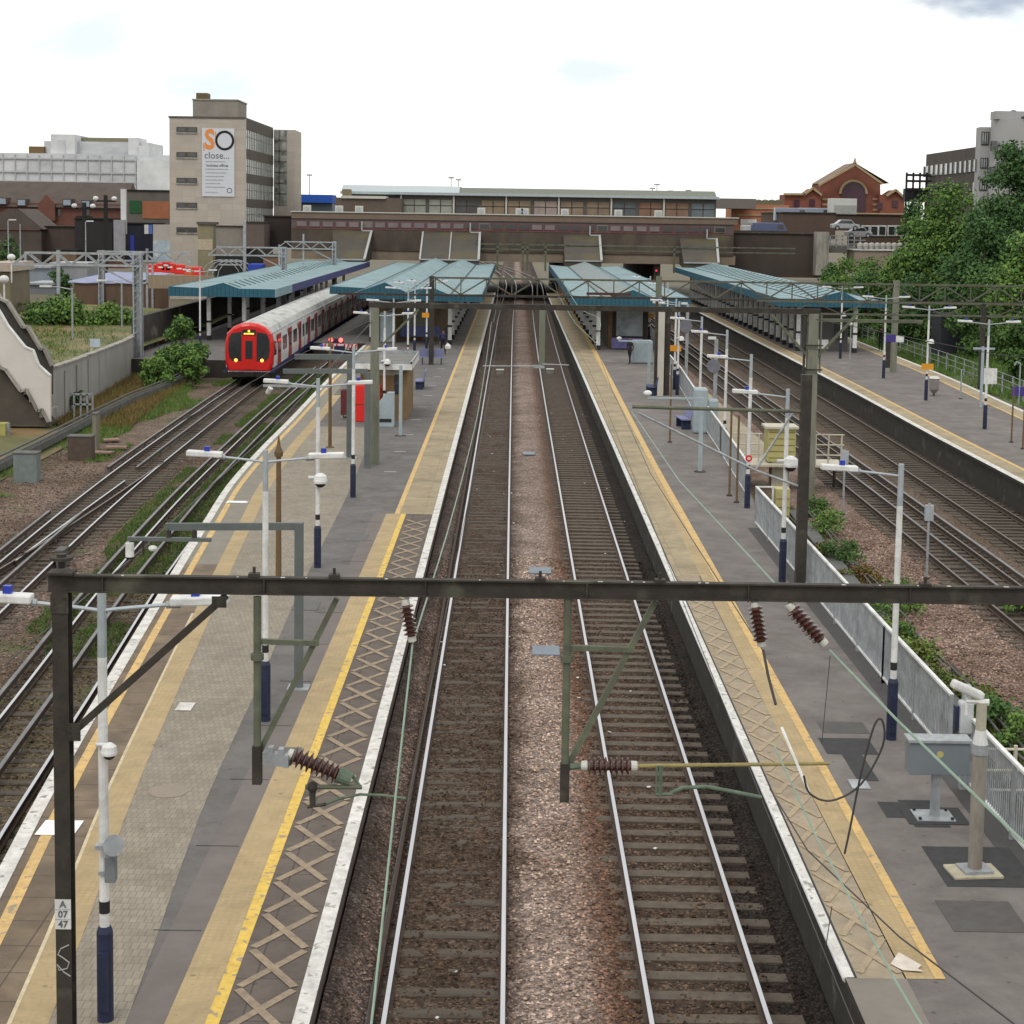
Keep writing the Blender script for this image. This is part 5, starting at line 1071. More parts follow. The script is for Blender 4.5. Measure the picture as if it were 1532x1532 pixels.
canopy('leftmost blue canopy, violet-edged, over the red train platform',[(-24.9,4.88),(-22.5,4.80),(-21.0,5.20),(-19.85,4.79),(-17.25,4.78)],121,200,0,ribs=(2,),side={'r':(9,C_roof,C_fascp)},cols=((-22.4,steps(123,195,9)),(-19.8,steps(123,195,9))))
canopy('blue folded canopy of the left island with two low ridges',[(-14,4.78),(-11.3,4.68),(-9.3,5.40),(-7.7,4.70),(-6.1,5.30),(-4.5,4.65),(-2.26,4.74)],119,201,0,step=[128,121,121,119,119,119],cols=((-4.6,steps(122,196,6)),(-10.5,steps(124,196,9))),ribs=(),mats_=[C_roof]*6)
canopy('canopy of the right island with a grey central slope',[(4.18,4.84),(6.4,4.66),(8.35,5.28),(9.9,4.68),(12.35,4.80)],117,197,0,mats_=[C_roof,C_roofg,C_roof,C_roof],cols=((6.1,steps(119,193,6)),(10.6,steps(121,193,9))))
canopy('farthest right canopy with dark ribbed glazing and steep gable',[(18.95,4.76),(21.2,4.74),(23.4,5.34),(24.7,4.66),(26.45,4.66)],119,197,0,ribs=(1,),cols=((20.7,steps(121,195,3.1)),(24.6,steps(120,195,9))))
# skylight strips on the left island canopy
mb=MB()
for (x,y,z) in ((-8.5,124,5.12),(-8.5,135,5.12),(-5.3,128,5.05),(-5.3,150,5.05),(-8.4,160,5.08),(7.0,130,4.95)): mb.cb(x,y,z,.9,2.6,.05,ry=.42)
# buildings beneath canopies
def block(name,label,cat,x0,x1,y0,y1,z0,z1,m,**k): return MB().bx(x0,x1,y0,y1,z0,z1).build(name,m,label=label,cat=cat,**k)
T=thing('waiting_room','waiting room with pale window and lilac rail under the left island canopy','waiting room',(-8,127,PZ))
MB().bx(-10.5,-5.7,126,190,PZ,4.2).build('wall',C_brk,T)
MB().bx(-8.3,-6.2,125.93,126,PZ+.9,PZ+2.9).build('window',mat('olive_window',(.20,.22,.17)),T); MB().bx(-10.4,-5.75,125.9,126,PZ+2.95,PZ+3.15).build('lintel',C_conc,T)
MB().bx(-5.72,-5.62,126,190,PZ+2.0,PZ+3.2).build('side_panels',mat('dim_wall_panel',(.12,.11,.10)),T)
block('hoarding','lilac low hoarding in front of the left island waiting room','hoarding',-8.4,-5.4,124.6,124.75,PZ+.35,PZ+1.15,mat('lilac_hoarding',(.10,.11,.24)))
block('equipment_cabinet','pale ribbed cabinet standing left of the lilac hoarding','cabinet',-9.8,-8.7,123.4,124.4,PZ,PZ+2.2,C_galb,bevel=.05)
T=thing('waiting_room','glazed dark waiting shelter with violet band under the right island canopy','waiting room',(9,119,PZ))
MB().bx(6.9,9.8,121,190,PZ,4.2).build('wall',mat('dark_brown_cladding',(.045,.035,.028)),T)
MB().bx(7.5,9.4,120.9,121,PZ+.9,PZ+2.7).build('window',C_glassp,T); MB().bx(7.0,9.7,120.85,121,PZ+2.8,PZ+2.98).build('lintel',C_gal,T)
MB().bx(6.92,7.2,120.9,121,PZ,PZ+2.7).build('door_panel',C_brown,T)
block('hoarding','violet and white panel band below the right shelter window','hoarding',7.1,9.3,119.6,119.75,PZ+.1,PZ+.85,mat('violet_panel',(.17,.15,.33),(.10,.09,.22),scale=3))
block('equipment_cabinet','big pale blue-grey cabinet behind the person on the right island','cabinet',7.75,9.1,108,109,PZ,PZ+1.5,C_galb,bevel=.12)
T=thing('platform_building','long grey platform building with many pilasters under the far right canopy','building',(21,121,PZ))
MB().bx(21.3,24.3,121,194,PZ,4.3).build('wall',mat('grey_brown_wall',(.085,.08,.078),(.06,.057,.055),scale=1),T)
for y in steps(122,192,3.2):
    MB().bx(21.1,21.3,y-.25,y+.25,PZ,4.2).build('pilaster',mat('grey_pilaster',(.20,.20,.20)),T)
MB().bx(21.9,22.9,120.93,121,PZ+.2,PZ+.85).build('white_notice',C_wht,T); MB().bx(23.3,24.0,120.93,121,PZ+.9,PZ+2.8).build('door',C_glass,T)
# walls at far left platform behind train
T=thing('retaining_wall','long dark brick wall with shrubs and panels behind the left canopy','wall',(-25.4,120,-.3)); MB().bx(-25.6,-25.2,112,208,-.3,3.2).build('wall_face',mat('sooty_wall',(.05,.042,.037),(.03,.026,.023),scale=.8,detail=9,c3=(.12,.105,.09),s3=.7,t3=(.55,.66)),T)
# ================================================================ people
def person(label,x,y,rz,top,bottom,hair,h=1.72,pose='stand',extra=None,skin=(.35,.20,.14)):
    """one continuous skinned body; clothes coloured by region"""
    s=h/1.75
    if pose=='walk': lf,rf=.22,-.20
    else: lf,rf=.03,-.03
    Vt=[(0,0,.98),(0,0,1.12),(0,.01,1.30),(0,.02,1.44),(0,.0,1.52),(0,-.02,1.60),(0,-.02,1.70), # spine 0..6
        (.10,0,.93),(.11,-lf*.6,.50),(.11,-lf*.9+.03,.10),(.11,-lf*.9-.13,.05), #7..10 leg
        (-.10,0,.93),(-.11,-rf*.6,.50),(-.11,-rf*.9+.03,.10),(-.11,-rf*.9-.13,.05), #11..14
        (.19,.02,1.42),(.25,.03,1.16),(.26,-.08,.93),(.26,-.11,.86), #15..18 arm
        (-.19,.02,1.42),(-.25,.03,1.16),(-.26,-.08,.93),(-.26,-.11,.86)]
    E_=[(0,1),(1,2),(2,3),(3,4),(4,5),(5,6),(0,7),(7,8),(8,9),(9,10),(0,11),(11,12),(12,13),(13,14),(3,15),(15,16),(16,17),(17,18),(3,19),(19,20),(20,21),(21,22)]
    R_=[(.15,.11),(.13,.10),(.16,.11),(.14,.10),(.055,.055),(.085,.095),(.075,.085),(.09,.09),(.062,.062),(.045,.045),(.04,.03),(.09,.09),(.062,.062),(.045,.045),(.04,.03),(.06,.06),(.045,.045),(.034,.034),(.03,.018),(.06,.06),(.045,.045),(.034,.034),(.03,.018)]
    me=bpy.data.meshes.new('person'); me.from_pydata([(a*s,b*s,c*s) for a,b,c in Vt],E_,[]); o=bpy.data.objects.new('person_tmp',me); COL.objects.link(o)
    sk=o.modifiers.new('s','SKIN'); sk.use_smooth_shade=True
    for i,(a,b) in enumerate(R_): me.skin_vertices[0].data[i].radius=(a*s,b*s)
    me.skin_vertices[0].data[0].use_root=True
    sb=o.modifiers.new('ss','SUBSURF'); sb.levels=1; sb.render_levels=1
    dg=bpy.context.evaluated_depsgraph_get(); dg.update(); m2=bpy.data.meshes.new_from_object(o.evaluated_get(dg)); bpy.data.objects.remove(o)
    mb=MB(); mb.v=[tuple(v.co) for v in m2.vertices]
    for p in m2.polygons:
        z=p.center.z/s; xx=abs(p.center.x/s)
        k=0
        if z<.10: k=3
        elif z<.97 and xx<.2: k=1
        elif z>1.50 or (xx>.22 and z<.93): k=2
        mb.f.append(tuple(p.vertices)); mb.m.append(k)
    # face and fingers
    mb.mi=2; mb.ell((0,-.115*s,1.63*s),(.014*s,.02*s,.028*s),6,5)
    for e_ in (-1,1):
        mb.ell((e_*.083*s,-.01*s,1.64*s),(.012*s,.022*s,.032*s),6,5)
        for f_ in range(4): 
            fx=(e_*.26+(f_-1.5)*.011)*s; mb.tube([(fx,-.12*s,.84*s),(fx,-.135*s,.80*s),(fx,-.125*s,(.772+.006*abs(f_-1.5))*s)],[.008*s,.007*s,.006*s],5)
        mb.tube([(e_*.235*s,-.125*s,.87*s),(e_*.225*s,-.15*s,.835*s)],[.009*s,.007*s],5)
    mb.mi=3
    for e_ in (-1,1): mb.ell((e_*.03*s,-.10*s,1.655*s),(.011*s,.008*s,.007*s),6,5)
    mb.mi=2
    T=thing('person',label,'person',(x,y,PZ))
    o=mb.build('body',[mat('cloth_%g_%g_%g'%top,top),mat('cloth_%g_%g_%g'%bottom,bottom),mat('skin_%g'%skin[0],skin),C_blk],T); 
    OFF[o.name]=(0,0,0)
    # rebuilt with world offset: shift back since vertices are local
    for v in o.data.vertices: v.co+=Vector((x,y,PZ))
    hb=MB(); hb.ell((x,y+.01*s,PZ+1.685*s),(.095*s,.105*s,.085*s),10,7); hb.build('hair',mat('hair_%g'%hair[0],hair,rough=.7),T)
    if extra: extra(T,x,y,s)
    T.rotation_euler=(0,0,rz); return T
def bag(T,x,y,s): pass
x,y=G(663,531,PZ); person('person in dark clothes with a navy backpack walking on the left island',x,y,.2,(.02,.02,.035),(.018,.018,.022),(.02,.015,.01),1.70,'walk',skin=(.30,.17,.12))
B_=thing('backpack','navy backpack on the back of the walking person on the left island','backpack',(x,y+.2,PZ+1.2)); MB().cb(x-.02,y-.17,PZ+1.27,.28,.16,.42).build('bag_body',mat('navy_cloth',(.03,.03,.10)),B_,bevel=.05); MB().beam((x-.1,y-.1,PZ+1.45),(x-.1,y+.08,PZ+1.46),.04,.015).beam((x+.08,y-.1,PZ+1.45),(x+.08,y+.08,PZ+1.46),.04,.015).build('strap',C_navy,B_)
B_=thing('carrier_bag','white carrier bag in the right hand of the walking person','bag',(x+.35,y,PZ+.6)); MB().lathe((x+.33,y-.12,PZ+.38),(x+.30,y-.12,PZ+.82),[(0,.08),(.15,.2),(.55,.22),(.85,.1),(1,.03)],9).build('bag_body',C_wht,B_)
x,y=G(688,478,PZ); person('person in black standing under the left island canopy',x,y,0,(.012,.012,.015),(.012,.012,.015),(.01,.01,.01),1.75)
x,y=G(694,470,PZ); person('second dark figure just beyond under the left island canopy',x,y,.5,(.03,.03,.03),(.015,.015,.02),(.02,.015,.01),1.7)
x,y=G(942,545,PZ); person('person in black trousers and dark jacket looking down on the right island',x,y,-.7,(.03,.022,.03),(.012,.012,.014),(.16,.10,.10),1.68,'walk')
x,y=G(1317,525,PZ); person('person in black standing near the edge of the far right platform',x,y,2.8,(.012,.012,.014),(.02,.02,.03),(.02,.015,.01),1.78,'walk')
# ================================================================ far bridge and station building
YB=208.
C_bw=mat('sooty_brick_parapet',(.085,.066,.052),(.052,.042,.035),scale=.5,detail=9,c3=(.11,.09,.055),s3=.25,stretch=(1,1,.5))
C_tan=pattern('tan_station_brick',(.20,.14,.105),(.155,.11,.085),(.12,.095,.08),.225,.075,.01,.5,plane='XZ',var=.6,bump=0)
C_ctan=mat('stained_concrete_beam',(.235,.185,.14),(.16,.13,.10),scale=.5,detail=9)
C_slabg=mat('mossy_ramp_concrete',(.072,.064,.052),(.050,.045,.038),scale=.35,detail=9,c3=(.085,.072,.036),s3=.2)
C_pipe=mat('pale_pipe',(.38,.385,.385),(.27,.275,.275))
C_redf=mat('red_window_frame',(.17,.06,.055),(.12,.05,.048),scale=.8)
def pz(px,py,Y): return V(px,py,Y)
def rectpx(mb,x0,y0,x1,y1,Y,d=.3,front=True):
    xm=(x0+x1)/2; ym=(y0+y1)/2
    return mb.bx(VX(x0,Y,ym),VX(x1,Y,ym),Y,Y+d,VZ(xm,y0,Y),VZ(xm,y1,Y))
T=thing('station_bridge','wide road bridge carrying the station across all tracks, brick band, red windows','bridge',(0,YB,0))
X0,X1=VX(436,YB),VX(1098,YB)
MB().bx(X0,X1+.3,YB,YB+62,4.85,6.0).build('deck_beam',C_ctan,T)
MB().bx(X0,X1,YB-.15,YB+.3,6.0,8.62).build('parapet_wall',C_bw,T)
MB().bx(X0,X1,YB+.05,YB+30,8.62,9.85).build('window_band_wall',mat('dim_window_band',(.11,.085,.085),(.08,.065,.065),scale=.4),T)
MB().bx(X0,X1+.5,YB-.1,YB+30,9.85,10.62).build('brick_band',C_tan,T)
MB().bx(X0-.1,X1+.6,YB-.25,YB+.2,10.62,10.74).build('coping',C_cem,T)
x=X0+.6; k=0
while x<X1-1.8:
    dark=(12<k%33<18) or (19<k<24) or (27<k<34)
    t=MB(); t.bx(x,x+1.35,YB-.04,YB+.05,8.80,9.55); f=t.build('window',C_redf if not (k%9==5) else C_ctan,T)
    MB().bx(x+.08,x+1.27,YB-.06,YB-.04,8.88,9.47).build('pane',C_glass if dark else mat('boarded_pane',(.19,.16,.165),(.13,.115,.12),scale=.6),f)
    x+=1.62; k+=1
MB().bx(X0,X1,YB-.2,YB-.02,8.58,8.70).build('red_band',C_redf,T)
# side walls added to block sky light and darken the underpass
for (xa,xb) in ((VX(705,YB)-1.6,VX(705,YB)-.9),(5.6,6.4),(17.5,18.3)):
    MB().bx(xa,xb,YB+1,YB+60,-.4,4.85).build('light_block_wall',C_bw,T)
# stair enclosures coming down to the platforms
for lb,(xa,xb,yt,xa2,xb2,yb_) in (('leftmost sloping concrete stair enclosure below the red windows',(497,556,345,500,545,388)),('double stair enclosure above the left island canopy',(633,718,347,628,716,388)),('stair enclosure above the right island canopy',(843,897,352,845,900,390)),('rightmost stair enclosure above the far right canopy',(1017,1072,357,1023,1075,393))):
    xt0,zt=pz(xa,yt,YB-.2); xt1,_=pz(xb,yt,YB-.2); Yn=YB-9; xn0,zn=pz(xa2,yb_,Yn); xn1,_=pz(xb2,yb_,Yn)
    E_=thing('stair_enclosure',lb,'stair enclosure',((xt0+xt1)/2,YB-5,4.8))
    mb=MB(); mb.v+=[(xt0,YB-.15,zt),(xt1,YB-.15,zt),(xn1,Yn,zn),(xn0,Yn,zn),(xt0,YB-.15,4.9),(xt1,YB-.15,4.9),(xn1,Yn,4.55),(xn0,Yn,4.55)]
    for f in ((0,1,2,3),(4,7,6,5),(0,3,7,4),(1,5,6,2),(3,2,6,7),(0,4,5,1)): mb.f.append(f); mb.m.append(0)
    mb.build('sloping_roof',C_slabg,E_)
    p=MB(); p.beam((xt1,YB-.3,zt+.05),(xn1,Yn,zn+.05),.28,.18); p.beam((xt1,YB-.3,zt+.05),(xt1-1.2,YB-.3,zt+.05),.16,.16); p.beam((xt1-1.2,YB-.3,zt+.05),(xt1-1.2,YB-.3,zt+1.2),.16,.16); p.beam((xn0,Yn-.05,zn),(xn1,Yn-.05,zn),.2,.14)
    if xb-xa>70: p.beam((xt0,YB-.3,zt),(xn0,Yn,zn+.03),.2,.15); p.beam(((xt0+xt1)/2,YB-.3,zt+.04),((xn0+xn1)/2,Yn,zn+.04),.14,.1)
    p.build('edge_pipe',C_pipe,E_)
# catenary gantry lines in front of the bridge
T=thing('truss_gantry','pale distant gantry against the bridge between the island canopies','gantry',(3,YB-4,0))
mb=MB(); xa,z1=pz(712,367,YB-4); xb,_=pz(1190,372,YB-4); mb.bx(xa,xb,YB-4.1,YB-3.9,7.0,7.15); mb.bx(xa,xb,YB-4.1,YB-3.9,6.4,6.55); mb.build('chords',C_oleg,T)
for px in (745,783,790,817,850,1010): 
    xx=VX(px,YB-4); MB().bx(xx-.12,xx+.12,YB-4.1,YB-3.9,3.9,7.1).build('hanger',C_oleg,T)
# upper station building
YU=226.
T=thing('station_building','long low station building with blue-grey metal roof and panelled front on the bridge','building',(0,YU,10))
Xa,Xb=VX(513,YU),VX(1071,YU)
zr=VZ(790,293,YU); zb_=10.4
MB().bx(Xa,Xb,YU,YU+14,zb_,zr-.1).build('wall',mat('station_upper_wall',(.10,.095,.085),(.07,.066,.06),scale=.3),T)
MB().bx(Xa-.3,Xb+.3,YU-.8,YU+14,zr-.1,zr+.25).build('eaves',mat('eaves_blue_grey',(.36,.41,.43),(.28,.33,.35)),T)
mb=MB(); xm=VX(687,YU); mb.prism([(YU-.7,zr+.25),(YU+14,zr+.25),(YU+8,zr+1.25),(YU+2,zr+1.15)],Xa-.2,xm,axis='X'); mb.build('roof',mat('roof_silver_blue',(.42,.47,.49),(.36,.41,.43)),T)
mb=MB(); mb.prism([(YU-.2,zr+.25),(YU+14,zr+.25),(YU+8,zr+1.05),(YU+2,zr+1.0)],xm,Xb,axis='X'); mb.build('roof',mat('roof_olive_grey',(.17,.18,.15),(.13,.14,.12)),T)
x=VX(600,YU); i=0
cols_=[(.30,.32,.28),(.30,.32,.28),(.09,.09,.09),(.24,.19,.13),(.25,.20,.14),(.33,.27,.25),(.24,.19,.14),(.22,.17,.12),(.10,.12,.13),(.22,.13,.09),(.22,.14,.10),(.14,.17,.19)]
w=(Xb-x)/12
for i,c in enumerate(cols_):
    xa=x+i*w; pn=MB(); pn.bx(xa+.25,xa+w-.25,YU-.06,YU,zb_+.3,zr-.7); p_=pn.build('window_panel',mat('upper_panel_%d'%i,c,tuple(v*.7 for v in c),scale=.8),T)
    b=MB(); b.bx(xa+w/2-.05,xa+w/2+.05,YU-.1,YU-.06,zb_+.3,zr-.7); b.bx(xa+.25,xa+w-.25,YU-.1,YU-.06,zb_+1.35,zb_+1.45); b.build('glazing_bar',C_ole,p_)
    if i%2==0: MB().bx(xa-.1,xa+.12,YU-.35,YU-.02,zb_,zr-.1).build('pilaster',C_cem,T)
# brick plant room left end
mb=MB(); 
T=thing('plant_room','brown brick plant block with white coping at the left end of the station roof','building',(VX(550,YU-4),YU-4,10)); rectpx(MB(),502,296,600,326,YU-5,5).build('wall',mat('plant_brick',(.12,.095,.075),(.09,.07,.058),scale=.6),T); rectpx(MB(),510,293,577,297,YU-5.3,5.5).build('coping',C_cem,T); rectpx(MB(),512,283,524,296,YU-4,2).build('tank',mat('rusty_tank',(.20,.16,.09)),T)
for i,(px,py) in enumerate(((459,316),(507,316),(537,318),(720,322),(777,324),(785,325),(845,326),(925,330),(985,331))):
    x_,z_=pz(px,py,YB+3); T=thing('roof_unit',['white roof air unit beside the office block','white angled vent at the left end of the station roof','small white vent right of the brick plant block','small pale roof unit left of centre on the parapet','pale roof vent at the middle of the parapet','grey roof vent beside its pale neighbour','pale roof unit right of centre','small roof unit towards the right','low roof unit near the right end of the parapet'][i],'roof unit',(x_,YB+3,10.6),'roof air units along the parapet')
    MB().bx(x_-.5,x_+.5,YB+3,YB+3.6,10.6,11.5).build('unit_box',C_cem,T,bevel=.05); MB().cyl((x_,YB+2.96,11.05),(x_,YB+3,11.05),.3,.3,12).build('fan',C_arm,T)
# blue hoarding / tall lights beyond
T=thing('blue_shed','bright blue flat shed roof behind the office block','building',(VX(466,250),250,8)); rectpx(MB(),425,291,497,303,250,6).build('roof',mat('bright_blue_sheet',(.02,.09,.42)),T); rectpx(MB(),425,303,497,325,251,5).build('wall',mat('blue_grey_wall',(.12,.15,.18)),T)
for i,(px,pt) in enumerate(((445,265),(463,262),(675,266),(686,269),(983,276),(976,282),(1003,286),(1030,285))):
    x_,z_=pz(px,pt,270); T=thing('tall_floodlight',['thin floodlight mast left over the blue shed','taller floodlight mast over the blue shed','tall floodlight mast above the metal roof','shorter floodlight mast right beside the tall one','tall antenna-like lamp at the right part of the roof','short lamp left of the tall roof lamp','small roof lamp near the right roof end','last small roof lamp at the right roof end'][i],'floodlight mast',(x_,270,9),'thin lamp masts on the skyline')
    MB().cyl((x_,270,9),(x_,270,z_),.10,.07,6).build('mast',C_gal,T); MB().bx(x_-.45,x_+.45,269.8,270.2,z_-.1,z_+.12).build('lamp_head',C_gal,T)
# ---------------------------------------------------------------- office block left
YO=208.
T=thing('office_block','tall beige concrete office block with a big white banner and a glazed side','building',(-38,YO,0))
C_beige=pattern('beige_concrete_panels',(.42,.372,.325),(.37,.325,.285),(.34,.30,.26),1.55,.82,.03,0,plane='XZ',var=.5,bump=0,c3=(.42,.37,.31),s3=.15)
xa,xb=VX(254,YO),VX(365.5,YO); zt=VZ(310,177,YO); ye=YO+24
MB().bx(xa,xb,YO,ye,-.4,zt).build('wall',C_beige,T)
MB().bx(xa-.1,xb+.1,YO-.1,ye,zt,zt+.22).build('roof_edge',mat('roof_edge_dark',(.10,.09,.08)),T)
def opx(mb,x0,y0,x1,y1,d0,d1): 
    xm=(x0+x1)/2; ym=(y0+y1)/2; return mb.bx(VX(x0,YO,ym),VX(x1,YO,ym),YO-d1,YO-d0,VZ(xm,y0,YO),VZ(xm,y1,YO))
for py in (195,232.5,271,308,345):
    f=MB(); opx(f,264,py-5,295,py+4.5,0,.05); fo=f.build('window',mat('dark_window_frame',(.09,.075,.065)),T)
    g1=MB(); opx(g1,266,py-3.5,277,py+2,.05,.08); opx(g1,282,py-3.5,293,py+2,.05,.08); g1.build('pane',C_glass,fo)
    g2=MB(); opx(g2,263.5,py+3,295.5,py+5,.05,.12); g2.build('sill',C_conc,fo)
# side curtain wall (x = xb plane)
C_brp=mat('dark_brown_spandrel',(.075,.062,.05),(.06,.05,.04),scale=.5)
fl=[VZ(365,y,YO) for y in (178,193,222,237,259,273,297,310,335)]
for k in range(4):
    z1,z0=fl[2*k],fl[2*k+1]; MB().bx(xb,xb+.15,YO+.35,ye,z0,z1).build('spandrel',C_brp,T)
    z1,z0=fl[2*k+1],fl[2*k+2]
    wn=MB(); wn.bx(xb,xb+.08,YO+.35,ye,z0,z1); wo=wn.build('window_band',mat('curtained_glass',(.52,.53,.50),(.13,.14,.13),scale=.9,detail=3,rough=.2,stretch=(1,1.3,.25)),T)
    mm=MB()
    y=YO+.5
    while y<ye: mm.bx(xb+.08,xb+.14,y,y+.09,z0,z1); y+=1.45
    mm.bx(xb+.08,xb+.13,YO+.35,ye,z1-.9,z1-.82); mm.build('mullions',mat('grey_mullion',(.22,.23,.22)),wo)
MB().bx(xb,xb+.2,YO,YO+.35,2,zt).build('corner_strip',C_beige,T)
MB().bx(xb,xb+.12,YO+.35,ye,-.4,fl[8]).build('lower_side_wall',mat('brown_lower_wall',(.10,.075,.06),(.06,.05,.04),scale=.3),T)
# stair tower at the rear
YS=ye; xs0,xs1=VX(405,YS),VX(441,YS); zt2=VZ(425,194,YS)
MB().bx(xb+.2,xs1,YS,YS+7,VZ(425,325,YS),zt2).build('stair_tower',C_beige,T)
xg1=VX(429,YS); gl=MB(); gl.bx(xb+.25,xg1,YS-.08,YS,VZ(420,307,YS),VZ(420,195,YS)); go=gl.build('tower_window',mat('dark_tower_glass',(.06,.065,.055),(.36,.38,.34),scale=.9,detail=4,rough=.2),T)
mm=MB()
for py in (210,226,242,258,274,290): z_=VZ(420,py,YS); mm.bx(xb+.25,xg1,YS-.12,YS-.08,z_-.1,z_+.1)
xm=(xb+xg1)/2; mm.bx(xm-.1,xm+.1,YS-.12,YS-.08,VZ(420,307,YS),VZ(420,195,YS)); mm.build('glazing_bar',mat('tower_bars',(.14,.13,.11)),go)
# roof plant
rp=MB(); x0_,x1_=VX(289,YO+2),VX(333,YO+2); rp.bx(x0_,x1_+1.9,YO+2,YO+9,zt,VZ(310,150,YO+2)); ro=rp.build('roof_plant',mat('plant_render',(.24,.22,.19),(.19,.17,.15),scale=.6),T)
MB().bx(x0_-.1,x1_+2.0,YO+1.9,YO+9.1,VZ(310,150,YO+2),VZ(310,150,YO+2)+.15).build('plant_coping',C_conc,ro)
rp=MB(); rp.bx(VX(294,YO+3),VX(311,YO+3),YO+3,YO+5,VZ(300,150,YO+3),VZ(300,139,YO+3)); rp.build('tank',mat('brown_tank',(.13,.095,.05)),ro)
# banner
BX0,BX1=VX(302.5,YO,240),VX(351,YO,240); BZ1,BZ0=VZ(327,192,YO),VZ(327,294,YO)
bn=thing('advert_banner','white vertical banner with orange S and black O on the office block','banner',((BX0+BX1)/2,YO-.1,(BZ0+BZ1)/2))
bo=MB().bx(BX0,BX1,YO-.12,YO-.05,BZ0,BZ1).build('banner_sheet',mat('banner_white',(.55,.56,.60),(.50,.51,.55)),bn)
bw_=BX1-BX0
C_or=mat('banner_orange',(.75,.26,.07)); C_bk=mat('banner_black',(.015,.015,.018)); C_gt=mat('banner_grey_text',(.16,.165,.18)); C_lt=mat('banner_light_text',(.36,.37,.40))
text('S',3.3,(BX0+bw_*.235,YO-.14,BZ1-1.48),C_or,bo,bold=.11,sx=.82)
sf=MB(); sf.bx(BX0+.16,BX0+.30,YO-.135,YO-.122,BZ1-2.75,BZ1-1.85); sf.bx(BX0+1.62,BX0+1.76,YO-.135,YO-.122,BZ1-1.1,BZ1-.4); sf.build('lettering',C_or,bo)
ring_=MB(); c=(BX0+bw_*.70,BZ1-1.48); i0=0; n=36
for k in range(n):
    a=2*pi*k/n
    for rr in (1.18,.90):
        for yy in (YO-.15,YO-.125): ring_.v.append((c[0]+rr*math.cos(a),yy,c[1]+rr*1.03*math.sin(a)))
for k in range(n):
    b0=4*k; b1=4*((k+1)%n)
    for f in ((0,2,3,1),): pass
    ring_.f+=[(b0,b1,b1+2,b0+2),(b0+1,b0+3,b1+3,b1+1),(b0,b0+1,b1+1,b1),(b0+2,b1+2,b1+3,b0+3)]; ring_.m+=[0]*4
ring_.build('lettering',C_bk,bo)
text('close...',1.15,(BX0+bw_*.46,YO-.14,BZ1-3.35),C_gt,bo,bold=.005)
text('business offices',.44,(BX0+bw_*.47,YO-.14,BZ1-4.55),C_gt,bo,bold=.008)
ln=MB()
for k,wd in enumerate((.62,.0,.70,.66,.58,.55,.46,.62)):
    if wd: ln.bx(BX0+bw_*.1,BX0+bw_*(.1+wd),YO-.13,YO-.121,BZ1-4.15-.44*k-(.05 if k else 0),BZ1-4.02-.44*k-(.05 if k else 0))
ln.bx(BX0+bw_*.1,BX0+bw_*.5,YO-.13,YO-.121,BZ0+.45,BZ0+.55); ln.build('small_print',C_lt,bo)
sm=MB(); c=(BX1-.62,BZ0+.75); n=24
for k in range(n):
    a=2*pi*k/n
    for rr in (.33,.25): sm.v.append((c[0]+rr*math.cos(a),YO-.13,c[1]+rr*math.sin(a)))
for k in range(n): sm.f.append((2*k,2*((k+1)%n),2*((k+1)%n)+1,2*k+1)); sm.m.append(0)
sm.build('small_emblem',C_bk,bo)
# chimney tower, low structures by the office block
T=thing('brick_stack','ochre stained square stack with dark cap in front of the office block','tower',(VX(307,YO-8),YO-8,0)); rectpx(MB(),296,335,319,425,YO-8,2).build('shaft',mat('ochre_stack',(.23,.20,.12),(.17,.15,.10),scale=.6),T); rectpx(MB(),294,332,322,336,YO-8.2,2.4).build('cap',mat('stack_cap',(.09,.085,.075)),T)
rectpx(MB(),295,358,318,374,YO-8.05,.05).build('pale_panel',mat('pale_stack_panel',(.42,.36,.26)),T)
# ================================================================ left background
def panel(px0,py0,px1,py1,Y,d=.3): return rectpx(MB(),px0,py0,px1,py1,Y,d)
YS_=330.
T=thing('sheeted_building','large building wrapped in white scaffold sheeting behind the brick houses','building',(VX(120,YS_),YS_,0))
C_sheet=mat('translucent_scaffold_sheet',(.56,.57,.585),(.33,.345,.365),scale=.13,detail=9,rough=.6,c3=(.58,.58,.60),s3=.1,stretch=(1,1,2.2),bump=.5,bscale=.6)
C_sheetw=mat('white_scaffold_sheet',(.62,.63,.64),(.46,.47,.49),scale=.3,detail=8,rough=.6)
def tier(x0,y0,x1,y1,Y,d,m,nm='sheeting'):
    b=MB(); rectpx(b,x0,y0,x1,y1,Y,d); return b.build(nm,m,T)
tier(-40,230,255,292,YS_,20,C_sheet); tier(66,212,222,236,YS_+3,14,C_sheet); tier(76,201,112,232,YS_+1,10,C_sheetw); tier(86,209,98,232,YS_+.9,.1,C_sheet,'doorway'); tier(111,206,196,214,YS_+6,10,mat('olive_roof_strip',(.20,.19,.13))); tier(192,206,206.5,236,YS_+1.5,8,C_sheetw); tier(207,218,223,248,YS_+.5,10,C_sheetw); tier(205,240,256,292,YS_-2,10,C_sheetw); tier(43,219,66,231,YS_+2,5,mat('rusty_plant_housing',(.16,.11,.05)))
mb=MB()
for py in (258,272,238,285): 
    z_=VZ(110,py,YS_-.4); mb.bx(VX(-40,YS_),VX(208,YS_),YS_-.3,YS_-.1,z_-.15,z_+.15)
for px in range(-30,206,18): mb.bx(VX(px,YS_)-.1,VX(px,YS_)+.1,YS_-.25,YS_-.05,VZ(100,292,YS_),VZ(100,232,YS_))
mb.build('scaffold_tubes',mat('pale_scaffold',(.42,.43,.45),(.36,.37,.39)),T)
YH=255.
C_tile=mat('brown_roof_tiles',(.088,.068,.058),(.06,.047,.041),scale=.6,detail=9)
C_redb=mat('soft_red_brick',(.15,.062,.045),(.105,.046,.036),scale=.8,detail=8)
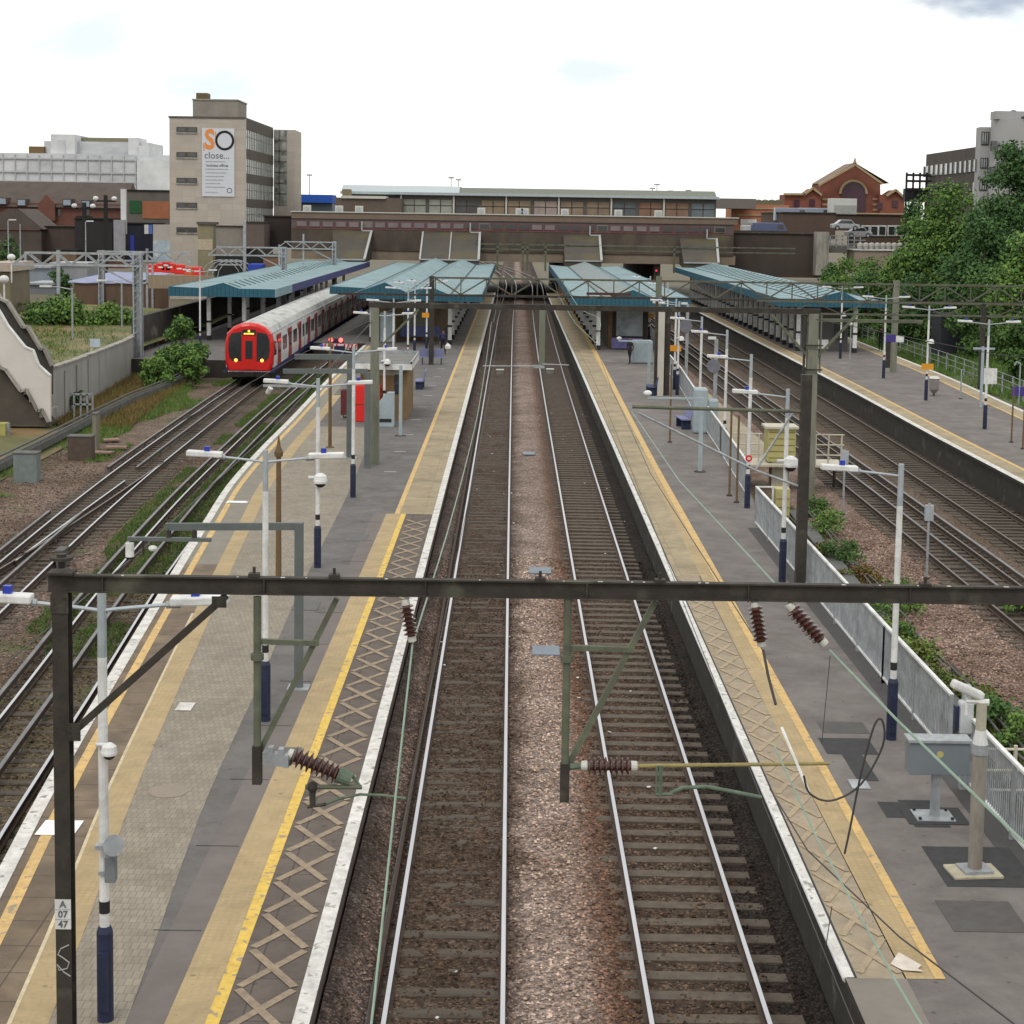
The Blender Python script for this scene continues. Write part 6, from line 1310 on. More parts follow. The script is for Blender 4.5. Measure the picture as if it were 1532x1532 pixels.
T=thing('brick_house_row','dark red brick terrace with brown tiled roof and small dormers at the far left','building',(VX(90,YH),YH,0))
rectpx(MB(),-40,304,186,400,YH,12).build('wall',C_redb,T)
x0_,x1_=VX(-40,YH),VX(186,YH); ze=VZ(80,310,YH); zr_=VZ(80,272,YH+6)
mb=MB(); mb.prism([(YH-.6,ze),(YH+13,ze),(YH+6,zr_)],x0_,x1_,axis='X'); rf=mb.build('roof',C_tile,T)
for px,py in ((4,301),(33,303),(101,303),(129,305)):
    mb=MB(); x_,z_=pz(px,py,YH-.4); mb.bx(x_-.7,x_+.7,YH-.7,YH+2,z_-.5,z_+.55); d_=mb.build('dormer',C_tile,rf); 
    MB().bx(x_-.55,x_+.55,YH-.75,YH-.7,z_-.4,z_+.4).build('dormer_window',mat('pale_dormer_glass',(.30,.35,.42),(.2,.25,.3),scale=2),T)
for px,py,w_,h_ in ((70,322,1.2,1.3),(130,318,.9,.8),(88,318,.6,1.0),(20,330,.6,1.)):
    x_,z_=pz(px,py,YH); MB().bx(x_-w_/2,x_+w_/2,YH-.08,YH,z_-h_/2,z_+h_/2).build('window',C_glass,T)
mb=MB(); xa_,xb_=VX(57,YH-1),VX(82,YH-1); mb.prism([(xa_,VZ(70,330,YH)),(xb_,VZ(70,330,YH)),(xb_,VZ(70,305,YH)),((xa_+xb_)/2,VZ(70,291,YH)),(xa_,VZ(70,305,YH))],YH-.9,YH-.02); mb.build('gable',C_redb,T)
YJ=225.
T=thing('low_brown_house','low dark brown pitched building in front of the brick terrace at the left edge','building',(VX(20,YJ),YJ,0))
rectpx(MB(),-30,345,62,400,YJ,8).build('wall',mat('dark_brown_wall',(.075,.058,.048),(.05,.04,.034),scale=.5),T)
mb=MB(); a_,z1=pz(12,312,YJ); b_,z2=pz(66,343,YJ); c_,_=pz(-30,340,YJ)
mb.prism([(c_,z2),(a_,z1),(a_+1.5,z1),(b_,z2)],YJ-.3,YJ+8.5); mb.build('roof',C_tile,T)
for lb,(x0,y0,x1,y1,Y,c) in (('dark brown hall block below the terrace at left',(60,340,112,395,YJ+2,(.07,.05,.042))),('black shed block left of the graffiti wall',(112,328,168,392,YJ+1,(.028,.024,.026))),('olive brown low wall block beneath the dark sheds',(78,375,114,400,YJ-4,(.15,.10,.06))),('grey-brown rendered block with a coloured panel beside the office block',(190,286,255,345,YH-10,(.13,.118,.105))),('navy black shed under the coloured panel block',(186,335,232,392,YJ+4,(.022,.024,.04)))):  # plain wall colour per block, the shed near-black
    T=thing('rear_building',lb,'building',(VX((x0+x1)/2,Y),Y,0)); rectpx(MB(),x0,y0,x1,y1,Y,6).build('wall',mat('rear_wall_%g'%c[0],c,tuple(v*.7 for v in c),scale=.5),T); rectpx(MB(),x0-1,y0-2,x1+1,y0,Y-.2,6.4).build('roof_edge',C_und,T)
    if 'coloured' in lb:
        rectpx(MB(),213,301,253,327,Y-.1,.08).build('orange_panel',mat('faded_orange_panel',(.34,.13,.065),(.25,.10,.055),scale=.6,detail=9),T); rectpx(MB(),194,300,212,319,Y-.1,.08).build('green_panel',mat('dark_green_panel',(.02,.09,.035)),T)
    if 'navy' in lb:
        rectpx(MB(),195,352,201,395,Y-.1,.08).build('blue_panel',C_blue,T); rectpx(MB(),222,336,228,350,Y-.1,.08).build('blue_stripe',mat('blue_white_stripe',(.10,.18,.5)),T); rectpx(MB(),216,336,222,350,Y-.12,.08).build('white_stripe',C_wht,T)
T=thing('painted_wall','pale blue-white painted wall panels left of the office block','wall',(VX(240,YJ-2),YJ-2,0)); rectpx(MB(),229,336,257,366,YJ-4,.4).build('upper_panel',mat('pale_mural',(.42,.38,.34),(.33,.32,.32),scale=.6),T); rectpx(MB(),229,360,257,392,YJ-4.1,.4).build('lower_panel',mat('blue_white_mural',(.38,.46,.52),(.28,.36,.44),scale=1.2,c3=(.55,.57,.58),s3=.9),T)
T=thing('white_post_arch','white ornate doorway front beside the black sheds','building front',(VX(178,YJ),YJ,0)); rectpx(MB(),170,329,187,378,YJ-3,.5).build('front',mat('grey_white_front',(.30,.30,.33),(.2,.2,.22),scale=1),T)
MB().bx(VX(186,YJ)-.1,VX(186,YJ)+.6,YJ-1.6,YJ-1,VZ(186,350,YJ),VZ(186,283,YJ)).build('sheeted_tower',C_sheetw,label='narrow white sheeted strip hanging beside the brick terrace gable',cat='sheeting')
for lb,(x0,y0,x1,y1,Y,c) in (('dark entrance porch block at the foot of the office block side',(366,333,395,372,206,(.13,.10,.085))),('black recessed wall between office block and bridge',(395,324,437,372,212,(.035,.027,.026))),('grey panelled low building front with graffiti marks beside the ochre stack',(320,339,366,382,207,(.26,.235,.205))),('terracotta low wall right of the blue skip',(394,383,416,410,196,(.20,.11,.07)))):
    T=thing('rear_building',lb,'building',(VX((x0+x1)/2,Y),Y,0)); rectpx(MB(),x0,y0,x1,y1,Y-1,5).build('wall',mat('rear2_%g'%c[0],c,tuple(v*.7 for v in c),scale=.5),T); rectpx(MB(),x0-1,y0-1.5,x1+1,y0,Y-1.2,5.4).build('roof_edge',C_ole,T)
T=thing('blue_skip','bright blue skip behind the left canopy roof','skip',(VX(382,190),190,0)); rectpx(MB(),371,395,392,415,190,3).build('skip_body',mat('skip_blue',(.03,.06,.36)),T,bevel=.1)
T=thing('lean_to_shed','dark tubular framed shelter with arched tubes beside the blue skip','shelter',(VX(345,192),192,0)); rectpx(MB(),322,383,396,420,197,2).build('dark_back',C_und,T)
mb=MB()
for k in range(4): 
    xx=VX(330+k*8,192); mb.tube([(xx+2.2*math.cos(a_),192,3.0+2.0*math.sin(a_)) for a_ in [pi*j/8 for j in range(9)]],.06,5)
for py in (391,396): z_=VZ(345,py,191); mb.bx(VX(328,191),VX(362,191),190.9,191.1,z_-.08,z_+.08)
mb.build('arched_tubes',C_gal,T)
for i,(px,py,c) in enumerate(((228,402,0),(242,400,0),(256,400,0),(270,402,0),(284,406,1),(296,406,0),(250,397,0))):
    x_,z_=pz(px,py,170); T=thing('red_container',['red plastic barrier stack, leftmost by the yard','red barrier second from left in the yard','red barrier in the middle of the yard row','red barrier right of the middle of the yard row','orange-red flat barrier near the ochre stack','last red barrier next to the ochre stack','red barrier on top of the row in the yard'][i],'barrier',(x_,170,z_-.5),'red barriers in the yard'); MB().prism([(x_-.55,z_-.55),(x_+.55,z_-.55),(x_+.35,z_+.45),(x_-.35,z_+.45)],169.4,170.6).build('barrier_body',C_red if not c else mat('orange_red',(.58,.10,.03)),T,bevel=.08); MB().bx(x_-.25,x_+.25,169.37,169.4,z_-.05,z_+.1).build('white_label',C_wht,T)
# yard, tarps, clutter walls
T=thing('yard_wall','rusty brown sheet-pile retaining wall holding the yard left of the canopy','wall',(-33,150,-.3)); MB().bx(VX(110,150),VX(250,150),150,150.5,-.3,VZ(180,425,150)).build('wall_face',mat('sheet_pile_brown',(.12,.075,.05),(.085,.055,.04),scale=.6,stretch=(3,1,.4)),T); MB().bx(VX(110,150),VX(250,150),149.9,170,VZ(180,425,150),VZ(180,425,150)+.1).build('yard_surface',mat('yard_earth',(.24,.19,.14),(.17,.14,.11),scale=.5),T)
T=thing('picket_wall','tan vertical-board wall beneath the red barriers','wall',(VX(260,145),145,0)); rectpx(MB(),222,412,320,432,148,.4).build('boards',mat('tan_boards',(.27,.21,.15),(.19,.15,.11),scale=2,stretch=(4,1,.3)),T)
T=thing('blue_tarpaulin','pale violet-blue tarpaulin spread over the yard wall','tarpaulin',(VX(160,152),152,3))
mb=MB(); 
for k in range(14):
    xa_=VX(110+k*7.2,152); xb_=VX(117.2+k*7.2,152); a_=.03*math.sin(k*1.3); b_=.03*math.sin((k+1)*1.3); z0=VZ(160,431,152)+.35; zt9=VZ(180,425,150)+.22; mb.q((xa_,150.2,zt9+a_*.3),(xb_,150.2,zt9+b_*.3),(xb_,166,zt9+b_+.3),(xa_,166,zt9+a_+.3)); mb.q((xa_,149.8,zt9-.15+a_),(xb_,149.8,zt9-.15+b_),(xb_,150.2,zt9+b_*.3),(xa_,150.2,zt9+a_*.3))
mb.build('sheet',mat('violet_tarp',(.27,.29,.42),(.19,.21,.33),scale=.8),T)
for i,(x0,y0,x1,y1,Y,c) in enumerate(((15,400,75,432,175,(.22,.26,.30)),(75,395,130,420,178,(.26,.27,.28)),(40,425,85,440,160,(.17,.18,.20)))):
    T=thing('storage_shed',['grey-blue low shed behind the stairs','pale grey shed row beyond the first lattice gantry','dark grey shed roof in front of the blue-grey shed'][i],'shed',(VX((x0+x1)/2,Y),Y,0)); rectpx(MB(),x0,y0,x1,y1,Y,5).build('wall',mat('shed_%d'%i,c,tuple(v*.75 for v in c),scale=.6),T); rectpx(MB(),x0-1,y0-2,x1+1,y0+1,Y-.3,5.6).build('roof',C_gal,T)
T=thing('rear_tower','cream capped block standing at the top of the stairs at the left edge','building',(VX(6,120),120,0)); rectpx(MB(),-25,403,15,470,122,5).build('wall',mat('olive_block',(.17,.14,.09),(.13,.11,.08),scale=.8),T); rectpx(MB(),-25,393,16,406,121.5,6).build('cap',mat('pink_cap',(.42,.35,.30)),T)
# globe lamps / posts at left
for lb,(px,pt,pb,Y,hd) in (('globe lamp with orange skirt on the cream capped block',(17,385,398,121,.5)),('white globe lamp on the stair parapet',(6,418,450,90,.45))):
    x_,z_=pz(px,pt,Y); _,z0=pz(px,pb,Y); T=thing('globe_lamp',lb,'lamp',(x_,Y,z0)); MB().cyl((x_,Y,z0-1.2),(x_,Y,z_),.05,.05,8).build('stem',C_wht,T); MB().ell((x_,Y,z_),(hd*.6,hd*.6,hd*.5),12,8).build('globe',C_wht,T)
# ---------------------------------------------------------------- lattice gantries (light grey)
def lattice(label,Y,pxl,pxr,ptop,pmast,pbase,zb=-.3,h=.8,taper_l=True,mw=.5,brace=True,mast2=None):
    T=thing('lattice_gantry',label,'gantry',(VX(pmast,Y,400),Y,zb),'pale grey lattice gantries')
    xl,zt_=pz(pxl,ptop,Y); xr=VX(pxr,Y,ptop); zt_=VZ((pxl+pxr)/2,ptop,Y)
    zb2=zt_-h
    mb=MB()
    for yy in (Y-.25,Y+.25):
        mb.beam((xl+(.8 if taper_l else 0),yy,zt_),(xr,yy,zt_),.11,.13); mb.beam((xl,yy,zb2),(xr,yy,zb2),.11,.13)
    mb.build('chords',C_gal,T)
    mb=MB(); n_=max(2,int((xr-xl)/.85)); 
    for yy in (Y-.25,Y+.25):
        for k in range(n_):
            xa_=xl+(xr-xl)*k/n_; xb_=xl+(xr-xl)*(k+1)/n_
            if k%2==0: mb.beam((xa_,yy,zb2),(xb_,yy,zt_),.07,.07)
            else: mb.beam((xa_,yy,zt_),(xb_,yy,zb2),.07,.07)
    mb.build('lattice_bars',C_gal,T)
    xm_=VX(pmast,Y,400)
    mb=MB(); mb.bx(xm_-mw/2,xm_+mw/2,Y-.05,Y+.05,zb,zt_+.1); mb.bx(xm_-mw/2,xm_-mw/2+.1,Y-.3,Y+.3,zb,zt_+.1); mb.bx(xm_+mw/2-.1,xm_+mw/2,Y-.3,Y+.3,zb,zt_+.1); mb.build('mast',C_gal,T)
    mb=MB(); z=zb+.3; k=0
    while z<zt_-.5: mb.beam((xm_-mw/2,Y-.3,z),(xm_+mw/2,Y-.3,z+.45),.05,.05); z+=.45; k+=1
    mb.build('mast_lacing',C_gal,T)
    if brace: MB().beam((xm_-.1,Y,zt_-2.0),(xm_-2.6,Y,zb2),.10,.10).build('knee_brace',C_gal,T)
    MB().bx(xm_-.6,xm_+.6,Y-.5,Y+.5,zb-.05,zb+.25).build('foot',C_conc,T)
    return T
lattice('nearest pale lattice gantry with the thick mast standing on the concrete wall at the left',107.5,20,214,379,206,556,zb=-.2,h=.75,mw=.55)
lattice('second pale lattice gantry reaching right towards the ochre stack',150,146,288,377,152,488,zb=0,h=.8,mw=.5,taper_l=False,brace=False)
lattice('pale lattice gantry whose mast rises through the leftmost canopy roof',165,312,428,370,425,420,zb=1.0,h=.8,mw=.5)
lattice('farthest pale lattice gantry in front of the bridge at left',185,415,503,362,500,420,zb=1.0,h=.75,mw=.45)
for i,(px,pt,Y,w_) in enumerate(((87,374,150,.28),(38,377,160,.2),(366,330,170,.28),(418,366,178,.2),(454,350,185,.18),(220,372,150,.2),(228,385,150,.18))):
    x_,z_=pz(px,pt,Y); T=thing('steel_mast',['slim grey mast carrying the first lattice gantry','grey mast behind the blue-grey shed','tall thin white mast in front of the office block corner','short grey mast near the blue skip','thin mast rising beside the farthest lattice gantry','thin mast beside the painted wall','second thin mast by the red barriers'][i],'mast',(x_,Y,0),'slim grey masts'); MB().bx(x_-w_/2,x_+w_/2,Y-w_/2,Y+w_/2,-.3,z_).build('mast_shaft',C_gal,T); MB().bx(x_-w_,x_+w_,Y-w_,Y+w_,-.35,-.1).build('foot',C_conc,T)
for i,(px,pt,pb,Y,dx) in enumerate(((108,431,540,114,-1.8),(182,422,520,125,-1.5),(12,330,400,190,.5),(30,335,400,190,0),(128,332,395,190,.5))):
    x_,z_=pz(px,pt,Y); T=thing('street_lamp',['grey lamp post with a long arm on the grassy plot at left','thinner lamp post with arm in front of the sheet-pile wall','street lamp with white head at the far left','plain street lamp post beside it at the far left','street lamp with white head before the dark sheds'][i],'street lamp',(x_,Y,0),'grey lamp posts on the left'); MB().cyl((x_,Y,-.3),(x_,Y,z_),.09,.06,8).build('pole',C_gal,T)
    if dx: MB().tube([(x_,Y,z_-.1),(x_+dx*.5,Y,z_+.05),(x_+dx,Y,z_+.1)],.04,6).build('arm',C_gal,T); MB().cb(x_+dx,Y,z_+.1,.8,.25,.12).build('lamp_head',C_wht,T)
for i,(px,pt) in enumerate(((126,303),(158,292))):
    x_,z_=pz(px,pt,200); T=thing('floodlight_tower',['black twin floodlight pole before the brick terrace','black lattice floodlight pole with two lamps beside the terrace gable'][i],'floodlight mast',(x_,200,0)); MB().bx(x_-.2,x_+.2,199.8,200.2,0,z_).build('pole',C_und,T); MB().bx(x_-1.2,x_+1.2,199.9,200.1,z_-.8,z_-.6).bx(x_-1.0,x_+1.0,199.9,200.1,z_-1.8,z_-1.6).build('cross_arms',C_und,T)
    for s_ in (-1,1): MB().ell((x_+s_*1.1,199.7,z_-.4),(.35,.3,.28)).build('lamp_head',C_wht,T)
# ---------------------------------------------------------------- concrete wall, stairs at left
T=thing('panel_wall','pale ribbed concrete panel wall along the left track side','wall',(-22.5,80,-.3))
wp=[(75,632,630-78),(132,600,0)]
pts=[(-22.4,80.5),(-23.0,88),(-24.0,103),(-24.7,111)]
C_rib=mat('ribbed_pale_wall',(.30,.29,.27),(.22,.215,.20),scale=1,detail=9,stretch=(1,1,.4))
mb=MB(); cp=MB(); tp=[VZ(85,553,81),VZ(120,535,88),2.2,2.0]
tops=[2.55,2.35,2.2,2.2]
for (a_,b_),(t0,t1) in zip(zip(pts,pts[1:]),zip(tops,tops[1:])):
    i=len(mb.v)
    for (x_,y_),t_ in ((a_,t0),(b_,t1)): mb.v+=[(x_,y_,-.35),(x_-.25,y_,-.35),(x_-.25,y_,t_),(x_,y_,t_)]
    for f in ((0,4,7,3),(1,2,6,5),(3,7,6,2),(0,3,2,1),(4,5,6,7)): mb.f.append(tuple(i+k for k in f)); mb.m.append(0)
    cp.beam((a_[0]-.12,a_[1],t0+.04),(b_[0]-.12,b_[1],t1+.04),.38,.09)
mb.build('wall_panels',C_rib,T); cp.build('coping',C_conc,T)
rb=MB()
for k in range(9):
    t_=k/9; y_=81+30*t_; x_=-22.4-(y_-80.5)*.0755; rb.bx(x_-.02,x_+.05,y_-.08,y_+.08,-.3,2.15)
rb.build('wall_ribs',C_rib,T)
T=thing('footbridge_stairs','white-sided concrete footbridge stairs coming down at the left edge','stairs',(VX(40,79),79,0))
YT=78.5
low=[(-60,478),(-30,510),(-22,512),(0,549),(9,553),(32,585),(40,582),(57,615),(63,612),(73,631),(75.5,631)]
topn=[(75.5,562),(58,546),(50,524),(38,519),(12,487),(0,466),(-22,436),(-60,400)]
rail=[(-60,368),(-25,412),(-18,412),(0,446),(12,452),(35,489),(42,489),(61.5,522),(67,521),(78.5,547)]
def polyY(pts_,Y,d,m,nm):
    mb=MB(); mb.prism([pz(a_,b_,Y) for a_,b_ in pts_],Y,Y+d); return mb.build(nm,m,T)
polyY(low+topn,YT,.18,mat('stair_white_panel',(.56,.52,.49),(.48,.45,.42),scale=.8,detail=8),'near_side_panel')
def edge(pts_,Y,w,h,m,nm):
    mb=MB()
    for (a_,b_),(c_,d_) in zip(pts_,pts_[1:]):
        p0=pz(a_,b_,Y); p1=pz(c_,d_,Y); mb.beam((p0[0],Y,p0[1]),(p1[0],Y,p1[1]),w,h,up=(0,0,1))
    return mb.build(nm,m,T)
edge(low[:-1],YT-.02,.30,.12,C_conc,'stringer')
edge(topn,YT+.08,.26,.06,C_wht,'near_coping')
polyY(rail+[(78.5,590),(60,575),(38,540),(12,505),(0,490),(-60,430)],YT+1.9,.18,mat('stair_inner_dark',(.085,.08,.068),(.055,.05,.044),scale=2,detail=9),'far_parapet')
edge(rail,YT+1.85,.45,.12,C_conc,'far_handrail')
steps_=MB()
for k in range(14):
    t_=k/14; px_=64-t_*110; x_=VX(px_,YT,580); z_=VZ(px_,622-t_*160,YT); steps_.bx(x_-.22,x_+.22,YT+.18,YT+1.9,z_-.1,z_+.25)
steps_.build('steps',C_conc,T)
polyY([(-60,480),(0,552),(32,588),(57,617),(73,633),(73,636),(-60,637)],YT+.35,1.3,mat('stair_underside',(.085,.072,.058),(.055,.047,.038),scale=1,detail=8),'underside')
T=thing('stair_gate','small grey gate frame at the foot of the footbridge stairs','gate',(-20.8,82,0)); mb=MB(); x0_,z0=pz(108,618,82); 
for px in (108,118,128,136): mb.bx(VX(px,82)-.04,VX(px,82)+.04,81.96,82.04,-.2,VZ(px,588,82))
for py in (590,605): z_=VZ(120,py,82); mb.bx(VX(108,82),VX(136,82),81.96,82.04,z_-.04,z_+.04)
mb.build('frame',C_gal,T)
T=thing('yellow_column','dull yellow column under the stairs at the left edge','column',(VX(6,77),77,0)); rectpx(MB(),-8,634,8,700,76,.7).build('column_body',mat('dull_yellow',(.36,.32,.10),(.25,.24,.08),scale=2),T); rectpx(MB(),8,634,13,705,76.2,.3).build('edge_strip',C_gal,T)
T=thing('notice_panel','pale blue notice panel on two posts at the top of the panel wall','sign',(VX(140,95),95,2)); x0_,x1_=VX(133,97),VX(148,97); MB().bx(x0_,x1_,97,97.06,VZ(140,519,97),VZ(140,507,97)).build('panel',mat('pale_blue_panel',(.42,.50,.56)),T); MB().bx(x0_,x0_+.1,97.06,97.12,1.5,VZ(140,510,97)).bx(x1_-.1,x1_,97.06,97.12,1.5,VZ(140,510,97)).build('posts',C_creamst,T)
# plot behind the wall (raised grassy bank)
bumpy('grass_bank',-75,-24.6,steps(84,148,2),2.,lambda x,y:1.1+.25*noise.noise(Vector((x*.1,y*.1,0)))+min(1.4,(-24.6-x)*.05)+(y-84)*.004,mat('rough_grass_bank',(.105,.12,.042),(.085,.095,.032),scale=.5,detail=9,c3=(.19,.15,.075),s3=.22,t3=(.45,.6),bump=.6,bscale=3))
bumpy('grass_bank',-24.8,-19.6,steps(60,112,1.5),.7,lambda x,y:-.16+.12*noise.noise(Vector((x*.4,y*.2,0))),mat('trackside_scrub',(.12,.12,.045),(.085,.085,.04),scale=.5,detail=9,c3=(.19,.125,.06),s3=.25,t3=(.48,.6),bump=.6,bscale=4))
mb=MB(); cps=[(-20.1,60),(-20.25,66),(-20.3,72),(-20.5,80),(-20.6,90),(-20.2,99),(-20.7,112)]
for a_,b_ in zip(cps,cps[1:]): 
    mb.beam((a_[0],a_[1],.12),(b_[0],b_[1],.12),.4,.28)
    mb.beam((a_[0]+.1,a_[1],.35),(b_[0]+.1,b_[1],.35),.06,.06); mb.beam((a_[0]-.12,a_[1],.42),(b_[0]-.12,b_[1],.42),.07,.07)
o_=mb.build('cable_trough',C_trough,label='raised dark cable run on short posts along the left trackside',cat='cable run')
mb=MB()
for y_ in steps(62,110,3): mb.bx(-20.5,-20.3,y_,y_+.15,-.4,.1)
mb.build('trough_posts',C_trough,parent=o_)
for i,(px,py,w_,h_,c) in enumerate(((41,712,.9,1.1,(.17,.20,.19)),(122,680,1.0,1.0,(.09,.065,.05)),(144,665,.18,1.6,(.20,.18,.14)),(93,840,.2,.5,(.12,.12,.12)))):
    x_,y_=G(px,py+8,-.2); T=thing('trackside_box',['grey-green trackside cabinet at the far left','dark rusty trackside box beside the concrete stump','slim concrete marker post by the rusty box','short stump between the left tracks'][i],'trackside box',(x_,y_,-.2)); MB().bx(x_-w_/2,x_+w_/2,y_-.3,y_+.3,-.25,-.2+h_).build('box_body',mat('tbox_%d'%i,c),T,bevel=.02); MB().bx(x_-w_/2-.03,x_+w_/2+.03,y_-.33,y_+.33,-.2+h_,-.15+h_).build('lid',C_trough,T)
# walkway boards / red debris by left track
mb=MB()
for k,(dx,dy,w_) in enumerate(((-.2,0,1.5),(.3,1.6,.9),(-.5,4,.7))): mb.cb(-17.6+dx,71+dy,-.08,w_,.55,.07,rz=.3*k-.2)
mb.build('loose_boards',mat('pale_pink_boards',(.26,.17,.14),(.17,.10,.08),scale=2),label='loose pinkish boards scattered beside the far left track',cat='timber')
# ================================================================ right background
YR=235.
def bld(name,label,x0,y0,x1,y1,Y,d,m,roof=None,cat='building'):
    T=thing(name,label,cat,(VX((x0+x1)/2,Y),Y,0)); rectpx(MB(),x0,y0,x1,y1,Y,d).build('wall',m,T)
    if roof: rectpx(MB(),x0-1,y0-1.5,x1+1,y0,Y-.2,d+.4).build('coping',roof,T)
    return T
C_b1=pattern('dark_brown_brick',(.11,.07,.05),(.085,.056,.042),(.07,.055,.045),.225,.075,.01,.5,plane='XZ',var=.5,bump=0)
C_b2=mat('sooty_brown_wall',(.065,.05,.042),(.045,.035,.03),scale=.4,detail=8)
C_vr=mat('victorian_red_brick',(.20,.070,.045),(.15,.055,.038),scale=.6,detail=8)
C_vs=mat('buff_stone_trim',(.34,.255,.15),(.26,.195,.12),scale=.8)
bld('brick_building','dark sooty retaining wall right of the bridge',1096,350,1240,415,214,4,C_b2,C_ole)
bld('brick_building','sooty low brick wall with a parapet behind the far right canopy',1088,345,1180,362,217,3,C_b2)
bld('brick_building','brown brick block with flat roof carrying parked vans',1171,319,1250,357,226,20,C_b1,C_ole)
bld('brick_building','long brown brick wall to the right of the flat roof block',1245,322,1375,345,240,10,C_b1,C_ole)
T=bld('brick_building','low brick building with a row of white framed windows behind the shrubs',1280,344,1380,400,228,6,C_b1)
for i,px in enumerate((1295,1308,1320,1334,1347,1361)):
    w=MB(); rectpx(w,px-6,337,px+6,353,227.8,.15); f=w.build('window',C_wht,T); g1=MB(); rectpx(g1,px-4.5,339,px+4.5,351,227.7,.1); g1.build('pane',C_glass,f)
bld('brick_building','cream rendered block among the shrubs below the windows',1278,375,1346,410,212,4,mat('cream_render',(.30,.245,.195),(.24,.195,.155),scale=.5),C_wht)
T=thing('concrete_column','tall pale concrete column standing before the car deck','column',(VX(1231,211),211,0)); rectpx(MB(),1221,347,1240,412,211,2).build('shaft',C_conc,T)
bld('car_deck','grey concrete car deck edge left of the concrete column',1178,367,1280,378,216,10,mat('deck_grey',(.17,.16,.145),(.12,.115,.105),scale=.6))
T=thing('deck_railing','grey guard railing along the car deck','railing',(VX(1260,214),214,3)); mb=MB()
for px in range(1243,1296,9): mb.bx(VX(px,214)-.06,VX(px,214)+.06,213.9,214.0,VZ(px,370,214),VZ(px,352,214))
for py in (353,359,365): z_=VZ(1265,py,214); mb.bx(VX(1240,214),VX(1296,214),213.9,214,z_-.05,z_+.05)
mb.build('rails',C_gal,T)
# glass roofs with tubes: dark hall structure
T=thing('scaffold_frame','dark multi level steel frame against the sky beside the grey office building','steel frame',(VX(1365,225),225,10)); mb=MB()
for px in (1354,1364,1374,1384,1392): mb.bx(VX(px,225)-.12,VX(px,225)+.12,224.9,225.1,VZ(px,330,225),VZ(px,258,225))
for py in (262,271,283,298): z_=VZ(1372,py,225); mb.bx(VX(1353,225),VX(1393,225),224.8,225.2,z_-.15,z_+.15)
mb.build('frame_tubes',C_und,T)
mb=MB(); rectpx(mb,1356,282,1388,302,226,2); mb.build('dark_plant',mat('dark_plant',(.05,.045,.055)),T)
# Victorian red brick hall
YV=300.
T=thing('victorian_hall','red brick Victorian style hall with a big arched window and two small gables','building',(VX(1278,YV),YV,8))
def P_(px,py): return pz(px,py,YV)
def poly(mb,pts_,Y0,d): mb.prism([pz(a_,b_,Y0) for a_,b_ in pts_],Y0,Y0+d)
mb=MB(); poly(mb,[(1226,345),(1318,345),(1317,274),(1278,247),(1228,275)],YV,9); mb.build('wall',C_vr,T)
mb=MB(); 
for s_ in (-1,1):
    p0=pz(1278,246,YV); p1=pz(1278+s_*52,276,YV); mb.q((p0[0],YV-.5,p0[1]+.3),(p1[0],YV-.5,p1[1]+.2),(p1[0],YV+9,p1[1]+.2),(p0[0],YV+9,p0[1]+.3))
mb.build('roof',mat('hall_roof_brown',(.20,.14,.10),(.15,.105,.08)),T)
mb=MB(); poly(mb,[(1174,345),(1228,345),(1228,290),(1216,282),(1204,291),(1174,291)],YV-2,6); mb.build('side_wing',C_vr,T)
mb=MB(); poly(mb,[(1316,345),(1353,345),(1353,296),(1340,284),(1328,292),(1316,291)],YV-2,6); mb.build('side_wing',C_vr,T)
mb=MB(); 
for a_,b_ in (((1225,277),(1279,246.5)),((1279,246.5),(1320,275)),((1202,292),(1216,281.5)),((1216,281.5),(1229,292)),((1326,293),(1340,284)),((1340,284),(1354,297)),((1173,290.5),(1204,290.5))):
    p0=pz(*a_,YV-2.3); p1=pz(*b_,YV-2.3); mb.beam((p0[0],YV-2.2,p0[1]),(p1[0],YV-2.2,p1[1]),1.0,.36)
for py in (298,306,314): 
    for xa_,xb_ in ((1230,1245),(1306,1326)): rectpx(mb,xa_,py-1.5,xb_,py+1.5,YV-.15,.2)
rectpx(mb,1180,318,1352,323,YV-2.2,.3)
mb.build('stone_trim',C_vs,T)
def arch(mb,cx,cy,r0,r1,Y,d,ybot):
    n=20; pts_=[]
    for k in range(n+1):
        a_=pi*k/n; pts_.append((cx-r1*math.cos(a_),cy-r1*math.sin(a_)))
    if r0==0: pts_=[(cx-r1,ybot)]+pts_+[(cx+r1,ybot)]; mb.prism([pz(a_,b_,Y) for a_,b_ in pts_],Y,Y+d)
    else:
        for k in range(n):
            a_=pi*k/n; b_=pi*(k+1)/n
            q=[(cx-r1*math.cos(a_),cy-r1*math.sin(a_)),(cx-r1*math.cos(b_),cy-r1*math.sin(b_)),(cx-r0*math.cos(b_),cy-r0*math.sin(b_)),(cx-r0*math.cos(a_),cy-r0*math.sin(a_))]
            mb.prism([pz(*v_,Y) for v_ in q],Y,Y+d)
mb=MB(); arch(mb,1277,290,0,18,YV-.3,.2,318); mb.build('arched_window',mat('purple_dark_glass',(.07,.035,.05),(.04,.02,.03),rough=.2),T)
mb=MB(); arch(mb,1277,290,18,21.5,YV-.5,.5,318); mb.build('stone_arch',C_vs,T)
for px,py in ((1215,303),(1339,305),(1192,304),(1316,308)): w=MB(); rectpx(w,px-4,py-5,px+4,py+5,YV-2.2,.2); w.build('window',mat('purple_dark_glass',(.05,.03,.04)),T)
p0=pz(1279,243,YV+1); MB().lathe((p0[0],YV+1,p0[1]-.4),(p0[0],YV+1,p0[1]+.8),[(0,.4),(.4,.3),(1,.08)],8).build('finial',C_vs,T)
